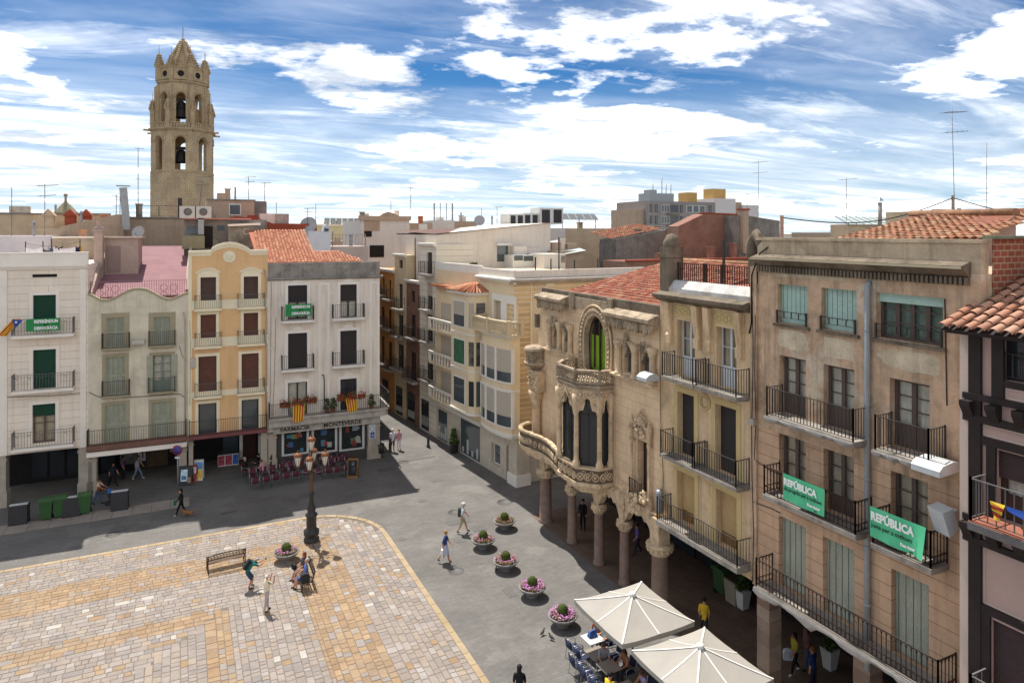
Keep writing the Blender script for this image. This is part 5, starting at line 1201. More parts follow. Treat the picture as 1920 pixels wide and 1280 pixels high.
for i in range(8): t0, t1 = math.pi*i/8, math.pi*(i+1)/8; mb.prism([(xm+w*math.cos(t0), door[3]-w+w*math.sin(t0)), (xm+w*math.cos(t1), door[3]-w+w*math.sin(t1)), (xm+w*math.cos(t1), door[3]+.02), (xm+w*math.cos(t0), door[3]+.02)], -.02, .3)
b.part(mb, 'door_arch', MARB)
b.part(MB().box(W-.5, W+.55, -.1, .9, 0, zg), 'corner_pillar', MARB); b.part(MB().box(W-.58, W+.63, -.18, .98, 0, .75), 'plinth', P_CREAMW)
# side wall towards the square (faces the viewer): imitation brick, sgraffito scroll panel
s1 = Bld('side_', 'x', (20.15, 41.3), (31.0, 41.3)); bpy.data.objects.remove(s1.e); s1.e = b.e
def toC1(mb):   # side-wall coordinates into the house's frame
    M_ = (Matrix.Translation(b.p0) @ Matrix.Rotation(b.rz, 4, 'Z')).inverted() @ Matrix.Translation(s1.p0) @ Matrix.Rotation(s1.rz, 4, 'Z'); return mb.xf(M_)
zs = zT; b.part(toC1(MB().box(0, 10.8, .0, 8, zg, zs)), 'side_wall', P_BRICKP)
b.part(toC1(MB().box(.7, 10.8, .0, 5, 0, zg-.003)), 'side_base', MARB)
px0, px1 = s1.su(993), s1.su(1016)
b.part(toC1(MB().box(px0, px1, -.03, -.003, 7.6, s1.px(1000, 566)[1])), 'sgraffito_panel', P_SGR)
mb = MB()
for i in range(9):
    zc = 8.0+i*.72; sx = (-1)**i
    pts = [(px0+.75+sx*(.05+.26*math.cos(t)*(1-t/9)), -.035, zc+.3*math.sin(t)*(1-t/9)) for t in [k*.6 for k in range(14)]]
    mb.tube(pts, .035, 4)
mb.box(px0+.1, px0+.16, -.04, -.03, 7.7, 13.9); mb.box(px0+1.3, px0+1.36, -.04, -.03, 7.7, 13.9)
b.part(toC1(mb), 'scroll_ornament', P_BEIW, kind='stuff')
mb = MB(); mb.prism([(-.003, zs-.2), (-.15, zs-.15), (-.42, zs+.05), (-.42, zs+.16), (-.003, zs+.24)], -.35, 10.8, 'x'); b.part(toC1(mb), 'side_cornice', CONCL)
b.part(toC1(MB().box(-.02, 10.8, .0, .3, zs+.241, zP)), 'side_parapet', P_WHW)

# --- house with the tiled corner bay
b = C2 = Bld('tiled_bay_house', 'beige house with a tiled hipped bay and small balustraded balconies', sp_(818), sp_(901.2))
W = b.W; zT = b.px(850, 508)[1]; zg = b.px(860, 775)[1]
ops = []
b.part(wall_mb(0, W, zg, zT, ops, 9, .3), 'wall', P_BEI)
b.part(MB().box(0, W, 0, .3, zT+.002, zT+.6), 'parapet', P_BEIW)
u0b, u1b = 842, 899; pr = 1.1
c0, c1 = b.su(846, -pr), b.su(884, -pr); d1 = b.su(899, -.3); zb0 = b.px(865, 768, -pr)[1]; zb1 = b.px(865, 550, -pr)[1]
pol = [(c0-.0, -.003), (c0, -pr), (c1-.5, -pr), (c1, -pr+.25), (max(c1+.25, d1), -.003)]
def bayp(k): return [(c0-k, -.003), (c0-k, -pr-k), (c1-.5+k*.4, -pr-k), (c1+k, -pr+.25-k*.4), (max(c1+.25, d1)+k, -.003)]
by = b.part(MB().prism(bayp(0), zb0, zb1, 'z'), 'bay', P_BEI)
for za, zb, k in ((zb0-.15, zb0, .12), (zb1, zb1+.2, .25)): MB().prism(bayp(k), za+.001, zb-.001, 'z').build('bay_moulding', P_BEIW, by)
hz = zb1-zb0
for f in (.35, .66): MB().prism(bayp(.04), zb0+hz*f-.05, zb0+hz*f+.05, 'z').build('string_course', P_BEIW, by)
for k, (f0, f1) in enumerate(((.06, .27), (.40, .60), (.72, .93))):
    z0, z1 = zb0+hz*f0, zb0+hz*f1
    MB().box(c0+.4, c1-.95, -pr-.03, -pr-.004, z0-.15, z1+.12).build('window_surround', P_BEIW, by)
    MB().box(c0+.52, c1-1.07, -pr-.05, -pr-.031, z0, z1).build('bay_window', (GLASSB, mat('green_display_glass', '3f6b4f', .3, .5, 1.5), GLASSB)[k], by)
    if k == 2: MB().box(c0+.52, c1-1.07, -pr-.07, -pr-.051, z0+(z1-z0)*.45, z1).build('roller_blind', TAU, by)
    ax, ay, bx_, by_ = c1, -pr+.25, max(c1+.25, d1), -.003
    mbs = MB(); facet_deco(mbs, (c1-.5, -pr), (c1, -pr+.25), lambda m, L: (m.box(.06, L-.06, -.03, -.004, z0, z1))); mbs.build('bay_window', (GLASS, mat('portrait_poster', '6a665f', .5, .9, 2.0), TAU)[k], by)
    mbs = MB(); facet_deco(mbs, (c1, -pr+.25), (max(c1+.25, d1), -.01), lambda m, L: (m.box(.12, L-.1, -.03, -.004, z0, z1))); mbs.build('bay_window', GLASSB if k != 1 else mat('portrait_poster', '6a665f'), by)
zr = b.px(880, 527, -.3)[1]; ap = ((c0+c1)/2+.5, -.15, zr)
ev = bayp(.35); ez = zb1+.2
for p, q in zip(ev, ev[1:]): MB().add([(*p, ez), (*q, ez), ap], [(0, 1, 2)]).build('roof_plane', RED_TILE, by)
mb = MB()
for p, q in zip(ev, ev[1:]):
    p3, q3 = Vector((*p, ez+.03)), Vector((*q, ez+.03)); n = max(2, int((q3-p3).length/.24))
    for i in range(n+1):
        s_ = p3+(q3-p3)*(i/n); e_ = Vector(ap)+(s_-Vector(ap))*.06; mb.tube([s_, e_], [.075, .04], 5)
mb.build('roof_tiles', RED_TILE, by, kind='stuff')
b.part(MB().box(-.1, c0+.0, -.5, -.004, ez-.12, ez+.08), 'tile_course', RED_TILE)
for v in (620, 684, 752):
    z = b.px(830, v, -.6)[1]; x1 = c0-.0; x0 = .05
    o = b.part(MB().box(x0, x1-.003, -.75, -.004, z-.16, z), 'balcony', P_BEI); mb = MB()
    baluster_run(mb, (x0+.1, -.68, z), (x1-.1, -.68, z), .72, 9, .07); mb.box(x0, x1-.004, -.76, -.6, z+.72, z+.86)
    mb.box(x0, x0+.15, -.76, -.6, z, z+.72); mb.build('balustrade', P_BEIW, o, kind='stuff')
    b.part(MB().box(x0+.9, x1-.9, -.03, -.004, z, z+2.1), 'balcony_door', TAU)
b.part(wall_mb(0, W, 0, zg-.003, [], 9, .3), 'ground_floor', MARB)
for ua, ub, vt, vb, m in ((864, 903, 793, 868, GLASSC), (822, 838, 770, 822, WOODD)):
    o = b.rect(ua, ub, vt, vb, -.02); o = (o[0], min(o[1], W-.1), .15, min(o[3], zg-.15)); wv = b.part(MB().box(o[0], o[1], -.02, -.004, o[2], o[3]), 'shop_window', GLASSB)
    for q in range(4):
        x = o[0]+(o[1]-o[0])*(q+.5)/4; MB().box(x-.15, x+.15, -.03, -.021, o[2]+.1, o[2]+random.uniform(.4, 1.2)).build('display_item', mat('display_pale', 'b9bdb4', .6, .2), wv)
b.part(MB().box(0, W, -.08, -.004, zg-.12, zg+.1), 'fascia', P_BEIW)

# --- narrow houses farther down the street
def street_house(name, label, u0, u1, vT, m, win, vg=None, dep=12, bal=True, mf=WOODD, bm=IRON, trim=P_BEIW):
    b = Bld(name, label, sp_(u0), sp_(u1), group='narrow houses along the side street'); um = (u0+u1)/2; zT = b.px(um, vT)[1]
    ops = [b.rect(*w[:4]) for w in win]
    b.part(wall_mb(0, b.W, 0, zT, ops, dep, .25), 'wall', m)
    for o, w in zip(ops, win):
        k = w[4] if len(w) > 4 else 's'
        if 'b' in k: roller(b, (o[0], o[1], o[2]+(o[3]-o[2])*.5, o[3]), TAU, .1)
        sash(b, o, mf, GLASS, .15, 2, 2)
        if 'n' not in k: balcony(b, max(0, o[0]-.5), min(b.W, o[1]+.5), o[2], .6, 1.0, .14, CONCL, bm, step=.16)
    b.part(MB().prism([(-.003, zT-.25), (-.3, zT-.05), (-.3, zT+.1), (-.003, zT+.12)], 0, b.W, 'x'), 'cornice', trim)
    for i in range(max(1, int(b.W/2.2))):
        x = .4+i*2.2; b.part(MB().box(x, min(x+1.5, b.W-.2), -.03, -.004, .2, 2.7), 'shop_window', GLASS)
    return b
S3 = street_house('white_scored_house', 'tall narrow white house with scored stucco and thin balconies in the side street', 787, 818, 458, P_WHR, ((800, 810, 473, 513), (800, 811, 530, 580, 'b'), (800, 811, 590, 640), (799, 812, 663, 712)))
S4 = street_house('old_brick_house', 'dark old brick house squeezed between two paler houses in the side street', 762, 787, 527, P_BRKO, ((771, 778, 545, 567, 'n'), (770, 779, 590, 632), (769, 780, 660, 712)))
S4.part(MB().box(0, S4.W, .8, 6, S4.px(775, 527)[1], S4.px(775, 446)[1]), 'upper_brick_wall', P_BRKO)
S5 = street_house('sandy_house', 'narrow sandy house with a tiny attic window in the side street', 740, 762, 478, P_BEI2, ((748, 755, 487, 503, 'n'), (747, 755, 532, 578), (746, 756, 590, 630), (745, 757, 645, 690)))
S6 = street_house('deep_orange_house', 'deep orange house glimpsed past the corner of the pharmacy house', 700, 740, 505, P_OR2, ((716, 721, 520, 552), (728, 733, 525, 560), (714, 721, 575, 610), (727, 734, 580, 615), (714, 721, 630, 680), (727, 735, 640, 690)))
# big whitewashed party wall rising over the bay houses
def aabb(name, label, u0, u1, vt, y, depth, m, z0=0, cat='building', group=None, vb=None):
    """flat-roofed block whose face towards the viewer stands at depth y and spans image columns u0..u1"""
    a, c = aty(u0, vt, y), aty(u1, vt, y); zt = aty((u0+u1)/2, vt, y).z; z0 = aty((u0+u1)/2, vb, y).z if vb else z0
    e = thing(name, label, cat, (a.x, y, 0), 0, group); W = c.x-a.x
    MB().box(0, W, 0, depth, z0, zt).build('wall', m, e); e['W'] = W; e['zt'] = zt; e['y'] = y; e['x0'] = a.x
    if group and 'roofs' in group and W > 2.5:
        for q in range(random.choice((1, 2, 3))):     # chimneys, vents and little stacks along the roof
            x = random.uniform(.4, W-.9); yy = random.uniform(.8, max(.9, depth*.5)); t = random.random(); hh = random.uniform(.5, 1.5)
            if t < .4: MB().box(x, x+.5, yy, yy+.5, zt-.3, zt+hh).box(x-.07, x+.57, yy-.07, yy+.57, zt+hh, zt+hh+.1).build('chimney', random.choice((RED_TILE, m, CONC, P_WHW)), e)
            elif t < .7: MB().tube([(x, yy, zt-.2), (x, yy, zt+hh)], .09, 7).lathe([(.16, zt+hh), (.02, zt+hh+.2)], (x, yy, 0), 8).build('vent_pipe', METAL, e)
            else: MB().box(x, x+random.uniform(.7, 1.6), yy, yy+.9, zt-.2, zt+random.uniform(.4, 1.0)).build('roof_box', random.choice((CONCL, P_WHW, m)), e)
    return e
def rel(e, u, v): p = aty(u, v, e['y']); return p.x-e['x0'], p.z
def face(e, name, u0, u1, vt, vb, m, t=.05, k=0):
    x0, z1 = rel(e, u0, vt); x1, z0 = rel(e, u1, vb); return MB().box(x0, x1, -t, -.004, min(z0, z1), max(z0, z1)).build(name, m, e)
def coping(e, m, h=.15, o=.1): MB().box(-o, e['W']+o, -o, .5, e['zt']+.002, e['zt']+h).build('coping', m, e)
y = S3.p0.y-.3*0
yb = Vector(sp_(818)).y+.02 if False else sp_(818)[1]+.35
PW = aabb('party_wall_house', 'long whitewashed party wall house standing above the two bay houses', 819.5, 1032, 438, yb, 12, P_WHW)
x1, z1 = rel(PW, 1032, 418); x0, z0 = rel(PW, 819.5, 440)
MB().prism([(0, PW['zt']+.003), (PW['W'], PW['zt']+.003), (PW['W'], z1), (x0, z0)], 0, 11.9).build('sloping_top', P_WHW, PW)
MB().add([(-.1, -.15, z0+.03), (PW['W']+.1, -.15, z1+.03), (PW['W']+.1, 12, z1-.2), (-.1, 12, z0+.35)], [(0, 1, 2, 3)]).build('tiled_roof', mat('brown_roof_cover', '6d5247', .9, .25, 1), PW)
face(PW, 'glazed_door', 932, 952, 456, 490, GLASSB); face(PW, 'door_canopy', 929, 955, 456, 460, WHITE, .5)
# ------------------------------------------------------------------ rooftops behind
T_BR = mat('brown_render', 'b39d87', .92, .15, .6, .2, 14, stain=('6d5e50', .55, .6), streak=('70604f', .4)); T_TAN = mat('tan_render', 'c4ae91', .92, .12, .5, .2, 14, stain=('86745e', .5, .6)); T_PINK = mat('dull_pink_wall', 'a58878', .92, .12, .6, stain=('7d6558', .4, .7))
T_GREY = mat('dirty_grey_render', '8b857d', .95, .25, .8, .3, 14, stain=('4a4640', .7, .7), streak=('4a4640', .5)); T_LIL = mat('pale_lilac_wall', 'cfc6c8', .9, .08, .6, stain=('aaa0a0', .4, .7))
T_RUST = mat('rust_red_wall', '9a4a34', .9, .12, .8, stain=('7a3b2b', .4, 1)); T_YEL = mat('pale_yellow_wall', 'd9c99a', .9, .06, .6); T_WHT = mat('off_white_wall', 'd3cdc4', .9, .1, .5, stain=('a79e92', .4, .5), streak=('9d948a', .3))
T_BLU = mat('pale_blue_wall', 'bfc3cb', .9, .08, .6, stain=('9a9ca2', .4, .7)); T_BRICK = mat('red_brick_wall', '8c5744', .92, .15, 1, .3, 14, joints=(.3, .1, '9d8b7b', .014), stain=('6b4235', .5, .7)); T_OLV = mat('olive_grey_wall', '8f8a70', .92, .2, 1, stain=('5d5a49', .6, 1))
T_ROOF = mat('grey_flat_roof', '8f8780', .95, .2, .6)
GB = 'roofs behind the square'
# behind the left-hand row
e = aabb('ochre_parapet_block', 'long ochre block with a flat coping behind the cream house', -60, 205, 402, 74, 14, T_TAN, group=GB); coping(e, T_GREY)
e = aabb('brown_gable_block', 'brown rendered block with a sloping top behind the wavy parapet', 112, 232, 425, 66, 9, T_BR, group=GB)
x0, z0 = rel(e, 112, 425); x1, z1 = rel(e, 218, 402); x2, _ = rel(e, 232, 402); MB().prism([(x0, z0+.003), (x2, z0+.003), (x2, z1), (x1, z1)], 0, 8.9).build('sloping_top', T_BR, e)
e = aabb('brown_long_block', 'long low brown block with a roof railing below the bell tower', 225, 345, 410, 68, 10, T_BR, group=GB); coping(e, T_GREY)
rail_mb([rp_ for rp_ in [(e['W']*.25, .3, e['zt']+.15), (e['W']*.95, .3, e['zt']+.15)]], 1.0, 1.6, .025, .03).build('roof_railing', IRON, e, kind='stuff')
MB().box(e['W']*.9, e['W']*.97, .4, .8, e['zt']+.1, e['zt']+1.9).build('dark_flue', IRON, e)
e = aabb('lilac_terrace_house', 'pale lilac roof terrace house with washing strung above the cream house', -60, 95, 442, 61.5, 5, T_LIL, group=GB)
e = aabb('speckled_plaster_house', 'blotchy plaster lean-to beside the washing lines', 98, 196, 446, 60.5, 4, mat('blotchy_plaster', 'ab9a86', .92, .25, .8, stain=('7a6b5a', .6, .7)), group=GB); coping(e, P_CREAMW, .1, .05)
e = aabb('pillar_stack_house', 'tan house with two stubby tiled chimneys behind the washing', 60, 118, 428, 70, 5, T_TAN, group=GB)
for x in (.6, 2.2, 3.4): MB().box(x, x+.8, 1, 1.8, e['zt'], e['zt']+1.1).prism([(x-.15, e['zt']+1.1), (x+.95, e['zt']+1.1), (x+.4, e['zt']+1.7)], .85, 1.95).build('chimney', T_RUST if x > 2 else T_TAN, e)
e = aabb('orange_house_annex', 'grimy flat-roofed annex with dark openings behind the orange house', 345, 500, 412, 60.8, 5, T_GREY, group=GB)
MB().box(-.1, e['W']*.8, -.5, 3, e['zt']+.01, e['zt']+.12).build('red_awning_roof', mat('faded_red_sheet', 'b5786e', .8, .15), e)
face(e, 'dark_window', 350, 371, 424, 438, GLASS); face(e, 'doorway', 382, 399, 424, 465, DARK); face(e, 'dark_window', 407, 421, 423, 432, GLASS); face(e, 'olive_tank', 341, 383, 442, 466, T_OLV, 1.0); face(e, 'flue_pipe', 371, 382, 405, 440, METAL, .5)
e = aabb('stained_gable', 'blackened plaster gable with a round vent above the orange house', 428, 488, 424, 59.6, 1.0, mat('blackened_plaster', '8a857c', .95, .4, .9, .3, 14, stain=('3c3935', .85, .55)), group=GB)
MB().torus(((rel(e, 462, 434))[0], -.05, rel(e, 462, 434)[1]), .22, .07, 14, 5).build('round_vent', CONCL, e)
x0, z0 = rel(e, 428, 424); x1, z1 = rel(e, 488, 420); MB().prism([(0, z0), (e['W'], z1-.1), (e['W'], z1+.1), (0, z0+.15)], -.2, 1.1).build('coping', P_CREAMW, e)
e = aabb('rooftop_cabin', 'brown rooftop cabin with a white barred window beside the bell tower', 389, 477, 376, 72, 7, T_BR, group=GB); coping(e, T_GREY, .12)
face(e, 'window_frame', 429, 452, 382, 404, WHITE, .06); face(e, 'barred_window', 431, 450, 384, 402, GLASS, .1)
e2 = aabb('rust_red_parapet', 'long rust red parapet wall behind the pharmacy roof', 440, 594, 419, 66, 6, T_RUST, group=GB)
x0, z0 = rel(e2, 448, 405); MB().prism([(0, e2['zt']+.003), (e2['W']*.45, e2['zt']+.003), (e2['W']*.3, e2['zt']+.4), (0, z0)], 0, 5.9).build('sloping_top', T_RUST, e2)
e = aabb('dark_annex', 'small dark roof annex with a metal chimney cowl', 474, 500, 377, 74, 5, T_GREY, group=GB)
e = aabb('pale_yellow_block', 'pale yellow block with a row of air conditioners on its roof', 594, 652, 424, 110, 12, T_YEL, group=GB); coping(e, P_VANIL, .3, .15); face(e, 'dark_window', 612, 617, 432, 438, GLASS)
for i in range(6): MB().box(e['W']*.3+i*.95, e['W']*.3+i*.95+.75, 1.0, 1.6, e['zt']+.3, e['zt']+1.3).build('air_conditioner', METAL, e)
e = aabb('pale_blue_annex', 'pale blue annex right behind the tiled pharmacy roof', 578, 620, 433, 61.5, 4, T_BLU, group=GB); face(e, 'dark_window', 608, 616, 428, 434, GLASS); MB().prism([(e['W']*.65, e['zt']+.002), (e['W']*.98, e['zt']+.002), (e['W']*.95, e['zt']+.45), (e['W']*.82, e['zt']+.6), (e['W']*.69, e['zt']+.45)], 0, .5).build('arched_top', T_BLU, e)
e = aabb('pink_low_wall', 'low pinkish terrace wall with a railing behind the pharmacy roof', 620, 690, 462, 63, 6, mat('pinkish_cement', 'bfaea4', .9, .12, .6), group=GB); rail_mb([(.2, .2, e['zt']), (e['W']-.2, .2, e['zt'])], 1.1, .3, .02, .03).build('roof_railing', T_PINK, e, kind='stuff')
e = aabb('beige_middle_block', 'beige block with a stained wall behind the terrace railing', 622, 680, 452, 90, 8, T_BR, group=GB)
# middle
e = aabb('shaped_gable_block', 'tall off-white block with a brown shaped parapet in the middle distance', 677, 768, 413, 78, 10, T_WHT, group=GB)
z = e['zt']; MB().box(-.2, e['W']+.1, -.3, .5, z+.002, z+.5).prism([(.5, z+.5), (2.2, z+.5), (2.6, z+.8), (3.2, z+1.0), (3.9, z+.8), (4.5, z+.5), (5.2, z+.5), (5.2, z+.501)], -.1, .5).build('shaped_parapet', T_BR, e)
face(e, 'brown_panel', 683, 712, 414, 433, T_BR); face(e, 'dark_window', 683, 697, 433, 444, DARK); face(e, 'dark_loggia', 693, 720, 460, 482, DARK)
e = aabb('brown_stair_block', 'brown lean-to block with a small white window beside the shaped parapet', 768, 811, 418, 80, 6, T_BR, group=GB); face(e, 'window', 785, 801, 420, 432, WHITE)
e = aabb('white_roof_box', 'white stair box with a metal frame above the roofs', 811, 852, 413, 84, 5, T_WHT, group=GB); rail_mb([(.3, .2, e['zt']), (e['W']-.2, .2, e['zt'])], 2.2, 1.0, .04, .05).build('metal_frame', METAL, e, kind='stuff')
e = aabb('tan_low_block', 'low streaked block beside the white stair box', 851, 895, 415, 86, 5, T_BR, group=GB)
e = aabb('cooler_plinth', 'white plinth wall under the big rooftop coolers', 935, 1060, 428, 62, 6, T_WHT, group=GB)
LOUV = mat('dark_cooler_grille', '3a3a3b', .6, .1, 3)
for i, (u0, u1, vt, vb) in enumerate(((955, 982, 401, 424), (982, 1010, 400, 422), (1012, 1056, 390, 420))):
    ee = aabb('rooftop_cooler', ('low white rooftop cooler, first from the white party wall', 'low white rooftop cooler in the middle of the three', 'tall white rooftop cooler, largest of the three')[i], u0, u1, vt, 63, 2.2, WHITE, cat='cooler', group='rooftop coolers', vb=vb)
    n = 2
    for k in range(n): face(ee, 'grille', u0+(u1-u0)*(k+.18)/n, u0+(u1-u0)*(k+.86)/n, vt+3, vb-2, LOUV, .04)
e = aabb('white_conservatory', 'low white glazed roof room above the bay houses', 962, 1020, 478, 52, 5, WHITE, group=GB, vb=520); face(e, 'glazing', 964, 980, 479, 488, GLASSB); face(e, 'glazing', 982, 1000, 480, 489, GLASSB)
e = aabb('pinkish_roof_hut', 'pinkish white roof hut with a louvred window', 1020, 1060, 476, 50, 5, T_WHT, group=GB, vb=525); face(e, 'louvred_window', 1060-8, 1067-8, 480, 492, T_GREY)
e = aabb('corrugated_lean_to', 'small lean-to with a pale corrugated roof', 1035, 1095, 470, 53, 6, T_BR, group=GB); MB().add([(-.3, -.4, e['zt']-.5), (e['W'], -.4, e['zt']+.02), (e['W'], 5, e['zt']+.9), (-.3, 5, e['zt']+.4)], [(0, 1, 2, 3)]).build('corrugated_roof', mat('pale_sheet', 'b5bdb6', .7, .1), e)
e = aabb('tan_wall_block', 'broad tan party wall block with a solar frame on its roof', 1030, 1195, 428, 66, 6, T_TAN, group=GB)
for i in range(5): MB().bar((1.6+i*1.0, 0, e['zt']+1.0), (2.4+i*1.0, 2, e['zt']+1.7), .1).build('frame_rail', METAL, e)
MB().add([(1.5, -.1, e['zt']+.95), (6.4, -.1, e['zt']+.95), (7.2, 2.1, e['zt']+1.7), (2.3, 2.1, e['zt']+1.7)], [(0, 1, 2, 3)]).build('solar_panel', mat('panel_dark', '6b6a66', .4, .1), e)
for x in (1.8, 4, 6.2): MB().box(x, x+.08, .3, .38, e['zt'], e['zt']+1.2).build('post', METAL, e)
e = aabb('streaked_gable_house', 'streaked grey gable with a strip of old tiles behind the modernist roof', 1155, 1252, 455, 56, 3, T_GREY, group=GB)
x0, z0 = rel(e, 1155, 449); x1, z1 = rel(e, 1252, 430); MB().prism([(0, e['zt']+.003), (e['W'], e['zt']+.003), (e['W'], z1), (0, z0)], 0, 2.9).build('sloping_top', T_GREY, e)
tiles(e, (-.2, .2, z0+.05), Vector((e['W'], 0, z1-z0)), (0, 1, .12), int(e['W']/.26), 11, OLD_TILE, 0, .26, .42, .11)
e = aabb('red_ledge_house', 'low reddish brick ledge behind the corner pier', 1180, 1420, 488, 48, 4, T_BRICK, group=GB); coping(e, T_RUST, .15)
e = aabb('red_brick_house', 'large red brick party wall with a stepped gable', 1272, 1392, 430, 52, 1.6, T_BRICK, group=GB)
x0, z0 = rel(e, 1272, 424); xa, za = rel(e, 1320, 401); x1, z1 = rel(e, 1392, 404); MB().prism([(0, e['zt']+.003), (e['W'], e['zt']+.003), (e['W'], z1), (xa, za), (0, z0)], 0, 1.5).build('gable', T_BRICK, e)
MB().bar((xa-.1, .3, za+.08), (e['W'], .3, z1+.08), .7, .14).build('coping', T_RUST, e)
e = aabb('dark_gable_house', 'dark grey sloping gable right of the red brick wall', 1385, 1462, 436, 50, 3, T_GREY, group=GB)
x0, z0 = rel(e, 1400, 404); x1, z1 = rel(e, 1462, 414); MB().prism([(0, e['zt']+.003), (e['W'], e['zt']+.003), (e['W'], z1), (x0, z0), (0, z0)], 0, 2.9).build('gable', T_GREY, e); MB().box(.2, .9, -.4, .3, e['zt']-2, z0+.5).build('chimney', T_BR, e)
MB().box(.1, 1.0, -.5, .4, z0+.5, z0+.65).build('chimney_cap', T_RUST, e)
# apartment block far behind
e = aabb('apartment_block', 'grey multi-storey apartment block with glazed balconies in the distance', 1212, 1340, 378, 150, 14, mat('grey_concrete_block', '928a85', .9, .12, .4, stain=('75706b', .4, .3)))
MB().box(-2.6, -.01, 1, 13, 0, rel(e, 1200, 392)[1]).build('side_block', T_BR, e)
W = e['W']; zt = e['zt']
xs = lambda u: rel(e, u, 400)[0]
MB().box(xs(1340), xs(1378), -.3, 10, 0, rel(e, 1340, 372)[1]).build('white_end_wall', mat('apartment_white', 'cdc8c4', .9, .06), e)
MB().box(xs(1378), xs(1405), 3, 12, 0, rel(e, 1390, 378)[1]).build('rear_block', T_BR, e); MB().box(xs(1402), xs(1432), 2, 12, 0, rel(e, 1410, 384)[1]).build('rear_block', mat('apartment_white', 'cdc8c4'), e)
for fl in range(4):
    z1 = zt-1.0-fl*3.1; z0 = z1-2.0
    for u0, u1, kind in ((1219, 1223, 0), (1228, 1233, 0), (1240, 1255, 1), (1257, 1272, 2), (1275, 1280, 0), (1287, 1322, 1), (1329, 1334, 0)):
        x0, x1 = xs(u0), xs(u1)
        if kind == 2: MB().box(x0-1.5, x1+.3, -1.2, -.01, z0-.5, z0-.3).build('balcony', CONC, e); MB().box(x0, x1, -.03, -.004, z0, z1).build('window', GLASS, e)
        else:
            w = MB().box(x0, x1, -.06, -.004, z0, z1).build('window', WHITE if kind else DARK, e)
            n = 3 if kind else 1
            for i in range(n): MB().box(x0+(x1-x0)*(i+.08)/n, x0+(x1-x0)*(i+.92)/n, -.09, -.061, z0+.12, z1-.12).build('pane', GLASSB, w)
    MB().box(-.05, W, -.15, -.005, z0-.75, z0-.55).build('floor_band', CONCL, e)
MB().box(xs(1222), xs(1268), 1, 6, zt, zt+2.2).box(xs(1228), xs(1240), 2, 5, zt+2.2, zt+3.2).build('roof_plant', METAL, e)
for u in (1237, 1254, 1262, 1271): MB().tube([(xs(u), 3, zt), (xs(u), 3, zt+(7 if u == 1254 else 5))], .12, 5).build('mast', METAL, e)
for u0, u1, v in ((1298, 1316, 360), (1346, 1370, 353)): MB().box(xs(u0), xs(u1), 2, 6, zt, rel(e, u0, v)[1]).box(xs(u1)-.8, xs(u1)-.2, 1.95, 1.999, zt, rel(e, u0, v)[1]-.4).build('lift_housing', mat('orange_yellow_wall', 'bf9a5e', .9, .1), e)
# right: tiled roof behind the tan house, sheet-metal roof, far low blocks
zP_ = 16.6
e = thing('tiled_attic_roof', 'large old terracotta roof rising behind the tan house parapet', 'roof', (0, 0, 0), 0)
P0, P1 = atx(1560, 455, 25), atx(1905, 402, 30)
A, B_, C_, D_ = atx(1552, 456, 24.2), atx(1838, 452, 24.2), atx(1905, 403, 28.6), atx(1708, 405, 31.5)
eu = (B_-A); ev = (D_-A); ev = ev-eu.normalized()*ev.dot(eu.normalized()); n_u = int(eu.length/.3); n_v = int(ev.length/.42)
MB().add([A, B_, C_, D_], [(0, 1, 2, 3)]).build('roof_sheet', OLD_TILE, e)
off = (D_-A).dot(eu.normalized()); off2 = (C_-A).dot(eu.normalized()); Lv = ev.length
tiles(e, A+Vector((0, 0, .05)), eu, ev, n_u+12, n_v, mat('mottled_tile', 'ad7456', .88, .25, 3, .3, 50, col2=('bd8a68', '9c5f46', 'c7a17f', '8d6650', 'b27c5c', 'a08468'), stain=('6a5646', .4, 2)), 200, .3, .42, .125, mask=lambda x, t: off*t/Lv < x < eu.length+(off2-eu.length)*t/Lv, near=lambda c: -c[0])
MB().add([B_, C_, C_-Vector((0, 0, 3)), B_-Vector((0, 0, 3))], [(0, 1, 2, 3)]).add([D_, C_, C_+Vector((.5, 1, -3)), D_+Vector((.5, 1, -3))], [(0, 1, 2, 3)]).build('side_wall', T_PINK, e)
MB().tube([D_+Vector((0, 0, .1)), C_+Vector((0, 0, .1))], .16, 8).build('ridge', OLD_TILE, e)
e = aabb('sheet_metal_roof_house', 'pale house with a greenish sheet-metal roof behind the tiled attic', 1590, 1700, 421, 34, 1.5, T_TAN); A2 = [(-.2, -.2, e['zt']), (e['W'], -.2, e['zt']), (e['W']+1.5, 2.6, e['zt']+.62), (1.9, 2.6, e['zt']+.62)]
MB().add(A2, [(0, 1, 2, 3)]).build('metal_roof', mat('greenish_sheet', 'b2bdb6', .55, .08, 1, metal=.2), e)
for i in range(9): p = Vector(A2[0]).lerp(Vector(A2[1]), i/8); q = Vector(A2[3]).lerp(Vector(A2[2]), i/8); MB().bar(p+Vector((0, 0, .03)), q+Vector((0, 0, .03)), .06).build('seam', METAL, e)
e = aabb('small_tan_attic', 'small tan attic wall on the skyline behind the tiled roof', 1760, 1850, 396, 30, 4, T_TAN); coping(e, T_RUST, .1, .05)
far_labels = iter(('low pale block on the far skyline beside the dark gable', 'far pale block left of the sheet-metal roof', 'far tan block behind the wires', 'low far block below the antennas on the right', 'long far block under the horizon clouds'))
for u0, u1, vt, y, m in ((1466, 1490, 442, 190, T_WHT), (1488, 1512, 439, 240, T_TAN), (1512, 1545, 444, 210, T_WHT), (1556, 1580, 436, 120, T_BR), (1400, 1700, 447, 300, T_TAN)): aabb('far_block', next(far_labels), u0, u1, vt, y, 12, m, group='far skyline blocks')
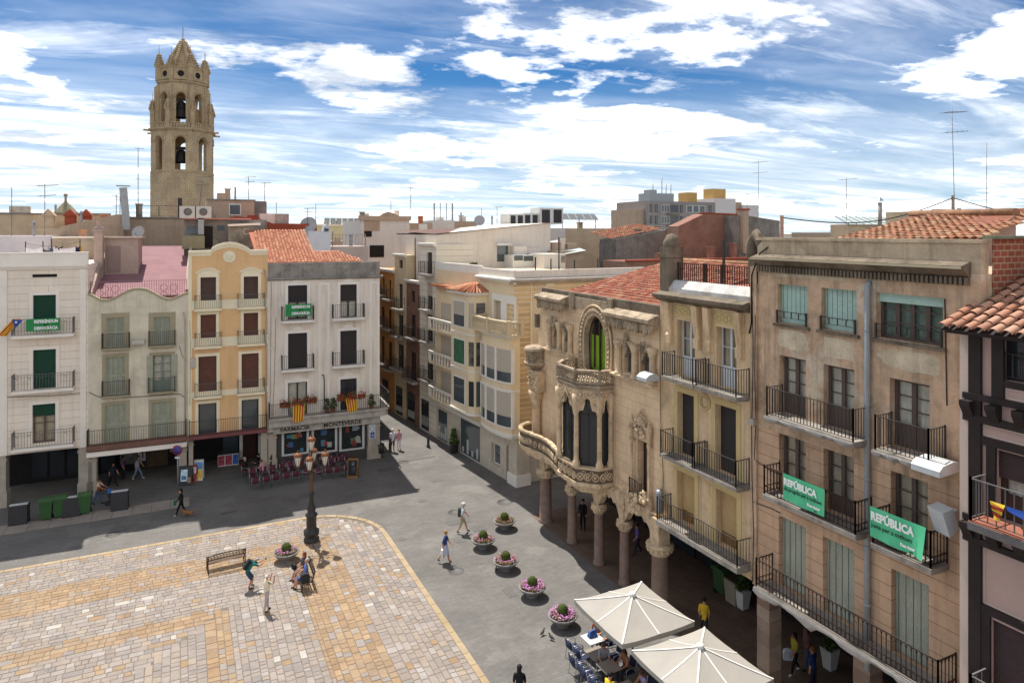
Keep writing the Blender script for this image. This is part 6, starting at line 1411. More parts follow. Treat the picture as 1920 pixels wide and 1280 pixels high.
for i, (u0, u1, vt, y) in enumerate(((640, 690, 446, 150), (590, 690, 441, 260), (850, 960, 432, 200), (1050, 1110, 430, 120), (-80, 60, 438, 200), (1430, 1920, 452, 420), (500, 640, 436, 180), (1090, 1230, 440, 220))): aabb('far_block', ('far beige block behind the yellow one', 'far low block between the tower and the middle roofs', 'far wall behind the white stair box', 'far tan wall beside the tall cooler', 'far low wall at the left edge', 'far long terrace under the right-hand sky', 'far reddish wall behind the rust parapet', 'far grey wall left of the apartment block')[i], u0, u1, vt, y, 12, (T_TAN, T_WHT, T_BR, T_TAN, T_TAN, T_BR, T_BR, T_WHT)[i], group='far skyline blocks')

# ------------------------------------------------------------------ bell tower
TS = mat('tower_sandstone', 'c0a988', .92, .2, .35, .5, 6, joints=(.9, .45, '8f7c60', .03), stain=('7d705a', .6, .2), streak=('66604f', .55)); TSD = mat('tower_carved_stone', 'b09a7a', .92, .22, .6, .4, 6, stain=('6b5b47', .6, .5))
tp = EYE+ray(343, 435)*160; D = 160/F
tw = thing('bell_tower', 'octagonal sandstone bell tower with open arches and a crocketed spire', 'tower', (tp.x, tp.y, 0), 0)
to = math.atan2(-tp.y, -tp.x)       # direction from the tower to the square
A8 = [to-R(5)+R(45)*k for k in range(8)]   # facet normals, the first facing the square
def zpx(v): return H+(435-v)*D
def octa(r, z0, z1, r1=None, m=TS, name='shaft', gap=None):
    r1 = r1 or r; mb = MB(); q = 1/math.cos(R(22.5))
    lo = [(r*q*math.cos(a+R(22.5)), r*q*math.sin(a+R(22.5)), z0) for a in A8]; hi = [(r1*q*math.cos(a+R(22.5)), r1*q*math.sin(a+R(22.5)), z1) for a in A8]
    mb.add(lo+hi, [(k, (k+1) % 8, 8+(k+1) % 8, 8+k) for k in range(8)]+[tuple(range(8))[::-1], tuple(range(8, 16))]); return mb.build(name, m, tw)
def facet_mat(k, r): return Matrix.Rotation(A8[k]+R(90), 4, 'Z') @ Matrix.Translation((0, -r, 0))
def arch_pts(w, z0, zs, n=10): return [(-w, z0)]+[(-w*math.cos(math.pi*i/n), zs+w*1.15*math.sin(math.pi*i/n)) for i in range(n+1)]+[(w, z0)]
def stage(r, z0, z1, ow, oz0, ozs, t=1.0, name='belfry_stage'):
    """open stage: eight facets, each with an arched opening"""
    hw = r*math.tan(R(22.5))
    for k in range(8):
        mb = MB(); zt = ozs+ow*1.15; pts = arch_pts(ow, oz0, ozs)
        mb.prism([(-hw, z0), (hw, z0), (hw, oz0), (-hw, oz0)], 0, t); mb.prism([(-hw, oz0), (-ow, oz0), (-ow, ozs), (-hw, ozs)], 0, t); mb.prism([(ow, oz0), (hw, oz0), (hw, ozs), (ow, ozs)], 0, t)
        ar = arch_pts(ow, ozs, ozs)[1:-1]; mb.prism([(-hw, ozs)]+ar[:6]+[(0, zt), (0, z1), (-hw, z1)], 0, t); mb.prism([(hw, ozs), (hw, z1), (0, z1), (0, zt)]+ar[5:], 0, t)
        mb.tube([(x*1.28, -.1, z+(.25 if z > ozs else 0)) for x, z in ar], .16, 5)
        mb.xf(facet_mat(k, r)); mb.build('belfry_wall', TS, tw)
R0 = 52*D
octa(R0, 0, zpx(327)); octa(R0*1.015, zpx(327), zpx(325), m=TSD, name='string_course')
stage(R0*.985, zpx(325), zpx(250), 8.6*D, zpx(322), zpx(272))
octa(R0*1.03, zpx(251), zpx(249), m=TSD, name='string_course'); octa(R0*1.06, zpx(249), zpx(247), m=TSD, name='string_course'); octa(R0*.9, zpx(322.5), zpx(324.9), m=TSD, name='belfry_floor')
mb = MB()
for k in range(8):   # balustrade
    st = len(mb.v); hw = R0*1.0*math.tan(R(22.5)); mb.box(-hw, hw, 0, .4, zpx(247), zpx(245.5)); mb.box(-hw, hw, -.1, .5, zpx(238), zpx(236.5))
    for i in range(9): x = -hw+2*hw*(i+.5)/9; mb.box(x-.22, x+.22, .05, .35, zpx(245.5), zpx(238))
    mb.xf(facet_mat(k, R0*1.0), st)
mb.build('balustrade', TSD, tw, kind='stuff')
R1_ = 40*D
octa(R1_*.9, zpx(247), zpx(246), m=TSD, name='upper_floor')
stage(R1_, zpx(246.9), zpx(160), 8*D, zpx(238), zpx(190))
for z0, z1, k in ((164, 162, 1.03), (162, 159, 1.07), (158, 156, 1.09)): octa(R1_*k, zpx(z0), zpx(z1)-.01, m=TSD, name='string_course')
R2_ = 38.5*D
octa(R2_, zpx(159), zpx(134), name='drum')
for k in range(8):
    mb = MB(); mb.lathe([(0, .05), (.55, .05), (.7, .0)], (0, 0, 0), 14); mb.xf(facet_mat(k, R2_) @ Matrix.Translation((0, -.05, zpx(146))) @ Matrix.Rotation(R(90), 4, 'X')); mb.build('round_opening', DARK, tw)
octa(R2_*1.05, zpx(135.5), zpx(133.5), m=TSD, name='string_course')
octa(R2_*.74, zpx(133.5), zpx(78), r1=.25, m=TSD, name='spire')
mb = MB()
for k in range(8):
    a = A8[k]+R(22.5)
    for i in range(13):
        f = i/13; r = R2_*.80*(1-f)+.3*f; z = zpx(133.5)+(zpx(78)-zpx(133.5))*f; mb.ball((r*math.cos(a), r*math.sin(a), z+.2), (.5, .5, .42), 5, 4)
mb.ball((0, 0, zpx(77)), (.5, .5, .7), 6, 5); mb.build('crocket', TSD, tw, kind='stuff')
MB().tube([(0, 0, zpx(78)), (0, 0, zpx(50))], .07, 5).build('lightning_rod', IRON, tw)
def pinnacle(r, a, z0, z1, zt, w, m=TSD):
    x, y = r*math.cos(a), r*math.sin(a); mb = MB(); mb.lathe([(w, z0), (w, z1), (w*1.25, z1+.1), (w*1.25, z1+.4), (w*.95, z1+.5), (.12, zt)], (x, y, 0), 6, smooth=False)
    for i in range(5):
        for q in range(4): f = i/5; rr = w*.95*(1-f)+.1; an = q*1.57; mb.ball((x+rr*math.cos(an), y+rr*math.sin(an), z1+.6+(zt-z1-.6)*f), (.36, .36, .3), 5, 3)
    mb.tube([(x, y, zt-.1), (x, y, zt+1.8)], .05, 4); mb.build('pinnacle', m, tw)
for k in range(8):
    a = A8[k]+R(22.5); big = k in (7, 1)
    pinnacle(R2_*1.07, a, zpx(159), zpx(134), zpx(113 if k % 2 else 107), .62 if k % 2 else .8)
    pinnacle(R0*1.0, a, zpx(247), zpx(216), zpx(194), .58)
    mb = MB(); st = 0; x0, x1 = R1_*1.05, R0*1.0
    mb.prism([(x0, zpx(222)), (x1, zpx(216)), (x1, zpx(222)), (x0+(x1-x0)*.5, zpx(226)), (x0, zpx(236))], -.3, .3); mb.xf(Matrix.Rotation(a, 4, 'Z')); mb.build('flying_buttress', TS, tw)
    mb = MB(); mb.box(R1_*1.06, R1_*1.06+.8, -.45, .45, zpx(246), zpx(170)); mb.prism([(R1_*1.06, zpx(170)), (R1_*1.06+.8, zpx(170)), (R1_*1.06, zpx(164))], -.45, .45); mb.xf(Matrix.Rotation(a, 4, 'Z')); mb.build('buttress', TS, tw)
    mb = MB(); mb.tube([(R0*1.05, 0, zpx(250)), (R0*1.05+1.6, 0, zpx(250))], .25, 5); mb.xf(Matrix.Rotation(a, 4, 'Z')); mb.build('gargoyle', TSD, tw)
BELL = mat('dark_bronze_bell', '2c2a26', .5, .15, 2, metal=.5)
for z, s in ((zpx(308), 2.1), (zpx(226), 2.0), (zpx(209), 1.3)):
    p = Vector((math.cos(A8[0]), math.sin(A8[0]), 0))*(R1_*.72)+Vector((0, 0, z)); mb = MB(); mb.lathe([(s*.95, 0), (s*.8, s*.25), (s*.62, s*.8), (s*.5, s*1.2), (s*.2, s*1.4), (0, s*1.42)], p, 12); mb.box(p.x-s*.9, p.x+s*.9, p.y-.15, p.y+.15, p.z+s*1.4, p.z+s*1.75); mb.build('bell', BELL, tw)
# lantern with a small tiled cone on the left skyline
e = aabb('roof_lantern', 'little tiled roof lantern with a ball finial on the left skyline', 113, 129, 401, 90, 1.6, T_TAN, cat='lantern'); MB().lathe([(1.1, 0), (1.2, .15), (.5, 1.0), (.15, 1.4), (.1, 1.9), (.22, 2.05), (.15, 2.25), (0, 2.3)], (e['W']/2, .8, e['zt']), 8, smooth=False).build('tiled_cone', T_OLV, e)
# ------------------------------------------------------------------ things in the square
def ang(t): return R(t-25.84)     # image direction: 0 = right, 90 = away, 180 = left, 270 = towards the viewer
COPPER = mat('copper_dome', '8a5a3e', .5, .15, 4, metal=.3); LGLASS = mat('milky_lantern_glass', 'd6d0c4', .35, .06, 3); CASTI = mat('black_cast_iron', '33312f', .5, .15, 5, spec=.4); BRONZ = mat('brown_bronze', '6a4d35', .5, .15, 4, metal=.3)
# street lamp with five lanterns
p = G(584, 1014); e = thing('street_lamp', 'black cast iron street lamp with five copper topped lanterns', 'lamp', p)
MB().lathe([(.42, 0), (.42, .18), (.36, .24), (.36, .34), (.42, .4), (.42, .62), (.3, .7), (.27, .78), (.27, 1.35), (.33, 1.42), (.33, 1.5), (.2, 1.58), (.24, 1.8), (.13, 2.1), (.11, 2.5), (.15, 2.55), (.15, 2.65), (.08, 2.75)], (0, 0, 0), 16).build('pedestal', CASTI, e)
MB().lathe([(.08, 2.7), (.085, 2.9), (.07, 3.8), (.1, 3.85), (.1, 3.95), (.07, 4.0)], (0, 0, 0), 10).build('post', BRONZ, e)
MB().lathe([(.07, 4.0), (.12, 4.2), (.05, 4.35), (.05, 5.0), (0, 5.02)], (0, 0, 0), 10).build('upper_post', CASTI, e)
def lantern(x, y, z):
    mb = MB(); mb.lathe([(.08, 0), (.1, .04), (.2, .5), (.2, .52)], (x, y, z), 8); l = mb.build('lantern', LGLASS, e)
    MB().lathe([(.22, .52), (.24, .55), (.2, .66), (.11, .73), (.05, .75), (.035, .82), (.05, .85), (.0, .92)], (x, y, z), 10).build('lantern_dome', COPPER, l)
    mb = MB()
    for k in range(8): t = 2*math.pi*(k+.0)/8; mb.bar((x+.1*math.cos(t), y+.1*math.sin(t), z+.04), (x+.205*math.cos(t), y+.205*math.sin(t), z+.52), .016)
    mb.lathe([(.05, -.1), (.11, 0), (.1, .03)], (x, y, z), 8); mb.build('lantern_frame', BRONZ, l)
lantern(0, 0, 5.0)
for k in range(4):
    t = ang(90*k+8); c, s = math.cos(t)*.72, math.sin(t)*.72; lantern(c, s, 4.15)
    MB().tube([(0, 0, 3.95), (c*.35, s*.35, 3.75), (c*.8, s*.8, 3.8), (c, s, 3.95), (c, s, 4.06)], .03, 6).tube([(0, 0, 4.5), (c*.3, s*.3, 4.45), (c*.55, s*.55, 4.2), (c*.4, s*.4, 4.0)], .02, 5).build('bracket_arm', CASTI, e)
# flower bowls
BOWL = mat('grey_cast_bowl', '7d7a76', .8, .12, 3, .15, 30); SOIL = mat('planter_soil', '4a3626', .95, .3, 8); BOX_ = mat('clipped_box_leaf', '4e5c24', .85, .3, 12, rnd=.35); LEAF = mat('bedding_leaf', '6b6a34', .85, .25, 10, rnd=.4)
PET = [mat('pink_petal', 'c98fbd', .8, .1, 10, rnd=.25), mat('magenta_petal', 'b0559f', .8, .1, 10, rnd=.25), mat('rust_petal', '93503a', .8, .1, 10, rnd=.3)]
def leafquad(mb, c, n, s, mi=0):
    n = Vector(n).normalized(); a = n.cross(Vector((random.random(), random.random(), random.random()+.1))).normalized(); b_ = n.cross(a); c = Vector(c); mb.add([c-a*s-b_*s*.6, c+a*s-b_*s*.6, c+a*s*.7+b_*s*.8, c-a*s*.7+b_*s*.8], [(0, 1, 2, 3)], mi=mi)
def bowl(u, v, label, dens, pink, r=.63, tint=0):
    p = G(u, v); e = thing('flower_bowl', label, 'planter', p, 0, 'stone flower bowls in the square')
    MB().lathe([(.26, 0), (.28, .05), (.2, .08), (.22, .14), (.40, .2), (.56, .32), (r, .42), (r+.03, .46), (r-.05, .48), (r-.1, .42), (0, .40)], (0, 0, 0), 28).build('bowl', BOWL, e)
    MB().lathe([(r-.08, .41), (.3, .48), (0, .5)], (0, 0, 0), 20).build('soil', SOIL, e)
    mb = MB(); mb.ball((0, 0, .68), .22, 12, 9, jit=.05)
    for i in range(700):
        d = Vector((random.gauss(0, 1), random.gauss(0, 1), random.gauss(.2, 1))).normalized(); leafquad(mb, Vector((0, 0, .68))+d*random.uniform(.21, .25), d+Vector((random.uniform(-.5, .5), random.uniform(-.5, .5), 0)), .021)
    mb.build('box_ball', BOX_, e, kind='stuff')
    mb = MB()
    for i in range(520): a = random.uniform(0, 6.28); q = (r-.08)*math.sqrt(random.uniform(.06, 1)); leafquad(mb, (q*math.cos(a), q*math.sin(a), .46+random.uniform(0, .12)), (random.uniform(-.6, .6), random.uniform(-.6, .6), 1), .028)
    mb.build('bedding_leaves', LEAF, e, kind='stuff')
    mb = MB()
    for i in range(dens):
        a = random.uniform(0, 6.28); q = (r-.06)*math.sqrt(random.uniform(.1, 1)); k = 2 if random.random() > pink else (0 if random.random() < .65 else 1)
        for w in range(2): leafquad(mb, (q*math.cos(a)+random.uniform(-.02, .02), q*math.sin(a)+random.uniform(-.02, .02), .5+random.uniform(.0, .14)), (random.uniform(-.5, .5), random.uniform(-.5, .5), 1), .026, k)
    mb.build('blossom', PET, e, kind='stuff')
for a in ((537, 1050, 'flower bowl with a clipped ball beside the street lamp', 110, .85), (946, 990, 'farthest flower bowl of the row, with few reddish blooms', 90, .3), (906, 1026, 'second farthest flower bowl of the row, with mixed red and pink blooms', 170, .5), (948, 1067, 'middle flower bowl of the row, with pink and rusty blooms', 190, .6), (998, 1117, 'dense pink flower bowl, second nearest of the row', 250, .9), (1055, 1172, 'dense pink flower bowl closest to the white parasols', 270, .88)): bowl(*a)
# benches
def bench(p, rz, label):
    e = thing('iron_bench', label, 'bench', p, rz, 'iron benches in the square'); L = 1.75
    for x in (-L/2, L/2):
        MB().tube([(x, -.28, 0), (x, -.24, .25), (x, -.27, .42), (x, .0, .42), (x, .2, .40), (x, .27, .6), (x, .36, .88)], .028, 6).tube([(x, .34, 0), (x, .26, .2), (x, .2, .40)], .028, 6).tube([(x, -.27, .42), (x, -.3, .6), (x, -.05, .66), (x, .28, .64)], .022, 6).build('leg', IRONR, e)
    for k in range(6): MB().box(-L/2, L/2, -.26+k*.08, -.2+k*.08, .425, .445).build('seat_slat', mat('worn_bench_wood', '6a5646', .75, .2, 4), e)
    mb = MB(); mb.tube([(-L/2, .36, .84), (-L/4, .37, .9), (0, .375, .92), (L/4, .37, .9), (L/2, .36, .84)], .022, 6); mb.tube([(-L/2, .3, .62), (0, .3, .64), (L/2, .3, .62)], .018, 6)
    for i in range(12):
        x = -L/2+L*(i+.5)/12
        for q in range(2): mb.torus((x+(.03 if q else 0), .315+.03*q, .69+q*.11+.02*math.cos((x/L)*3)), .062, .012, 8, 4, ax='y')
    mb.build('scroll_back', IRONR, e); MB().tube([(-L/2, 0, .3), (-L/4, 0, .33), (0, 0, .36), (L/4, 0, .33), (L/2, 0, .3)], .014, 5).build('stretcher', IRONR, e)
    return e
bench(G(424, 1062), math.atan2(G(460, 1058).y-G(383, 1076).y, G(460, 1058).x-G(383, 1076).x)+math.pi, 'empty iron bench with a scrolled back in the sunny square')
BP = G(571, 1092); bench(BP, R(-90), 'iron bench with two people sitting on it near the lamp')
# bins
GBIN = mat('green_plastic', '3b5c34', .5, .08, 3); RUB = mat('black_rubber', '1f1e1d', .7, .1); DBOX = mat('charcoal_metal', '403e3e', .55, .08, 3, metal=.2)
def wheelie(u, v, label):
    e = thing('wheelie_bin', label, 'bin', G(u, v), 0, 'green wheelie bins'); mb = MB()
    mb.add([(-.26, -.3, .12), (.26, -.3, .12), (.26, .3, .12), (-.26, .3, .12), (-.33, -.38, 1.12), (.33, -.38, 1.12), (.33, .38, 1.12), (-.33, .38, 1.12)], [(0, 3, 2, 1), (4, 5, 6, 7), (0, 1, 5, 4), (1, 2, 6, 5), (2, 3, 7, 6), (3, 0, 4, 7)]); mb.box(-.36, .36, -.41, .41, 1.08, 1.14); mb.build('body', GBIN, e)
    MB().prism([(-.44, 1.145), (.44, 1.145), (.42, 1.2), (.1, 1.3), (-.3, 1.27), (-.44, 1.2)], -.37, .37, 'x').build('lid', GBIN, e)
    for x in (-.28, .28): mb = MB(); mb.tube([(x-.03, .26, .1), (x+.03, .26, .1)], .1, 10); mb.build('wheel', RUB, e)
    MB().tube([(-.3, .43, 1.08), (-.3, .5, 1.1), (.3, .5, 1.1), (.3, .43, 1.08)], .018, 6).build('handle', GBIN, e)
for u, v, l in ((87, 973, 'green wheelie bin closest to the left dark container'), (113, 968, 'green wheelie bin in the middle of the three'), (160, 962, 'green wheelie bin between two dark containers')): wheelie(u, v, l)
def dbox(u, v, label):
    e = thing('waste_container', label, 'container', G(u, v), -.04, 'dark waste containers'); MB().prism([(-.4, 0), (.4, 0), (.36, 1.02), (.15, 1.1), (-.36, 1.1)], -.45, .45, 'x').build('body', DBOX, e)
    MB().prism([(-.2, 1.105), (.1, 1.105), (.1, 1.13), (-.2, 1.16)], -.45, .45, 'x').build('hatch', mat('white_hatch', 'c9c9c7', .4, .05), e); MB().box(-.47, .47, -.42, .42, 0, .05).build('plinth', RUB, e)
for u, v, l in ((36, 980, 'dark waste container nearest the left edge of the square'), (136, 965, 'dark waste container standing between green bins'), (225, 953, 'dark waste container beside the pushchair')): dbox(u, v, l)
# no-parking sign
e = thing('no_parking_sign', 'round red and blue no parking sign on a grey post', 'sign', G(333, 922), ang(0)); MB().tube([(0, 0, 0), (0, 0, 2.75)], .035, 8).build('post', METAL, e)
def disc(mb, r, y, z, t=.01, n=24): st = len(mb.v); mb.lathe([(0, 0), (r, 0), (r, t), (0, t)], (0, 0, 0), n); mb.xf(Matrix.Translation((0, y, z)) @ Matrix.Rotation(R(90), 4, 'X'), st); return mb
disc(MB(), .33, -.04, 2.75).build('red_disc', mat('sign_red', 'a5283a', .5, .05), e); disc(MB(), .25, -.052, 2.75).build('blue_disc', mat('sign_blue', '2b4f93'), e)
MB().bar((-.2, -.066, 2.95), (.2, -.066, 2.55), .07, .01).bar((-.2, -.068, 2.55), (.2, -.068, 2.95), .07, .01).build('red_cross', mat('sign_red', 'a5283a'), e); MB().box(-.15, .15, -.05, -.04, 2.2, 2.33).build('plate', WHITE, e)
# advertising boards and the ice-cream chest
def aboard(u, v, w, h, frame, cards, label, rz=None, group='pavement boards'):
    e = thing('pavement_board', label, 'board', G(u, v), ang(0) if rz is None else rz, group); t = .28
    for s in (-1, 1):
        mb = MB(); mb.prism([(s*t, 0), (s*(t-.05), 0), (s*.004, h), (s*.05, h)], -w/2, w/2, 'x'); mb.build('panel', frame, e)
    for x0, x1, z0, z1, m in cards:
        f = lambda z: -t+(t-.05)*z/h
        MB().add([(x0, f(z0)-.012, z0), (x1, f(z0)-.012, z0), (x1, f(z1)-.012, z1), (x0, f(z1)-.012, z1)], [(0, 1, 2, 3)]).build('print', m, e)
c = lambda h, v=.4, s=5: mat('print_'+h, h, .6, v, s)
aboard(349, 908, .85, 1.25, CASTI, [(-.3, .12, .3, 1.05, c('c9dfe8')), (-.25, .05, .4, .65, c('4d8fc2')), (.14, .33, .2, .55, c('a98466'))], 'black pavement board with blue ice cream prints', ang(12)); aboard(364, 902, .4, 1.1, c('b53a40', .1), [(-.16, .16, .6, 1.0, c('dcdad6', .1))], 'narrow red pavement board between two wider ones', ang(12)); aboard(373, 898, .6, 1.35, c('d8d6d0', .1), [(-.27, .27, .75, 1.2, c('6d9fd0')), (-.27, .27, .1, .7, c('e3c45a'))], 'white pavement board with yellow and blue prints', ang(12))
aboard(662, 894, .72, 1.3, mat('oak_frame', '8a6234', .7, .15, 4), [(-.3, .3, .18, 1.2, c('25211f', .2)), (-.1, .1, .85, 1.1, c('9ba5b5')), (-.2, .2, .4, .75, c('5c5f68'))], 'oak framed chalkboard at the end of the cafe terrace'); aboard(503, 884, .62, 1.5, mat('dark_oak_frame', '4b3524', .7, .15, 4), [(-.25, .25, .15, 1.4, c('34302e', .4)), (-.2, .2, .5, .9, c('6c7870'))], 'dark framed menu board beside the pharmacy pillar')
e = thing('ice_cream_chest', 'ice cream chest with red and pink prints under the orange house', 'freezer', G(428, 872), R(-3)); MB().box(-.7, .7, -.35, .35, .08, .9).build('body', c('cfccc8', .1), e); MB().box(-.68, -.25, -.36, -.351, .15, .85).box(-.2, .25, -.36, -.351, .15, .85).build('print', c('b04a58', .8, 6), e); MB().box(.3, .68, -.36, -.351, .15, .85).build('print', c('3a64a8', .6, 6), e); MB().prism([(-.36, .905), (.36, .905), (.36, .95), (-.36, .93)], -.71, .71, 'x').build('glass_lid', GLASSB, e)
# litter bin, bollards, potted shrub, shop trolley
e = thing('litter_bin', 'black slatted litter bin beside the pharmacy corner', 'bin', G(714, 857)); MB().lathe([(.2, .35), (.25, .36), (.27, 1.0), (.25, 1.02), (.24, .98), (0, .9)], (0, 0, 0), 14).build('basket', CASTI, e); MB().tube([(0, .0, 0), (0, .0, .38)], .04, 6).box(-.2, .2, -.1, .1, 0, .03).build('stand', CASTI, e)
for u, v, l in ((731, 847, 'cast iron bollard beside the strolling couple'), (803, 838, 'lone cast iron bollard at the mouth of the side street')):
    e = thing('bollard', l, 'bollard', G(u, v), 0, 'cast iron bollards'); MB().lathe([(.15, 0), (.15, .1), (.11, .14), (.09, .6), (.12, .64), (.07, .7), (.09, .78), (.05, .88), (0, .9)], (0, 0, 0), 12).build('shaft', CASTI, e); MB().torus((0, 0, .5), .1, .02, 12, 5, 'z').build('collar', CASTI, e)
def shrub(mb, c, r, h, n, s):
    for i in range(n):
        t = random.random(); q = r*math.sqrt(random.random())*(1.1-.7*t); a = random.uniform(0, 6.28); leafquad(mb, (c[0]+q*math.cos(a), c[1]+q*math.sin(a), c[2]+h*t), (random.gauss(0, 1), random.gauss(0, 1), random.gauss(.6, 1)), s)
GLEAF = mat('shrub_leaf', '4a5f2a', .8, .25, 8, rnd=.4)
e = thing('potted_shrub', 'leafy shrub in a dark pot outside the shop window', 'plant', G(851, 848)); MB().lathe([(.24, 0), (.3, .05), (.34, .7), (.38, .72), (.38, .8), (.3, .78), (0, .7)], (0, 0, 0), 16).build('pot', CASTI, e); mb = MB(); shrub(mb, (0, 0, .75), .38, 1.1, 240, .07); mb.build('foliage', GLEAF, e, kind='stuff'); MB().tube([(0, 0, .7), (0, 0, 1.6)], .025, 5).build('stem', WOODD, e)
for u, v, l in ((1393, 1139, 'white square pot with a plant in the dark arcade'), (1556, 1252, 'white tapered pot with a shrub behind the walking women')):
    e = thing('square_pot', l, 'planter', G(u, v), 0, 'white pots in the arcade'); MB().add([(-.17, -.17, 0), (.17, -.17, 0), (.17, .17, 0), (-.17, .17, 0), (-.26, -.26, .8), (.26, -.26, .8), (.26, .26, .8), (-.26, .26, .8)], [(0, 3, 2, 1), (4, 5, 6, 7), (0, 1, 5, 4), (1, 2, 6, 5), (2, 3, 7, 6), (3, 0, 4, 7)]).build('pot', WHITE, e); mb = MB(); shrub(mb, (0, 0, .8), .3, .8, 160, .07); mb.build('foliage', GLEAF, e, kind='stuff')
wheelie(1356, 1112, 'green wheelie bin in the dark arcade beneath the ochre house')
e = thing('lidded_bin', 'beige lidded bin in the dark arcade next to the green one', 'bin', G(1377, 1128)); MB().add([(-.25, -.3, 0), (.25, -.3, 0), (.25, .3, 0), (-.25, .3, 0), (-.32, -.36, 1.05), (.32, -.36, 1.05), (.32, .36, 1.05), (-.32, .36, 1.05)], [(0, 3, 2, 1), (4, 5, 6, 7), (0, 1, 5, 4), (1, 2, 6, 5), (2, 3, 7, 6), (3, 0, 4, 7)]).build('body', c('a39a80', .1), e); MB().box(-.34, .34, -.39, .39, 1.055, 1.13).build('lid', c('5b523f', .1), e)
# delivery lorry turning out of the side street
e = thing('delivery_lorry', 'dark red delivery lorry with a white box just behind the pharmacy corner', 'lorry', (15.0, 61.5, 0), R(88)); LR = mat('dark_red_paint', '5a1f26', .35, .05, 2)
MB().box(-1.0, 5.4, -1.1, 1.1, 1.0, 3.1).build('cargo_box', c('c9c6c2', .06), e); MB().box(-1.02, -1.0, -1.05, 1.05, 1.3, 2.6).build('rear_panel', LR, e)
MB().prism([(-1.05, 5.5), (-1.05, 7.0), (-1.05, 7.0)][:0] or [(5.5, .5), (7.2, .5), (7.25, 1.5), (6.9, 2.5), (5.5, 2.6)], -1.05, 1.05, 'y').build('cab', LR, e); MB().box(-1.0, 6.5, -.9, .9, .55, .95).build('chassis', CASTI, e)
for x in (.4, 6.2):
    for s in (-1, 1): w = MB().tube([(x, s*.75, .45), (x, s*1.05, .45)], .45, 14).build('wheel', RUB, e); MB().tube([(x, s*1.055, .45), (x, s*1.08, .45)], .24, 10).build('rim', METAL, w)
for s in (-1, 1): MB().box(-1.06, -1.02, s*.9-.12, s*.9+.12, .75, .9).build('tail_light', c('b3242a', .05), e)

# ------------------------------------------------------------------ cafe furniture
MAROON = mat('maroon_weave', '55212c', .7, .12, 6); NAVY = mat('navy_weave', '232b45', .7, .12, 6); TTOP = mat('dark_table_top', '4b4542', .35, .1, 4, metal=.2); TTOP2 = mat('taupe_table_top', '8b7f73', .5, .1, 4)
def chair_proto(m, tube, name):
    e = thing(name, 'x', 'chair')                      # faces +y, stands on z=0
    for s in (-1, 1):
        MB().tube([(s*.25, .22, 0), (s*.25, .22, .62), (s*.25, .12, .66), (s*.25, -.18, .66), (s*.24, -.24, .62)], .014, 6).build('front_leg', tube, e)
        MB().tube([(s*.23, -.26, 0), (s*.23, -.22, .45), (s*.22, -.27, .84)], .014, 6).build('back_leg', tube, e)
    MB().box(-.23, .23, -.22, .23, .43, .46).build('seat', m, e)
    mb = MB(); n = 6; vs = []
    for i in range(n+1):
        x = -.22+.44*i/n; y = -.25-.05*math.cos(x*6); vs += [(x, y, .5), (x, y-.05, .84)]
    mb.add(vs+[(a, b_+.02, c_) for a, b_, c_ in vs], [(2*i, 2*i+2, 2*i+3, 2*i+1) for i in range(n)]+[(14+2*i, 14+2*i+1, 14+2*i+3, 14+2*i+2) for i in range(n)]+[(2*i+1, 2*i+3, 14+2*i+3, 14+2*i+1) for i in range(n)], True).build('backrest', m, e)
    return e
def table(p, label, top, r=None, rz=0, group=None, h=.73):
    e = thing('cafe_table', label, 'table', p, rz, group)
    if r: MB().lathe([(0, h), (r, h), (r, h+.03), (0, h+.03)], (0, 0, 0), 20).build('table_top', top, e)
    else: MB().box(-.36, .36, -.36, .36, h, h+.03).build('table_top', top, e)
    MB().tube([(0, 0, .04), (0, 0, h)], .03, 8).build('column', STEEL, e); MB().bar((-.3, 0, .025), (.3, 0, .025), .05, .03).bar((0, -.3, .026), (0, .3, .026), .05, .03).build('foot', STEEL, e)
    return e
cp = chair_proto(MAROON, STEEL, 'cafe_chair'); cp['group'] = 'maroon cafe chairs'; first = [True]
def put_chair(proto, flag, x, y, rz, label):
    e = proto if flag[0] else copy_tree(proto); flag[0] = False; e['label'] = label; e.location = (x, y, 0); e.rotation_euler = (0, 0, rz); return e
pos1 = ('first', 'second', 'third', 'fourth', 'fifth')
for i, (u, v) in enumerate(((487, 908), (524, 901), (560, 895), (602, 891), (636, 887))):
    p = G(u, v); table(p, f'round dark cafe table, {pos1[i]} of the front row from the orange house', TTOP, .36, group='front cafe tables')
    put_chair(cp, first, p.x-.33, p.y-.72, random.uniform(-.12, .12), f'maroon cafe chair with its back to the square, left one at the {pos1[i]} front table')
    put_chair(cp, first, p.x+.36, p.y-.70, random.uniform(-.1, .25), f'maroon cafe chair with its back to the square, right one at the {pos1[i]} front table')
    put_chair(cp, first, p.x-.36, p.y+.66, math.pi+random.uniform(-.15, .15), f'maroon cafe chair facing the square, left one at the {pos1[i]} front table')
    if i != 3: put_chair(cp, first, p.x+.36, p.y+.68, math.pi+random.uniform(-.15, .15), f'maroon cafe chair facing the square, right one at the {pos1[i]} front table')
pos2 = ('first', 'second', 'third')
for i, (u, v) in enumerate(((543, 876), (592, 870), (632, 866))):
    p = G(u, v); table(p, f'round dark cafe table, {pos2[i]} of the row by the pharmacy window', TTOP, .36, group='back cafe tables')
    for s, w in ((-1, 'left'), (1, 'right')): put_chair(cp, first, p.x+s*.38, p.y-.68, random.uniform(-.1, .1), f'maroon cafe chair turned to the pharmacy window, {w} one at the {pos2[i]} back table')
    put_chair(cp, first, p.x-.3, p.y+.68, math.pi, f'maroon cafe chair against the pharmacy front at the {pos2[i]} back table')
p = G(478, 893); table(p, 'small cafe table where three people sit beside the pillar', TTOP, .34)
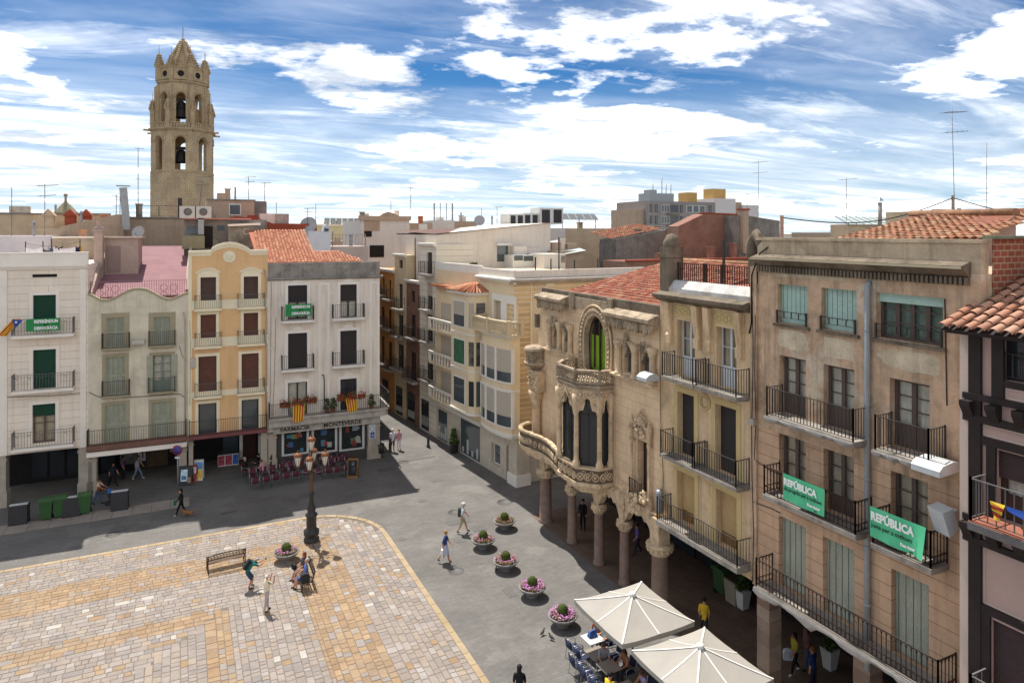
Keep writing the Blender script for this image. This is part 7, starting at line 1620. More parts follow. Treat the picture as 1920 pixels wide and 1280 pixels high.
REDC = mat('red_plastic', '8c2630', .5, .05); rc = chair_proto(REDC, STEEL, 'red_chair'); put_chair(rc, [True], G(462, 893).x, G(462, 893).y, ang(0)-R(90), 'red chair at the little table under the orange house')
# white parasols with the navy terrace
CANV = mat('cream_canvas', 'a29c92', .85, .06, 1.5, .05, 40); SEAM = mat('white_seam', 'dcd8d0', .8, .03)
def parasol(cx_, cy_, label, z=2.42, s=1.63):
    e = thing('parasol', label, 'parasol', (cx_, cy_, 0), 0, 'cream parasols'); ap = Vector((0, 0, z+.62)); K = [(-s, -s), (0, -s*1.0), (s, -s), (s*1.0, 0), (s, s), (0, s*1.0), (-s, s), (-s*1.0, 0)]; n = 8
    mb = MB(); rim = [Vector((x, y, z+(.02 if i % 2 == 0 else -.03))) for i, (x, y) in enumerate(K)]
    for i in range(8):
        a, b_ = rim[i], rim[(i+1) % 8]; grid = []; m_ = 6
        for r_ in range(m_+1):
            t = r_/m_; row = []
            for q in range(4): f = q/3; w = a.lerp(b_, f); pt = ap.lerp(w, t); pt.z += -.03*math.sin(math.pi*t)-.035*math.sin(math.pi*f)*t; row.append(pt)
            grid.append(row)
        vs = [pt for row in grid for pt in row]; mb.add(vs, [(r_*4+q, r_*4+q+1, (r_+1)*4+q+1, (r_+1)*4+q) for r_ in range(m_) for q in range(3)], True)
        vl = [grid[m_][q] for q in range(4)]; mb.add(vl+[v_-Vector((0, 0, .17+.02*math.sin(q*2+i))) for q, v_ in enumerate(vl)], [(q, q+1, 5+q, 4+q) for q in range(3)], True)
    mb.build('canopy', CANV, e)
    for i in range(8): pts = [ap.lerp(rim[i], t/6)+Vector((0, 0, .014-.03*math.sin(math.pi*t/6))) for t in range(7)]; sd = (rim[i].cross(UP)).normalized()*.03; MB().add([p_+s_*sd for p_ in pts for s_ in (-1, 1)], [(2*q, 2*q+1, 2*q+3, 2*q+2) for q in range(6)]).build('seam', SEAM, e)
    for i in range(8): MB().bar((0, 0, z+.38), rim[i]*.95+Vector((0, 0, -.09)), .025).build('rib', METAL, e)
    MB().lathe([(.13, .6), (.13, .68), (.1, .71), (0, .71)], (0, 0, z), 12).build('cap', WHITE, e); MB().tube([(0, 0, .06), (0, 0, z+.6)], .04, 8).build('pole', METAL, e); MB().box(-.4, .4, -.4, .4, 0, .07).build('base', CONC, e)
parasol(15.65, 21.65, 'cream square parasol next to the flower bowls'); parasol(15.75, 17.95, 'cream square parasol in the middle of the terrace'); parasol(15.75, 14.3, 'cream square parasol of which only one corner shows at the bottom')
nc = chair_proto(NAVY, STEEL, 'terrace_chair'); nc['group'] = 'navy terrace chairs'; nf = [True]
TT = [(G(1111, 1196, .74), 'table with a blue bag beneath the first parasol edge'), (G(1119, 1224, .74), 'bare taupe table with a yellow menu card'), (G(1142, 1249, .74), 'taupe table where two women sit'), (G(1175, 1290, .74), 'table at the bottom edge beside the yellow jacket')]
for i, (p, l) in enumerate(TT): table((p.x, p.y, 0), 'square '+l, TTOP2 if i else mat('white_table_top', 'c9c9c6', .4, .05), rz=.03, group='terrace tables')
nth = ('first', 'second', 'third', 'fourth')
for i, (p, l) in enumerate(TT):
    put_chair(nc, nf, p.x-.72, p.y+.22, R(-90)+random.uniform(-.2, .1), f'navy terrace chair, far one on the open side of the {nth[i]} table from the bowls'); put_chair(nc, nf, p.x-.7, p.y-.38, R(-90)+random.uniform(-.1, .25), f'navy terrace chair, near one on the open side of the {nth[i]} table from the bowls')
    put_chair(nc, nf, p.x+.75, p.y-.1, R(90), f'navy terrace chair on the shaded side of the {nth[i]} table from the bowls')
p = TT[0][0]; link('shopping_bag', MB().add([(-.2, -.12, 0), (.2, -.1, 0), (.18, .12, 0), (-.2, .1, 0), (-.14, -.06, .22), (.16, -.04, .26), (.12, .07, .24), (-.12, .06, .2)], [(0, 3, 2, 1), (4, 5, 6, 7), (0, 1, 5, 4), (1, 2, 6, 5), (2, 3, 7, 6), (3, 0, 4, 7)]).mesh('shopping_bag', c('3f62a8', .7, 6)), None, (p.x+.05, p.y+.1, .765), label='blue and white carrier bag lying on the terrace table', cat='bag')
p = TT[1][0]; link('menu_card', MB().box(-.1, .1, -.07, .07, 0, .006).mesh('menu_card', c('d8cf6a', .2)), None, (p.x+.12, p.y-.2, .765), label='yellow menu card on the bare taupe table', cat='card')
# pigeons
for u, v, r_, l in ((1017, 1190, .4, 'dark pigeon beside the nearest flower bowl'), (1034, 1199, 2.0, 'dark pigeon walking toward the terrace chairs'), (930, 1072, 1.0, 'pigeon at the foot of the middle flower bowl')):
    e = thing('pigeon', l, 'bird', G(u, v), r_, 'pigeons'); mb = MB(); mb.tube([(-.17, 0, .09), (-.1, 0, .1), (0, 0, .12), (.07, 0, .15), (.1, 0, .2), (.12, 0, .235), (.15, 0, .235), (.175, 0, .225)], [.012, .035, .062, .05, .03, .032, .02, .006], 8); mb.build('body', c('3c3d42', .2), e)
    for s in (-1, 1): MB().tube([(0, s*.02, .07), (.01, s*.02, 0)], .006, 4).build('leg', c('9c4c3c', .05), e)
# ------------------------------------------------------------------ people
SKIN = mat('skin', 'c08a6e', .6, .06, 6); SKIN2 = mat('tanned_skin', 'a06b50', .6, .06, 6)
def cloth(h): return mat('cloth_'+h, h, .85, .12, 8)
HAIRM = {k: mat('hair_'+k, v, .7, .2, 20) for k, v in dict(black='1c1715', brown='4a3020', grey='a8a39c', white='cfcac2', fair='a07a4a', red='7a4428').items()}
TMPS = bpy.data.scenes.new('posing')
def person(loc, face, label, shirt, trousers, pose='stand', h=1.72, hair='brown', long_=False, shorts=False, sleeve='short', shoes='2b2725', skin=SKIN, skirt=None, hat=None, bald=False, group=None, seat=.46, mirror=False, slim=1.0):
    """one continuous skinned body; joints laid out for the pose, clothing regions by nearest limb. local +x = facing"""
    k = h/1.75; P = {}; E = []; rad = {}
    lean = {'photo_bend': 38, 'sit': -6, 'sit_fwd': 14, 'push': 10, 'walk': 4, 'walk2': 4}.get(pose, 1)
    sit = pose.startswith('sit'); zp = .94
    if pose == 'photo_bend': zp = .80
    if sit: zp = (seat+.11)/k
    la = math.sin(R(lean)); lc = math.cos(R(lean))
    T = lambda d, s=0, f=0: Vector((d*la+f*lc, s, zp+d*lc-f*la))
    P['pel'] = Vector((0, 0, zp)); P['wai'] = T(.14); P['che'] = T(.36); P['neck'] = T(.52)
    hd = {'photo_bend': .08, 'sit_fwd': .04}.get(pose, .02)
    P['hb'] = T(.58, 0, hd*.4); P['head'] = T(.67, 0, hd); P['crown'] = T(.745, 0, hd*.6); P['nose'] = T(.655, 0, hd+.105)
    slim *= 1.22; rad.update(pel=.125*slim, wai=.112*slim, che=.135*slim, neck=.06, hb=.065, head=.098, crown=.07, nose=.02)
    E += [('pel', 'wai', 'shirt'), ('wai', 'che', 'shirt'), ('che', 'neck', 'shirt'), ('neck', 'hb', 'skin'), ('hb', 'head', 'skin'), ('head', 'crown', 'skin'), ('head', 'nose', 'skin')]
    legs = {'walk': ((26, 14), (-14, -34)), 'walk2': ((20, 8), (-18, -40)), 'stand': ((2, 0), (-3, -4)), 'photo_bend': ((42, -12), (30, -22)), 'sit': ((84, 4), (80, 14)), 'sit_fwd': ((82, -6), (86, 4)), 'push': ((18, 6), (-12, -26)), 'photo': ((10, 2), (-10, -12))}[pose]
    arms = {'walk': ((-22, 4), (24, 40)), 'walk2': ((-18, 0), (20, 50)), 'stand': ((-4, 10), (4, 16)), 'photo_bend': ((52, 112), (60, 118)), 'sit': ((18, 60), (14, 66)), 'sit_fwd': ((30, 84), (34, 80)), 'push': ((40, 66), (40, 66)), 'photo': ((48, 165), (54, 168))}[pose]
    for i, s in enumerate((1, -1)):
        th, sh = legs[i if not mirror else 1-i]; n = 'LR'[i]
        P['hip'+n] = Vector((0, s*.085, zp-.05)); P['kn'+n] = P['hip'+n]+Vector((math.sin(R(th))*.42, s*.015, -math.cos(R(th))*.42)); P['an'+n] = P['kn'+n]+Vector((math.sin(R(sh))*.40, 0, -math.cos(R(sh))*.40)); P['toe'+n] = P['an'+n]+Vector((.16, s*.02, -.035))
        rad.update({'hip'+n: .085*slim, 'kn'+n: .066, 'an'+n: .045, 'toe'+n: .038})
        lo = 'skin' if (shorts or skirt) else 'trousers'
        E += [('pel', 'hip'+n, 'trousers'), ('hip'+n, 'kn'+n, 'trousers'), ('kn'+n, 'an'+n, lo), ('an'+n, 'toe'+n, 'shoes')]
        a, f = arms[i if mirror else 1-i] if pose.startswith('walk') else arms[i]
        P['sh'+n] = T(.455, s*.165); d1 = Vector((math.sin(R(a)), s*.16, -math.cos(R(a)))).normalized(); d2 = Vector((math.sin(R(f)), -s*.12, -math.cos(R(f)))).normalized()
        P['el'+n] = P['sh'+n]+d1*.27; P['wr'+n] = P['el'+n]+d2*.235; P['ha'+n] = P['wr'+n]+d2*.085; P['fi'+n] = P['wr'+n]+d2*.165+Vector((.0, -s*.012, 0)); P['thu'+n] = P['ha'+n]+d2*.025+Vector((.035, -s*.03, .01))
        rad.update({'sh'+n: .062*slim, 'el'+n: .048, 'wr'+n: .033, 'ha'+n: .038, 'fi'+n: .016, 'thu'+n: .012})
        E += [('che', 'sh'+n, 'shirt'), ('sh'+n, 'el'+n, 'shirt' if sleeve != 'none' else 'skin'), ('el'+n, 'wr'+n, 'shirt' if sleeve == 'long' else 'skin'), ('wr'+n, 'ha'+n, 'skin'), ('ha'+n, 'fi'+n, 'skin'), ('ha'+n, 'thu'+n, 'skin')]
    low = min(P['toeL'].z-rad['toeL'], P['toeR'].z-rad['toeR']); dz = -low+.005 if not sit else (0 if low > -.02 else -low)
    for q in P: P[q] = (P[q]+Vector((0, 0, dz)))*k
    names = list(P); ix = {n: i for i, n in enumerate(names)}
    me = bpy.data.meshes.new('person'); me.from_pydata([tuple(P[n]) for n in names], [(ix[a], ix[b_]) for a, b_, _ in E], []); tmp = bpy.data.objects.new('tmp', me); TMPS.collection.objects.link(tmp)
    sk = tmp.modifiers.new('s', 'SKIN'); sk.use_smooth_shade = True; sk.branch_smoothing = .3
    for i, n in enumerate(names): v = me.skin_vertices[0].data[i]; v.radius = (rad[n]*k, rad[n]*k); v.use_root = (n == 'pel')
    tmp.modifiers.new('u', 'SUBSURF').levels = 1
    TMPS.view_layers[0].update(); dg = TMPS.view_layers[0].depsgraph; body = bpy.data.meshes.new_from_object(tmp.evaluated_get(dg)); bpy.data.objects.remove(tmp); bpy.data.meshes.remove(me)
    body.materials.clear(); order = ['skin', 'shirt', 'trousers', 'shoes']
    for m in (skin, cloth(shirt), cloth(trousers), cloth(shoes)): body.materials.append(m)
    segs = [(P[a], P[b_], rad[a]*k, rad[b_]*k, t) for a, b_, t in E]
    for pg in body.polygons:
        c_ = pg.center; best = None
        for a, b_, ra, rb, t in segs:
            d = b_-a; f = max(0, min(1, (c_-a).dot(d)/d.length_squared)); dd = (c_-a-d*f).length-(ra+(rb-ra)*f)
            if best is None or dd < best[0]: best = (dd, t, f, a)
        t = best[1]; pg.use_smooth = True; pg.material_index = order.index(t)
    e = link('person', body, None, loc, face, label=label, cat='person', group=group)
    H_ = P['head']; C_ = P['crown']; up = (C_-P['hb']).normalized(); fw = (P['nose']-H_).normalized()
    if not bald:
        mb = MB(); mb.ball((0, 0, 0), (.104*k, .1*k, .1*k), 10, 8)
        if long_: mb.ball((-.055*k, 0, -.12*k), (.06*k, .09*k, .17*k), 8, 6)
        M_ = Matrix.Translation(H_-fw*.038*k+up*.042*k) @ Matrix.Rotation(-R(lean)*.0+math.atan2(up.x, up.z), 4, 'Y'); mb.xf(M_); mb.build('hair', HAIRM[hair], e)
    else:
        mb = MB(); mb.ball((0, 0, 0), (.1*k, .092*k, .06*k), 10, 6); mb.xf(Matrix.Translation(H_-fw*.02*k-up*.02*k)); mb.build('hair', HAIRM[hair], e)
    for s in (-1, 1):
        q = H_+fw*.086*k+up*.012*k+Vector((0, s*.034*k, 0)); MB().ball(q, .011*k, 6, 4).build('eye', HAIRM['black'], e)
    if hat: mb = MB(); mb.ball((0, 0, 0), (.112*k, .104*k, .075*k), 10, 6); mb.xf(Matrix.Translation(H_+up*.065*k-fw*.01)); mb.build('cap', cloth(hat), e)
    if skirt:
        z1 = P['pel'].z+.08*k; z0 = P['knL'].z+.02 if not sit else P['pel'].z-.1; mb = MB()
        mb.lathe([(.125*k, z1-z0), (.16*k, (z1-z0)*.75), (.21*k, (z1-z0)*.3), (.24*k, 0)], (0, 0, z0), 16); mb.build('skirt', cloth(skirt), e)
    e['_'] = 0; del e['_']
    return e, P
def bagmesh(m, w=.15, d=.09, h=.2): return MB().prism([(-w, -h), (w, -h), (w*1.05, h*.3), (w*.8, h*.85), (0, h), (-w*.8, h*.85), (-w*1.05, h*.3)], -d, d, 'x').mesh('bag', m)
def backpack(P, loc, face, col, label):
    c_ = P['che']*.6+P['wai']*.4; M_ = Matrix.Translation(loc) @ Matrix.Rotation(face, 4, 'Z'); up = (P['neck']-P['pel']).normalized(); back = Vector((-up.z, 0, up.x))
    pt = M_ @ (c_+back*.19); o = link('backpack', bagmesh(cloth(col), .15, .08, .24), None, pt, face, label=label, cat='backpack'); o.rotation_euler = (0, math.atan2(up.x, up.z), face)
    for s in (-1, 1): q = MB().tube([(.06, s*.1, -.15), (.2, s*.11, -.05), (.26, s*.11, .12), (.16, s*.11, .25), (.05, s*.1, .2)], .014, 5); q.build('strap', cloth(col), o)
def held(P, key, loc, face, mesh, name, label, cat, dz=-.18): M_ = Matrix.Translation(loc) @ Matrix.Rotation(face, 4, 'Z'); return link(name, mesh, None, M_ @ (P[key]+Vector((0, 0, dz))), face, label=label, cat=cat)
# tourists in the square
l, f = G(463, 1104), ang(25); e, P = person(l, f, 'bald man in a teal shirt bending forward to take a photo', '1f6a62', '34465c', 'photo_bend', 1.76, 'grey', shorts=True, bald=True); backpack(P, l, f, '20262a', 'black backpack on the bending man in teal'); held(P, 'fiL', l, f, MB().box(-.03, .03, -.1, .04, -.03, .04).mesh('camera', CASTI), 'camera', 'small black camera held out by the man in teal', 'camera', .03)
l, f = G(500, 1146), ang(40); e, P = person(l, f, 'bald man in a cream shirt and pale grey trousers aiming upward', 'ddd0b4', 'b3a6a2', 'photo', 1.74, 'white', bald=True, slim=1.12)
l = BP+Vector((-.02, -.42, 0)); person(l, math.pi, 'grey haired man in a blue shirt and blue shorts seated on the bench', '5a6ea6', '2f5fa5', 'sit', 1.74, 'grey', shorts=True, seat=.45)
l = BP+Vector((-.02, .4, 0)); person(l, math.pi+.15, 'long haired woman in dark grey with a bag seated on the bench', '4b4a50', '9a8578', 'sit', 1.66, 'red', long_=True, shorts=True, seat=.45); link('shoulder_bag', bagmesh(cloth('1d1b1c'), .16, .07, .13), None, BP+Vector((-.4, .62, .6)), .3, label='black shoulder bag on the lap of the woman on the bench', cat='bag'); link('dark_rucksack', bagmesh(cloth('2a2c30'), .2, .14, .2), None, BP+Vector((-.1, -.78, .66)), 1.57, label='dark rucksack lying at the near end of the occupied bench', cat='bag')
l, f = G(867, 998), ang(8); e, P = person(l, f, 'white capped man in a white shirt and khaki shorts walking right', 'd6dae3', 'b3a182', 'walk', 1.76, 'white', shorts=True, hat='e0ddd6'); backpack(P, l, f, '3b4a36', 'green backpack on the walking man in white')
l, f = G(834, 1054), ang(-12); e, P = person(l, f, 'fair haired woman in a navy and white dress walking right', '3a4a7c', 'cfd0da', 'walk2', 1.68, 'fair', skirt='b9bed2', shoes='5c4630'); held(P, 'haR', l, f, bagmesh(cloth('e0dbcb'), .18, .06, .22), 'tote_bag', 'white tote bag on the arm of the walking woman', 'bag', -.2)
l, f = G(736, 846), ang(95); e, P = person(l, f, 'man in a white shirt and maroon shorts seen from behind', 'cfcdd6', '5a2534', 'stand', 1.76, 'white', shorts=True, hat='dad6cf', slim=1.1); held(P, 'haL', l, f, bagmesh(cloth('2f3550'), .12, .05, .14), 'satchel', 'navy satchel at the hip of the man in maroon shorts', 'bag', .1)
person(G(748, 843), ang(85), 'woman in a pink top and pale trousers beside the man in maroon shorts', 'c08c98', 'd8cfd2', 'stand', 1.64, 'fair')
l, f = G(340, 966), ang(200); e, P = person(l, f, 'woman in black walking a small tan dog', '1b1c1e', '141416', 'walk', 1.68, 'black', long_=True, sleeve='long', shoes='b5b0a8'); held(P, 'haL', l, f, bagmesh(cloth('1f5a4c'), .13, .06, .13), 'handbag', 'dark teal handbag of the woman with the dog', 'bag', .05)
bpy.data.scenes.remove(TMPS) if False else None
# dog
d = G(353, 968); e = thing('dog', 'small tan dog trotting behind the woman in black', 'dog', d, ang(190)); FUR = mat('tan_fur', '94643a', .9, .25, 15)
me = bpy.data.meshes.new('dog'); J = dict(rump=(-.2, 0, .27), mid=(0, 0, .27), chest=(.17, 0, .28), neck=(.26, 0, .36), head=(.33, 0, .42), muz=(.43, 0, .39), tail=(-.28, 0, .33), tail2=(-.34, 0, .43)); ED = [('rump', 'mid'), ('mid', 'chest'), ('chest', 'neck'), ('neck', 'head'), ('head', 'muz'), ('rump', 'tail'), ('tail', 'tail2')]; RD = dict(rump=.085, mid=.085, chest=.1, neck=.06, head=.062, muz=.028, tail=.02, tail2=.012)
for s, n in ((1, 'l'), (-1, 'r')):
    J.update({'fs'+n: (.17, s*.06, .2), 'fk'+n: (.16+s*.03, s*.06, .1), 'fp'+n: (.18+s*.05, s*.06, .02), 'hs'+n: (-.17, s*.06, .2), 'hk'+n: (-.13, s*.065, .15), 'hh'+n: (-.23+s*.03, s*.06, .09), 'hp'+n: (-.2+s*.04, s*.06, .02), 'ear'+n: (.31, s*.05, .46), 'ear2'+n: (.29, s*.075, .41)})
    ED += [('chest', 'fs'+n), ('fs'+n, 'fk'+n), ('fk'+n, 'fp'+n), ('rump', 'hs'+n), ('hs'+n, 'hk'+n), ('hk'+n, 'hh'+n), ('hh'+n, 'hp'+n), ('head', 'ear'+n), ('ear'+n, 'ear2'+n)]; RD.update({'fs'+n: .045, 'fk'+n: .022, 'fp'+n: .02, 'hs'+n: .055, 'hk'+n: .04, 'hh'+n: .02, 'hp'+n: .02, 'ear'+n: .02, 'ear2'+n: .014})
nm = list(J); me.from_pydata([J[n] for n in nm], [(nm.index(a), nm.index(b_)) for a, b_ in ED], []); tmp = bpy.data.objects.new('tmp', me); COL.objects.link(tmp); tmp.modifiers.new('s', 'SKIN').use_smooth_shade = True
for i, n in enumerate(nm): v = me.skin_vertices[0].data[i]; v.radius = (RD[n], RD[n]); v.use_root = (n == 'mid')
tmp.modifiers.new('u', 'SUBSURF').levels = 1; dg = bpy.context.evaluated_depsgraph_get(); dg.update(); body = bpy.data.meshes.new_from_object(tmp.evaluated_get(dg)); bpy.data.objects.remove(tmp); body.materials.clear(); body.materials.append(FUR); link('body', body, e); MB().ball((.46, 0, .395), .016, 6, 4).build('nose', HAIRM['black'], e)
# woman with pushchair
l, f = G(183, 945), ang(5); person(l, f, 'woman in a cream top and jeans pushing a pushchair', 'cdb092', '5c7392', 'push', 1.66, 'black', skin=SKIN2); link('shoulder_bag', bagmesh(cloth('7a4630'), .16, .07, .15), None, l+Vector((math.cos(f)*.12, math.sin(f)*.12-.18, 1.02)), f, label='brown shoulder bag of the woman with the pushchair', cat='bag')
e = thing('pushchair', 'black pushchair with a blue hood and a child inside', 'pushchair', l+Vector((math.cos(f)*.95, math.sin(f)*.95, 0)), f)
for s in (-1, 1):
    MB().tube([(-.48, s*.22, 1.0), (-.3, s*.23, .82), (.1, s*.24, .4), (.3, s*.25, .14)], .016, 6).tube([(.0, s*.24, .5), (-.25, s*.25, .14)], .016, 6).build('frame', CASTI, e)
    for x in (.3, -.25): MB().torus((x, s*.27, .14), .11, .03, 14, 6).build('wheel', RUB, e)
MB().tube([(-.48, -.22, 1.0), (-.5, 0, 1.01), (-.48, .22, 1.0)], .02, 6).build('handle', RUB, e); MB().prism([(-.28, .82), (-.2, .42), (.22, .38), (.3, .46), (-.08, .5), (-.18, .84)], -.2, .2).build('seat', CASTI, e); MB().lathe([(.24, 0), (.22, .12), (.12, .22), (0, .25)], (-.2, 0, .72), 12).build('hood', cloth('3c5f96'), e)
person(e.location+Vector((-.05*math.cos(f), -.05*math.sin(f), .0)), f, 'small child in a red top sitting in the pushchair', 'b5402c', '6c7fa5', 'sit', .8, 'brown', seat=.5)
# passers-by under the left arcade
person(G(211, 912), ang(-20), 'person in dark clothes stepping out of the arcade shade', '2c3440', '1c1c22', 'walk', 1.7, 'black', long_=True); person(G(231, 899), ang(10), 'woman in a mauve top in the shade of the arcade', '7a5068', '25212b', 'stand', 1.64, 'black', long_=True); person(G(258, 898), ang(5), 'person in a white top and light jeans walking under the arcade', 'a9a4a8', '7f8ea0', 'walk', 1.7, 'brown', shoes='c9c7c4')
# cafe guests at the pharmacy
G1 = 'guests at the pharmacy cafe'
person(G(461, 893)+Vector((0, 0, 0)), ang(0), 'grey haired man in black on the red chair', '201c1e', '1c1a1c', 'sit', 1.72, 'grey', sleeve='long', group=G1); person(G(489, 883), ang(225), 'dark haired guest in a black jacket facing the square', '17161a', '22222a', 'sit_fwd', 1.66, 'black', sleeve='long', group=G1); person(G(494, 897), ang(160), 'guest in a pink jacket with her back to the chalkboard', 'c98a94', '3a3038', 'sit_fwd', 1.64, 'red', sleeve='long', group=G1)
p = G(543, 876); person((p.x-.3, p.y+.66, 0), -math.pi/2, 'guest in a grey top against the pharmacy window', '77707a', '3a3a44', 'sit_fwd', 1.7, 'red', group=G1); p = G(592, 870); person((p.x-.3, p.y+.66, 0), -math.pi/2, 'guest in a patterned pale top at the middle back table', 'a29b98', '5a5a66', 'sit_fwd', 1.68, 'fair', group=G1); p = G(632, 866); person((p.x-.3, p.y+.66, 0), -math.pi/2, 'guest in a red top and jeans holding a cup near the pillar', '5a2028', '3d5272', 'sit_fwd', 1.66, 'brown', group=G1)
# arcade on the right
person(G(1093, 993), ang(250), 'man in black standing between the arcade columns', '16161a', '121216', 'stand', 1.78, 'black', sleeve='long'); person(G(1196, 1038), ang(200), 'person in a purple top in the dark arcade', '6d5a9a', '2a2836', 'walk', 1.68, 'black')
person(G(1491, 1262), ang(200), 'woman in a yellow top and black trousers carrying a white bag', '9a8c2e', '17161a', 'walk', 1.66, 'black', long_=True, shoes='c9c6c0', skin=SKIN2); link('carrier_bag', bagmesh(cloth('b8bcc4'), .18, .08, .2), None, G(1478, 1262)+Vector((0, 0, .75)), 1.0, label='white carrier bag beside the woman in yellow', cat='bag'); person(G(1513, 1252), ang(205), 'woman with long dark hair and jeans in the arcade', '6a4a48', '4e5f7c', 'walk2', 1.68, 'brown', long_=True, skin=SKIN2); person(G(1524, 1300), ang(130), 'man in a navy shirt at the bottom of the arcade', '223a70', '2a2a30', 'stand', 1.76, 'red')
person(G(1320, 1196), ang(60), 'person in a yellow shirt half hidden behind the parasols', 'c9a22a', '2a2830', 'stand', 1.72, 'black'); person(G(974, 1335), ang(80), 'dark haired woman in black at the bottom edge', '1c1b1d', '24232a', 'stand', 1.7, 'black', long_=True, skin=SKIN2)
# terrace guests
G2 = 'guests on the parasol terrace'; q = [t[0] for t in TT]
person((q[0].x+.6, q[0].y+.5, 0), R(215), 'tanned guest in a strapless top at the table with the blue bag', 'b98a70', '5c6c92', 'sit_fwd', 1.66, 'fair', sleeve='none', group=G2, skin=SKIN2); person((q[0].x+.74, q[0].y-.12, 0), R(180), 'guest in a white shirt at the table with the blue bag', 'b9b6b8', '32343e', 'sit_fwd', 1.7, 'brown', group=G2)
person((q[2].x+.2, q[2].y+.72, 0), R(250), 'brown haired woman in a grey top at the third table', '8f8c90', '3c3440', 'sit_fwd', 1.66, 'brown', long_=True, group=G2, skin=SKIN2); person((q[2].x+.78, q[2].y-.06, 0), R(190), 'woman in a sleeveless brown top under the parasol edge', '8a5a44', '2f2a30', 'sit_fwd', 1.66, 'brown', long_=True, sleeve='none', group=G2, skin=SKIN2)
person((q[3].x-.7, q[3].y+.24, 0), R(5), 'guest in a bright yellow jacket with his back to the square', 'd9b81e', '2a2a33', 'sit_fwd', 1.74, 'black', sleeve='long', group=G2, slim=1.15); person((q[3].x+.75, q[3].y-.1, 0), R(180), 'guest in a lilac top at the lowest table', 'a294b8', '4a4454', 'sit_fwd', 1.66, 'brown', sleeve='none', group=G2, skin=SKIN2)

# ------------------------------------------------------------------ banners, flags and balcony flowers
BGR = mat('green_banner', '2f8a4c', .7, .08, 4, stain=('276f3e', .4, 2)); BGR2 = mat('mint_banner', '55b98a', .7, .06, 3); BW = mat('banner_white', 'e8ebe6', .7, .03); BK = mat('banner_dark', '1e2f28', .7, .03); BYL = mat('flag_yellow', 'e0b93a', .8, .06); BRD = mat('flag_red', 'b23a2c', .8, .06); BBL = mat('flag_blue', '2a4a9a', .8, .06)
def banner(b, x0, x1, z0, z1, y, m, label, lines, sag=.0, fold=0):
    e = thing('banner', label, 'banner', b.wpt(x0, y, z0), b.rz, 'protest banners'); w, h = x1-x0, z1-z0; n, k = 16, 5; vs = []
    for i in range(n+1):
        for j in range(k+1):
            f = i/n; g = j/k; yy = .02*math.sin(f*11+g*2)*(1-g)+(-.16*max(0, f-.8)*5*(1-g)**1 if fold else 0); vs.append((w*f, yy, h*g-sag*math.sin(math.pi*f)*(1-g)*.4))
    mb = MB(); mb.add(vs, [(i*(k+1)+j, (i+1)*(k+1)+j, (i+1)*(k+1)+j+1, i*(k+1)+j+1) for i in range(n) for j in range(k)], True); mb.build('cloth', m, e)
    for t, sz, mm, lx, lz, ww, bd in lines: lettering(t, sz, mm, e, (w*lx, -.045, h*lz), width=w*ww if ww else None, bold=bd, ext=.003)
    return e
o = L1.rect(49, 113, 597, 620, -.66); banner(L1, o[0], o[1], o[2], o[3], -.69, BGR, 'green REFERÈNDUM banner on the cream house balcony', [('REFERÈNDUM', .26, BW, .24, .66, .7, .012), ('és', .2, BK, .52, .42, None, .004), ('DEMOCRÀCIA', .26, BW, .24, .12, .7, .012)])
o = L4.rect(535, 584, 570, 592, -.66); banner(L4, o[0], o[1], o[2], o[3], -.67, BGR, 'green REFERÈNDUM banner on the pharmacy house balcony', [('REFERÈNDUM', .26, BW, .24, .66, .7, .012), ('és', .2, BK, .52, .42, None, .004), ('DEMOCRÀCIA', .26, BW, .24, .12, .7, .012)])
xa, xb = R1.su(1468, -.86), R1.su(1546, -.86); banner(R1, xa, xb, fC+.18, fC+1.06, -.86, BGR2, 'mint green REPÚBLICA banner reading de progrés per a tothom', [('REPÚBLICA', .30, BW, .045, .60, .80, .016), ('de progrés per a tothom', .17, BK, .05, .40, .90, .003), ('Fem futur', .12, BW, .62, .16, .30, .008), ('ara', .08, BK, .78, .05, None, .003)], .06)
xa, xb = R1.su(1631, -.86), R1.su(1736, -.86); banner(R1, xa, xb, fC+.22, fC+1.12, -.86, BGR2, 'mint green REPÚBLICA banner reading justa per a tothom', [('REPÚBLICA', .32, BW, .04, .60, .78, .016), ('justa per a tothom', .18, BK, .04, .36, .74, .003), ('Fem futur', .12, BW, .58, .14, .26, .008), ('ara', .08, BK, .74, .04, None, .003)], .06, 1)
def flag(b, x, y, z, w, h, label, tilt=0, blue=False):
    """hanging senyera: nine vertical stripes"""
    e = thing('flag', label, 'flag', b.wpt(x, y, z), b.rz, 'striped flags'); k = 7
    for i in range(9):
        vs = []
        for j in range(k+1):
            g = j/k
            for q in (0, 1): f = (i+q)/9; vs.append((w*f*(1-.12*g)+tilt*g*h, -.05*math.sin(f*8+g*3)*g-.02, -h*g-.05*math.sin(f*5)*g))
        MB().add(vs, [(2*j, 2*j+1, 2*j+3, 2*j+2) for j in range(k)], True).build('stripe', BRD if i % 2 else BYL, e)
    return e
zB4 = L4.px(607, 776, -.7)[1]
flag(L4, L4.su(549, -.8), -.8, L4.px(560, 757, -.8)[1], L4.su(572, -.8)-L4.su(549, -.8), 1.25, 'yellow and red striped flag hanging below the red flowers'); flag(L4, L4.su(647, -.8), -.8, L4.px(657, 744, -.8)[1], L4.su(668, -.8)-L4.su(647, -.8), 1.05, 'yellow and red striped flag blown askew near the corner', .18)
e = thing('flag', 'crumpled starred flag hanging from the cream house balcony', 'flag', L1.wpt(L1.su(24, -.7), -.72, L1.px(24, 600, -.7)[1]), L1.rz, 'striped flags')
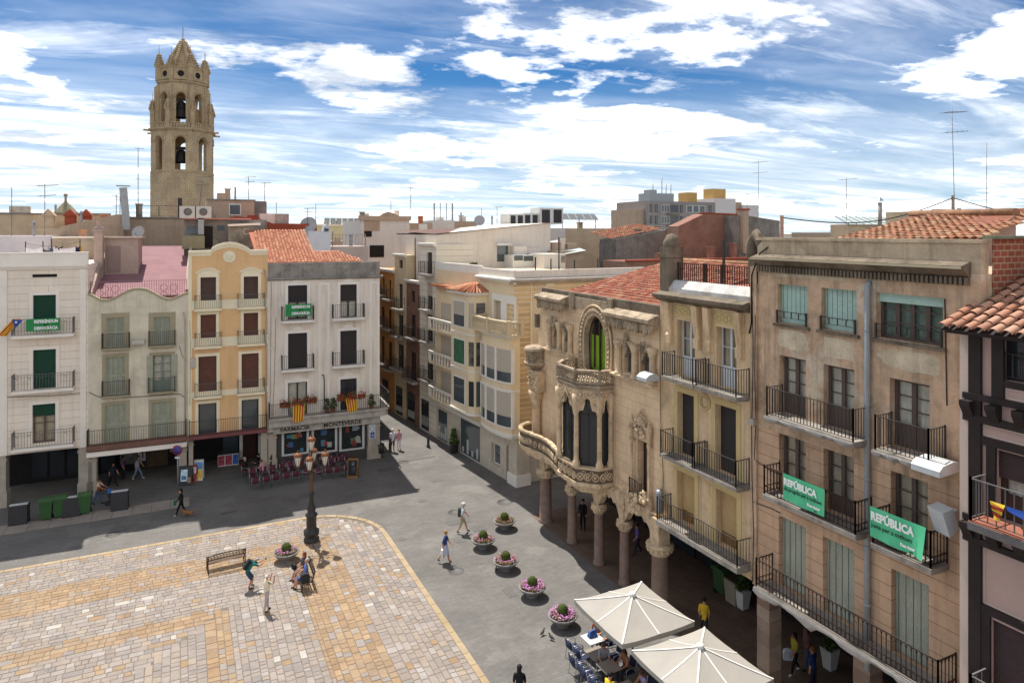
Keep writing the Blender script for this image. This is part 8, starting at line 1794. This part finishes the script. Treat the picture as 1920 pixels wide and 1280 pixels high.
for i in range(7):
    k = 6; vs = []
    for j in range(k+1):
        g = j/k
        for q in (0, 1): f = (i+q)/7; vs.append((-.05+f*.5-g*.75+.0, -.08*math.sin(f*7+g*4), -g*.95+f*.1-.1*f*g))
    MB().add(vs, [(2*j, 2*j+1, 2*j+3, 2*j+2) for j in range(k)], True).build('stripe', BRD if i % 2 else BYL, e)
MB().add([(0, -.1, .02), (.55, -.12, .0), (.15, -.12, -.5)], [(0, 1, 2)]).build('blue_triangle', BBL, e); MB().add([(.2+(.09 if q % 2 == 0 else .04)*math.cos(q*.628+1.57), -.135, -.12+(.09 if q % 2 == 0 else .04)*math.sin(q*.628+1.57)) for q in range(10)], [list(range(10))]).build('star', BW, e); MB().tube([(.0, 0, -.9), (.75, -.1, .1)], .012, 5).build('pole', WHITE, e)
e = thing('flag', 'small striped flag knotted to the half timbered balcony rail', 'flag', HT.wpt(HT.su(1858, -.74), -.76, HT.px(1860, 938, -.74)[1]), HT.rz, 'striped flags')
for i in range(5): MB().add([(.0+.02*i, -.03-.03*math.sin(i), -.08*i), (.34-.025*i, -.03+.02*math.cos(i), -.09*i), (.32-.025*i, -.03-.02*math.cos(i), -.09*(i+1)), (.02+.02*i, -.03+.03*math.sin(i), -.08*(i+1))], [(0, 1, 2, 3)]).build('stripe', BRD if i % 2 else BYL, e)
MB().add([(.36, -.02, .0), (1.3, -.02, .0), (1.3, -.04, -.14), (.8, -.07, -.18), (.4, -.04, -.1)], [(0, 1, 2, 3, 4)]).build('blue_cloth', BBL, e)
FLO = mat('red_geranium', 'a8362e', .8, .1, 10, rnd=.3)
def flowerbox(u0, u1, v, label, red=True, r=.28, n=260):
    y = -.8; x0, x1 = L4.su(u0, y), L4.su(u1, y); z = L4.px((u0+u1)/2, v, y)[1]; e = thing('flower_box', label, 'plant', L4.wpt((x0+x1)/2, y, z), L4.rz, 'balcony flowers'); w = (x1-x0)/2; mb = MB(); m2 = MB()
    MB().add([(-w*.9, -.1, -.22), (w*.9, -.1, -.22), (w*.9, .1, -.22), (-w*.9, .1, -.22), (-w*.95, -.13, -.02), (w*.95, -.13, -.02), (w*.95, .13, -.02), (-w*.95, .13, -.02)], [(0, 3, 2, 1), (4, 5, 6, 7), (0, 1, 5, 4), (1, 2, 6, 5), (2, 3, 7, 6), (3, 0, 4, 7)]).build('trough', mat('terracotta_pot', '8a5540', .85, .1), e)
    for i in range(n): c_ = (random.uniform(-w, w), random.gauss(-.05, .14), random.gauss(0, r*.5)); leafquad(m2 if (red and random.random() < .5) else mb, c_, (random.gauss(0, 1), random.gauss(-.5, 1), random.gauss(.5, 1)), .045)
    mb.build('foliage', GLEAF, e, kind='stuff')
    if m2.v: m2.build('blossom', FLO, e, kind='stuff')
flowerbox(524, 545, 757, 'red geranium box left of the striped flag'); flowerbox(547, 572, 752, 'red geranium box above the striped flag'); flowerbox(573, 594, 749, 'full red geranium box right of the striped flag', n=360); flowerbox(632, 648, 745, 'red geraniums left of the askew flag'); flowerbox(652, 668, 741, 'rusty geraniums above the askew flag'); flowerbox(671, 685, 740, 'small geranium trough near the balcony corner', n=150)
for u, v, l in ((613, 768, 'leafy pot plant in the middle of the pharmacy balcony'), (625, 766, 'slim pot plant beside the balcony door'), (697, 757, 'bushy pot plant at the balcony corner')):
    e = thing('balcony_plant', l, 'plant', L4.wpt(L4.su(u, -.45), -.45, zB4), 0, 'balcony pot plants'); MB().lathe([(.12, 0), (.18, .3), (.2, .32), (0, .3)], (0, 0, 0), 12).build('pot', mat('terracotta_pot', '8a5540'), e); mb = MB(); shrub(mb, (0, 0, .28), .3, .75, 130, .06); mb.build('foliage', GLEAF, e, kind='stuff')

# ------------------------------------------------------------------ roof-top clutter: aerials, dishes, washing, air conditioners, cables
AER = mat('aerial_metal', '77736f', .5, .1, 5, metal=.4)
def aerial(u, vb, vt, y, label, kind=0, lean=0):
    a, t = aty(u, vb, y), aty(u+lean, vt, y); e = thing('aerial', label, 'aerial', a, ang(0), 'roof aerials'); M_ = Matrix.Rotation(-ang(0), 4, 'Z'); d = M_ @ (t-a); w = max(.02, y*.00042)
    MB().tube([(0, 0, 0), d], w, 5).build('mast', AER, e); h = d.z
    def yagi(zf, L, el, r_): 
        c_ = d*zf; q = Vector((math.cos(r_), math.sin(r_), .08)); s = Vector((-q.y, q.x, 0)); mb = MB(); mb.bar(c_-q*L*.35, c_+q*L*.65, w*1.2)
        for i in range(el): p_ = c_-q*L*.35+q*L*(i+.2)/el; mb.bar(p_-s*L*.22*(1-.05*i), p_+s*L*.22*(1-.05*i), w*.8)
        mb.build('antenna', AER, e)
    if kind == 0: yagi(.96, h*.22+.6, 7, .2)
    elif kind == 1: yagi(.97, .2*h+.6, 8, .3); yagi(.78, .18*h+.5, 5, .1)
    elif kind == 2: yagi(.99, .9, 3, 1.2); yagi(.55, .8, 5, 2.0)
    return e
for a in ((22, 450, 350, 62, 'tall roof aerial at the far left with a broad top', 2), (84, 445, 345, 62, 'roof aerial above the washing with two crossbars', 1), (218, 408, 365, 67, 'pair-of-yagis aerial left of the tilted flue', 1), (225, 408, 368, 67, 'second aerial left of the tilted flue', 0), (259, 405, 277, 70, 'very tall thin mast left of the bell tower', 2), (372, 405, 330, 70, 'leaning aerial in front of the bell tower', 1, 8), (466, 378, 331, 73, 'aerial on the brown rooftop cabin', 1), (496, 378, 342, 75, 'lattice aerial on the dark annex', 1), (518, 415, 378, 100, 'short aerial over the rust red parapet', 0), (577, 422, 390, 66, 'forked aerial at the end of the rust red parapet', 1), (592, 425, 382, 70, 'plain pole behind the pale blue annex', 3), (733, 405, 376, 79, 'thin aerial on the shaped gable', 3), (770, 408, 352, 79, 'tall lattice mast beside the shaped gable', 2), (903, 425, 390, 70, 'pole aerial left of the coolers', 3), (932, 420, 387, 70, 'pole aerial beside the low coolers', 0), (1422, 405, 301, 51, 'tall aerial with long elements above the brick gable', 1), (1401, 405, 362, 51, 'short aerial beside the brick gable', 0), (1587, 425, 333, 35, 'aerial behind the sheet-metal roof', 0), (1790, 400, 205, 29, 'tallest aerial on the right with two yagis', 1, -5), (1850, 400, 268, 29, 'thin bare pole at the right edge of the sky', 3)):
    aerial(*a)
DISH = mat('dish_grey', 'a3a3a1', .6, .12, 4)
def dish(u, v, y, r, label):
    p = aty(u, v, y); e = thing('satellite_dish', label, 'dish', p, ang(-90)+R(90), 'satellite dishes'); mb = MB(); mb.lathe([(0, .0), (r*.5, r*.05), (r*.85, r*.15), (r, r*.22), (r*.98, r*.24)], (0, 0, 0), 20); mb.xf(Matrix.Rotation(R(70), 4, 'X')); mb.build('reflector', DISH, e); MB().tube([(0, .02, 0), (0, .1, -.2), (0, .12, -r-.5)], .03, 5).build('mast', METAL, e); MB().bar((0, 0, -r*.8), (0, -r*1.0, -.1), .025).box(-.05, .05, -r-.05, -r+.05, -.15, -.02).build('receiver', METAL, e)
for a in ((137, 486, 53, .42, 'satellite dish on the cream house parapet'), (260, 436, 60, .5, 'satellite dish above the pink terrace roof'), (579, 423, 66, .8, 'large satellite dish behind the pharmacy roof'), (899, 414, 70, .6, 'round dish beside the white stair box'), (1017, 436, 60, .65, 'satellite dish on the white party wall'), (30, 481, 56, .4, 'half hidden dish by the washing')): dish(*a)
# tilted flue
p = aty(238, 424, 66); q = aty(231, 352, 66); e = thing('metal_flue', 'tilted square metal flue left of the bell tower', 'flue', p); MB().bar((0, 0, -.3), q-p, .55).build('duct', METAL, e); MB().bar((q-p)+Vector((-.5, 0, .15)), (q-p)+Vector((.5, 0, .15)), .8, .06).build('rain_cap', METAL, e)
e = thing('chimney_flue', 'slim metal chimney with a conical cap behind the tiled attic', 'chimney', aty(1650, 418, 31)); hh = aty(1650, 380, 31).z-aty(1650, 418, 31).z; MB().tube([(0, 0, -.5), (0, 0, hh)], .13, 10).build('pipe', mat('buff_pipe', 'a3978a', .7, .1), e); MB().lathe([(.26, hh+.12), (0, hh+.38)], (0, 0, 0), 12).build('cap', METAL, e); MB().tube([(.1, 0, hh-.02), (.1, 0, hh+.14)], .015, 4).tube([(-.1, 0, hh-.02), (-.1, 0, hh+.14)], .015, 4).build('stay', METAL, e)
# air conditioners on the orange house annex
for u, l in ((352, 'air conditioner with a round fan behind the orange house'), (381, 'second air conditioner, next to the flue behind the orange house')):
    p = aty(u, 409, 60.5); e = thing('air_conditioner', l, 'air conditioner', p, 0, 'rooftop air conditioners'); MB().box(-.6, .6, -.25, .25, 0, .95).build('casing', c('c2bfb8', .08), e); disc(MB(), .32, -.255, .5).build('fan_grille', c('6d6b68', .1), e); MB().torus((0, -.27, .5), .32, .025, 18, 4).build('fan_ring', c('c2bfb8'), e)
# washing on the left terrace
e = thing('washing_line', 'white sheets and dark clothes drying on the roof terrace', 'laundry', (0, 0, 0)); a, b_ = aty(48, 462, 57), aty(150, 458, 57)
for t in (0, 1):
    q = (a, b_)[t]
    for d in (0, 1.0): MB().bar((q.x+d, 57, 11.5), (q.x+d, 57, q.z+.35), .06).build('post', IRON, e)
MB().tube([a+(b_-a)*(i/8)+Vector((0, 0, .2-.25*math.sin(math.pi*i/8))) for i in range(9)], .012, 4).build('line', IRON, e)
for u0, u1, v0, v1, h in ((48, 80, 464, 484, 'd9d6d8'), (80, 100, 466, 482, '55525c'), (100, 141, 463, 482, 'cdc9ce'), (142, 149, 461, 478, '2c2748'), (90, 98, 463, 468, '2f5f8a'), (104, 118, 461, 467, '23222a'), (149, 153, 460, 470, 'b59a3a')):
    p0, p1 = aty(u0, v0, 56.9), aty(u1, v1, 56.9); n = 8; vs = []
    for i in range(n+1): f_ = i/n; x = p0.x+(p1.x-p0.x)*f_; vs += [(x, 56.9+.05*math.sin(i*1.7), p0.z-.25*math.sin(math.pi*f_)*.5), (x, 56.9+.08*math.sin(i*1.3), p1.z+.1*math.sin(i))]
    MB().add(vs, [(2*i, 2*i+2, 2*i+3, 2*i+1) for i in range(n)], True).build('hanging_cloth', cloth(h), e)
# overhead cable across the roofs on the right, and cables on the facades
def cable(pts, r, label, m=RUB): mb = MB(); mb.tube(pts, r, 5); return link('cable', mb.mesh('cable', m), None, label=label, cat='cable')
A_, B2, C2_ = aty(1466, 408, 24), aty(1787, 371, 24), aty(1935, 404, 22); pts = []
for p, q, s in ((A_, B2, .75), (B2, C2_, .12)):
    for i in range(13): f_ = i/12; pts.append(p.lerp(q, f_)-Vector((0, 0, s*math.sin(math.pi*f_))))
cable(pts, .028, 'black cable sagging from the roof post to the right edge')
for u, v0, v1, y, l in ((1466, 452, 404, 24, 'grey wooden post holding the left end of the black cable'), (1787, 402, 366, 24, 'rusty post carrying the black cable over the tiled roof')):
    a, t = aty(u, v0, y), aty(u, v1, y); MB().bar(a, t, .12).build('post', T_BR, None, label=l, cat='post', group='cable posts').name = 'cable_post'
p = aty(1798, 460, 20.5); t = aty(1798, 391, 20.5); MB().bar(p-Vector((0, 0, .5)), t, .13).build('iron_post', IRON, None, label='thick dark iron post on the tan house parapet', cat='post')
for u, vb, vt in ((1004, 510, 482), (1033, 512, 485), (1048, 508, 445), (1077, 508, 487), (1121, 510, 485)): 
    p, t = aty(u, vb, 43), aty(u, vt, 43); MB().bar(p-Vector((0, 0, .3)), t, .07).build('terrace_post', IRON, None, label='thin iron post on the bay corner house terrace, '+{1004: 'farthest from the modernist roof', 1033: 'second in the row', 1048: 'tallest of the row', 1077: 'fourth in the row', 1121: 'closest to the modernist roof'}[u], cat='post', group='terrace posts')
p = aty(1357, 500, 26); t = aty(1357, 450, 26); MB().bar(p-Vector((0, 0, 1)), t, .1).build('iron_post', IRON, None, label='dark iron post on the red terrace of the ochre house', cat='post')
R1.part(MB().tube([(.95, .1, zP_+.0), (.55, -.15, 16.2), (.35, -.2, 15.7), (.15, -.14, 15.4), (.12, -.13, 13.6), (.0, -.12, 13.2)], .03, 5), 'facade_cable', RUB); R2.part(MB().tube([(.05, -.05, 13.5), (.1, -.06, 9), (.3, -.05, 6), (.2, -.05, 5)], .015, 4), 'facade_cable', RUB)
# hood lamp at the edge of the modernist house
mb = MB(); mb.prism([(-.5, -.1), (-.5, .05), (-.3, .2), (.0, .24), (.25, .1), (.25, -.1)], -.35, .35, 'x'); mb.xf(Matrix.Translation((CN.W-.1, -.45, CN.px(1238, 714, -.5)[1]))); CN.part(mb, 'floodlight', mat('lamp_white', 'c2c5c4'))
# shrub on the roof of the tiled bay house
p = aty(888, 507, 50); e = thing('roof_shrub', 'small round shrub on the roof behind the tiled bay', 'plant', p-Vector((0, 0, .3))); mb = MB(); shrub(mb, (0, 0, .2), .7, .7, 260, .09); mb.build('foliage', mat('dry_shrub_leaf', '6b6036', .85, .25, 8, rnd=.4), e, kind='stuff'); MB().tube([(0, 0, -.6), (0, 0, .5)], .05, 5).build('stem', WOODD, e)

bpy.data.scenes.remove(TMPS)
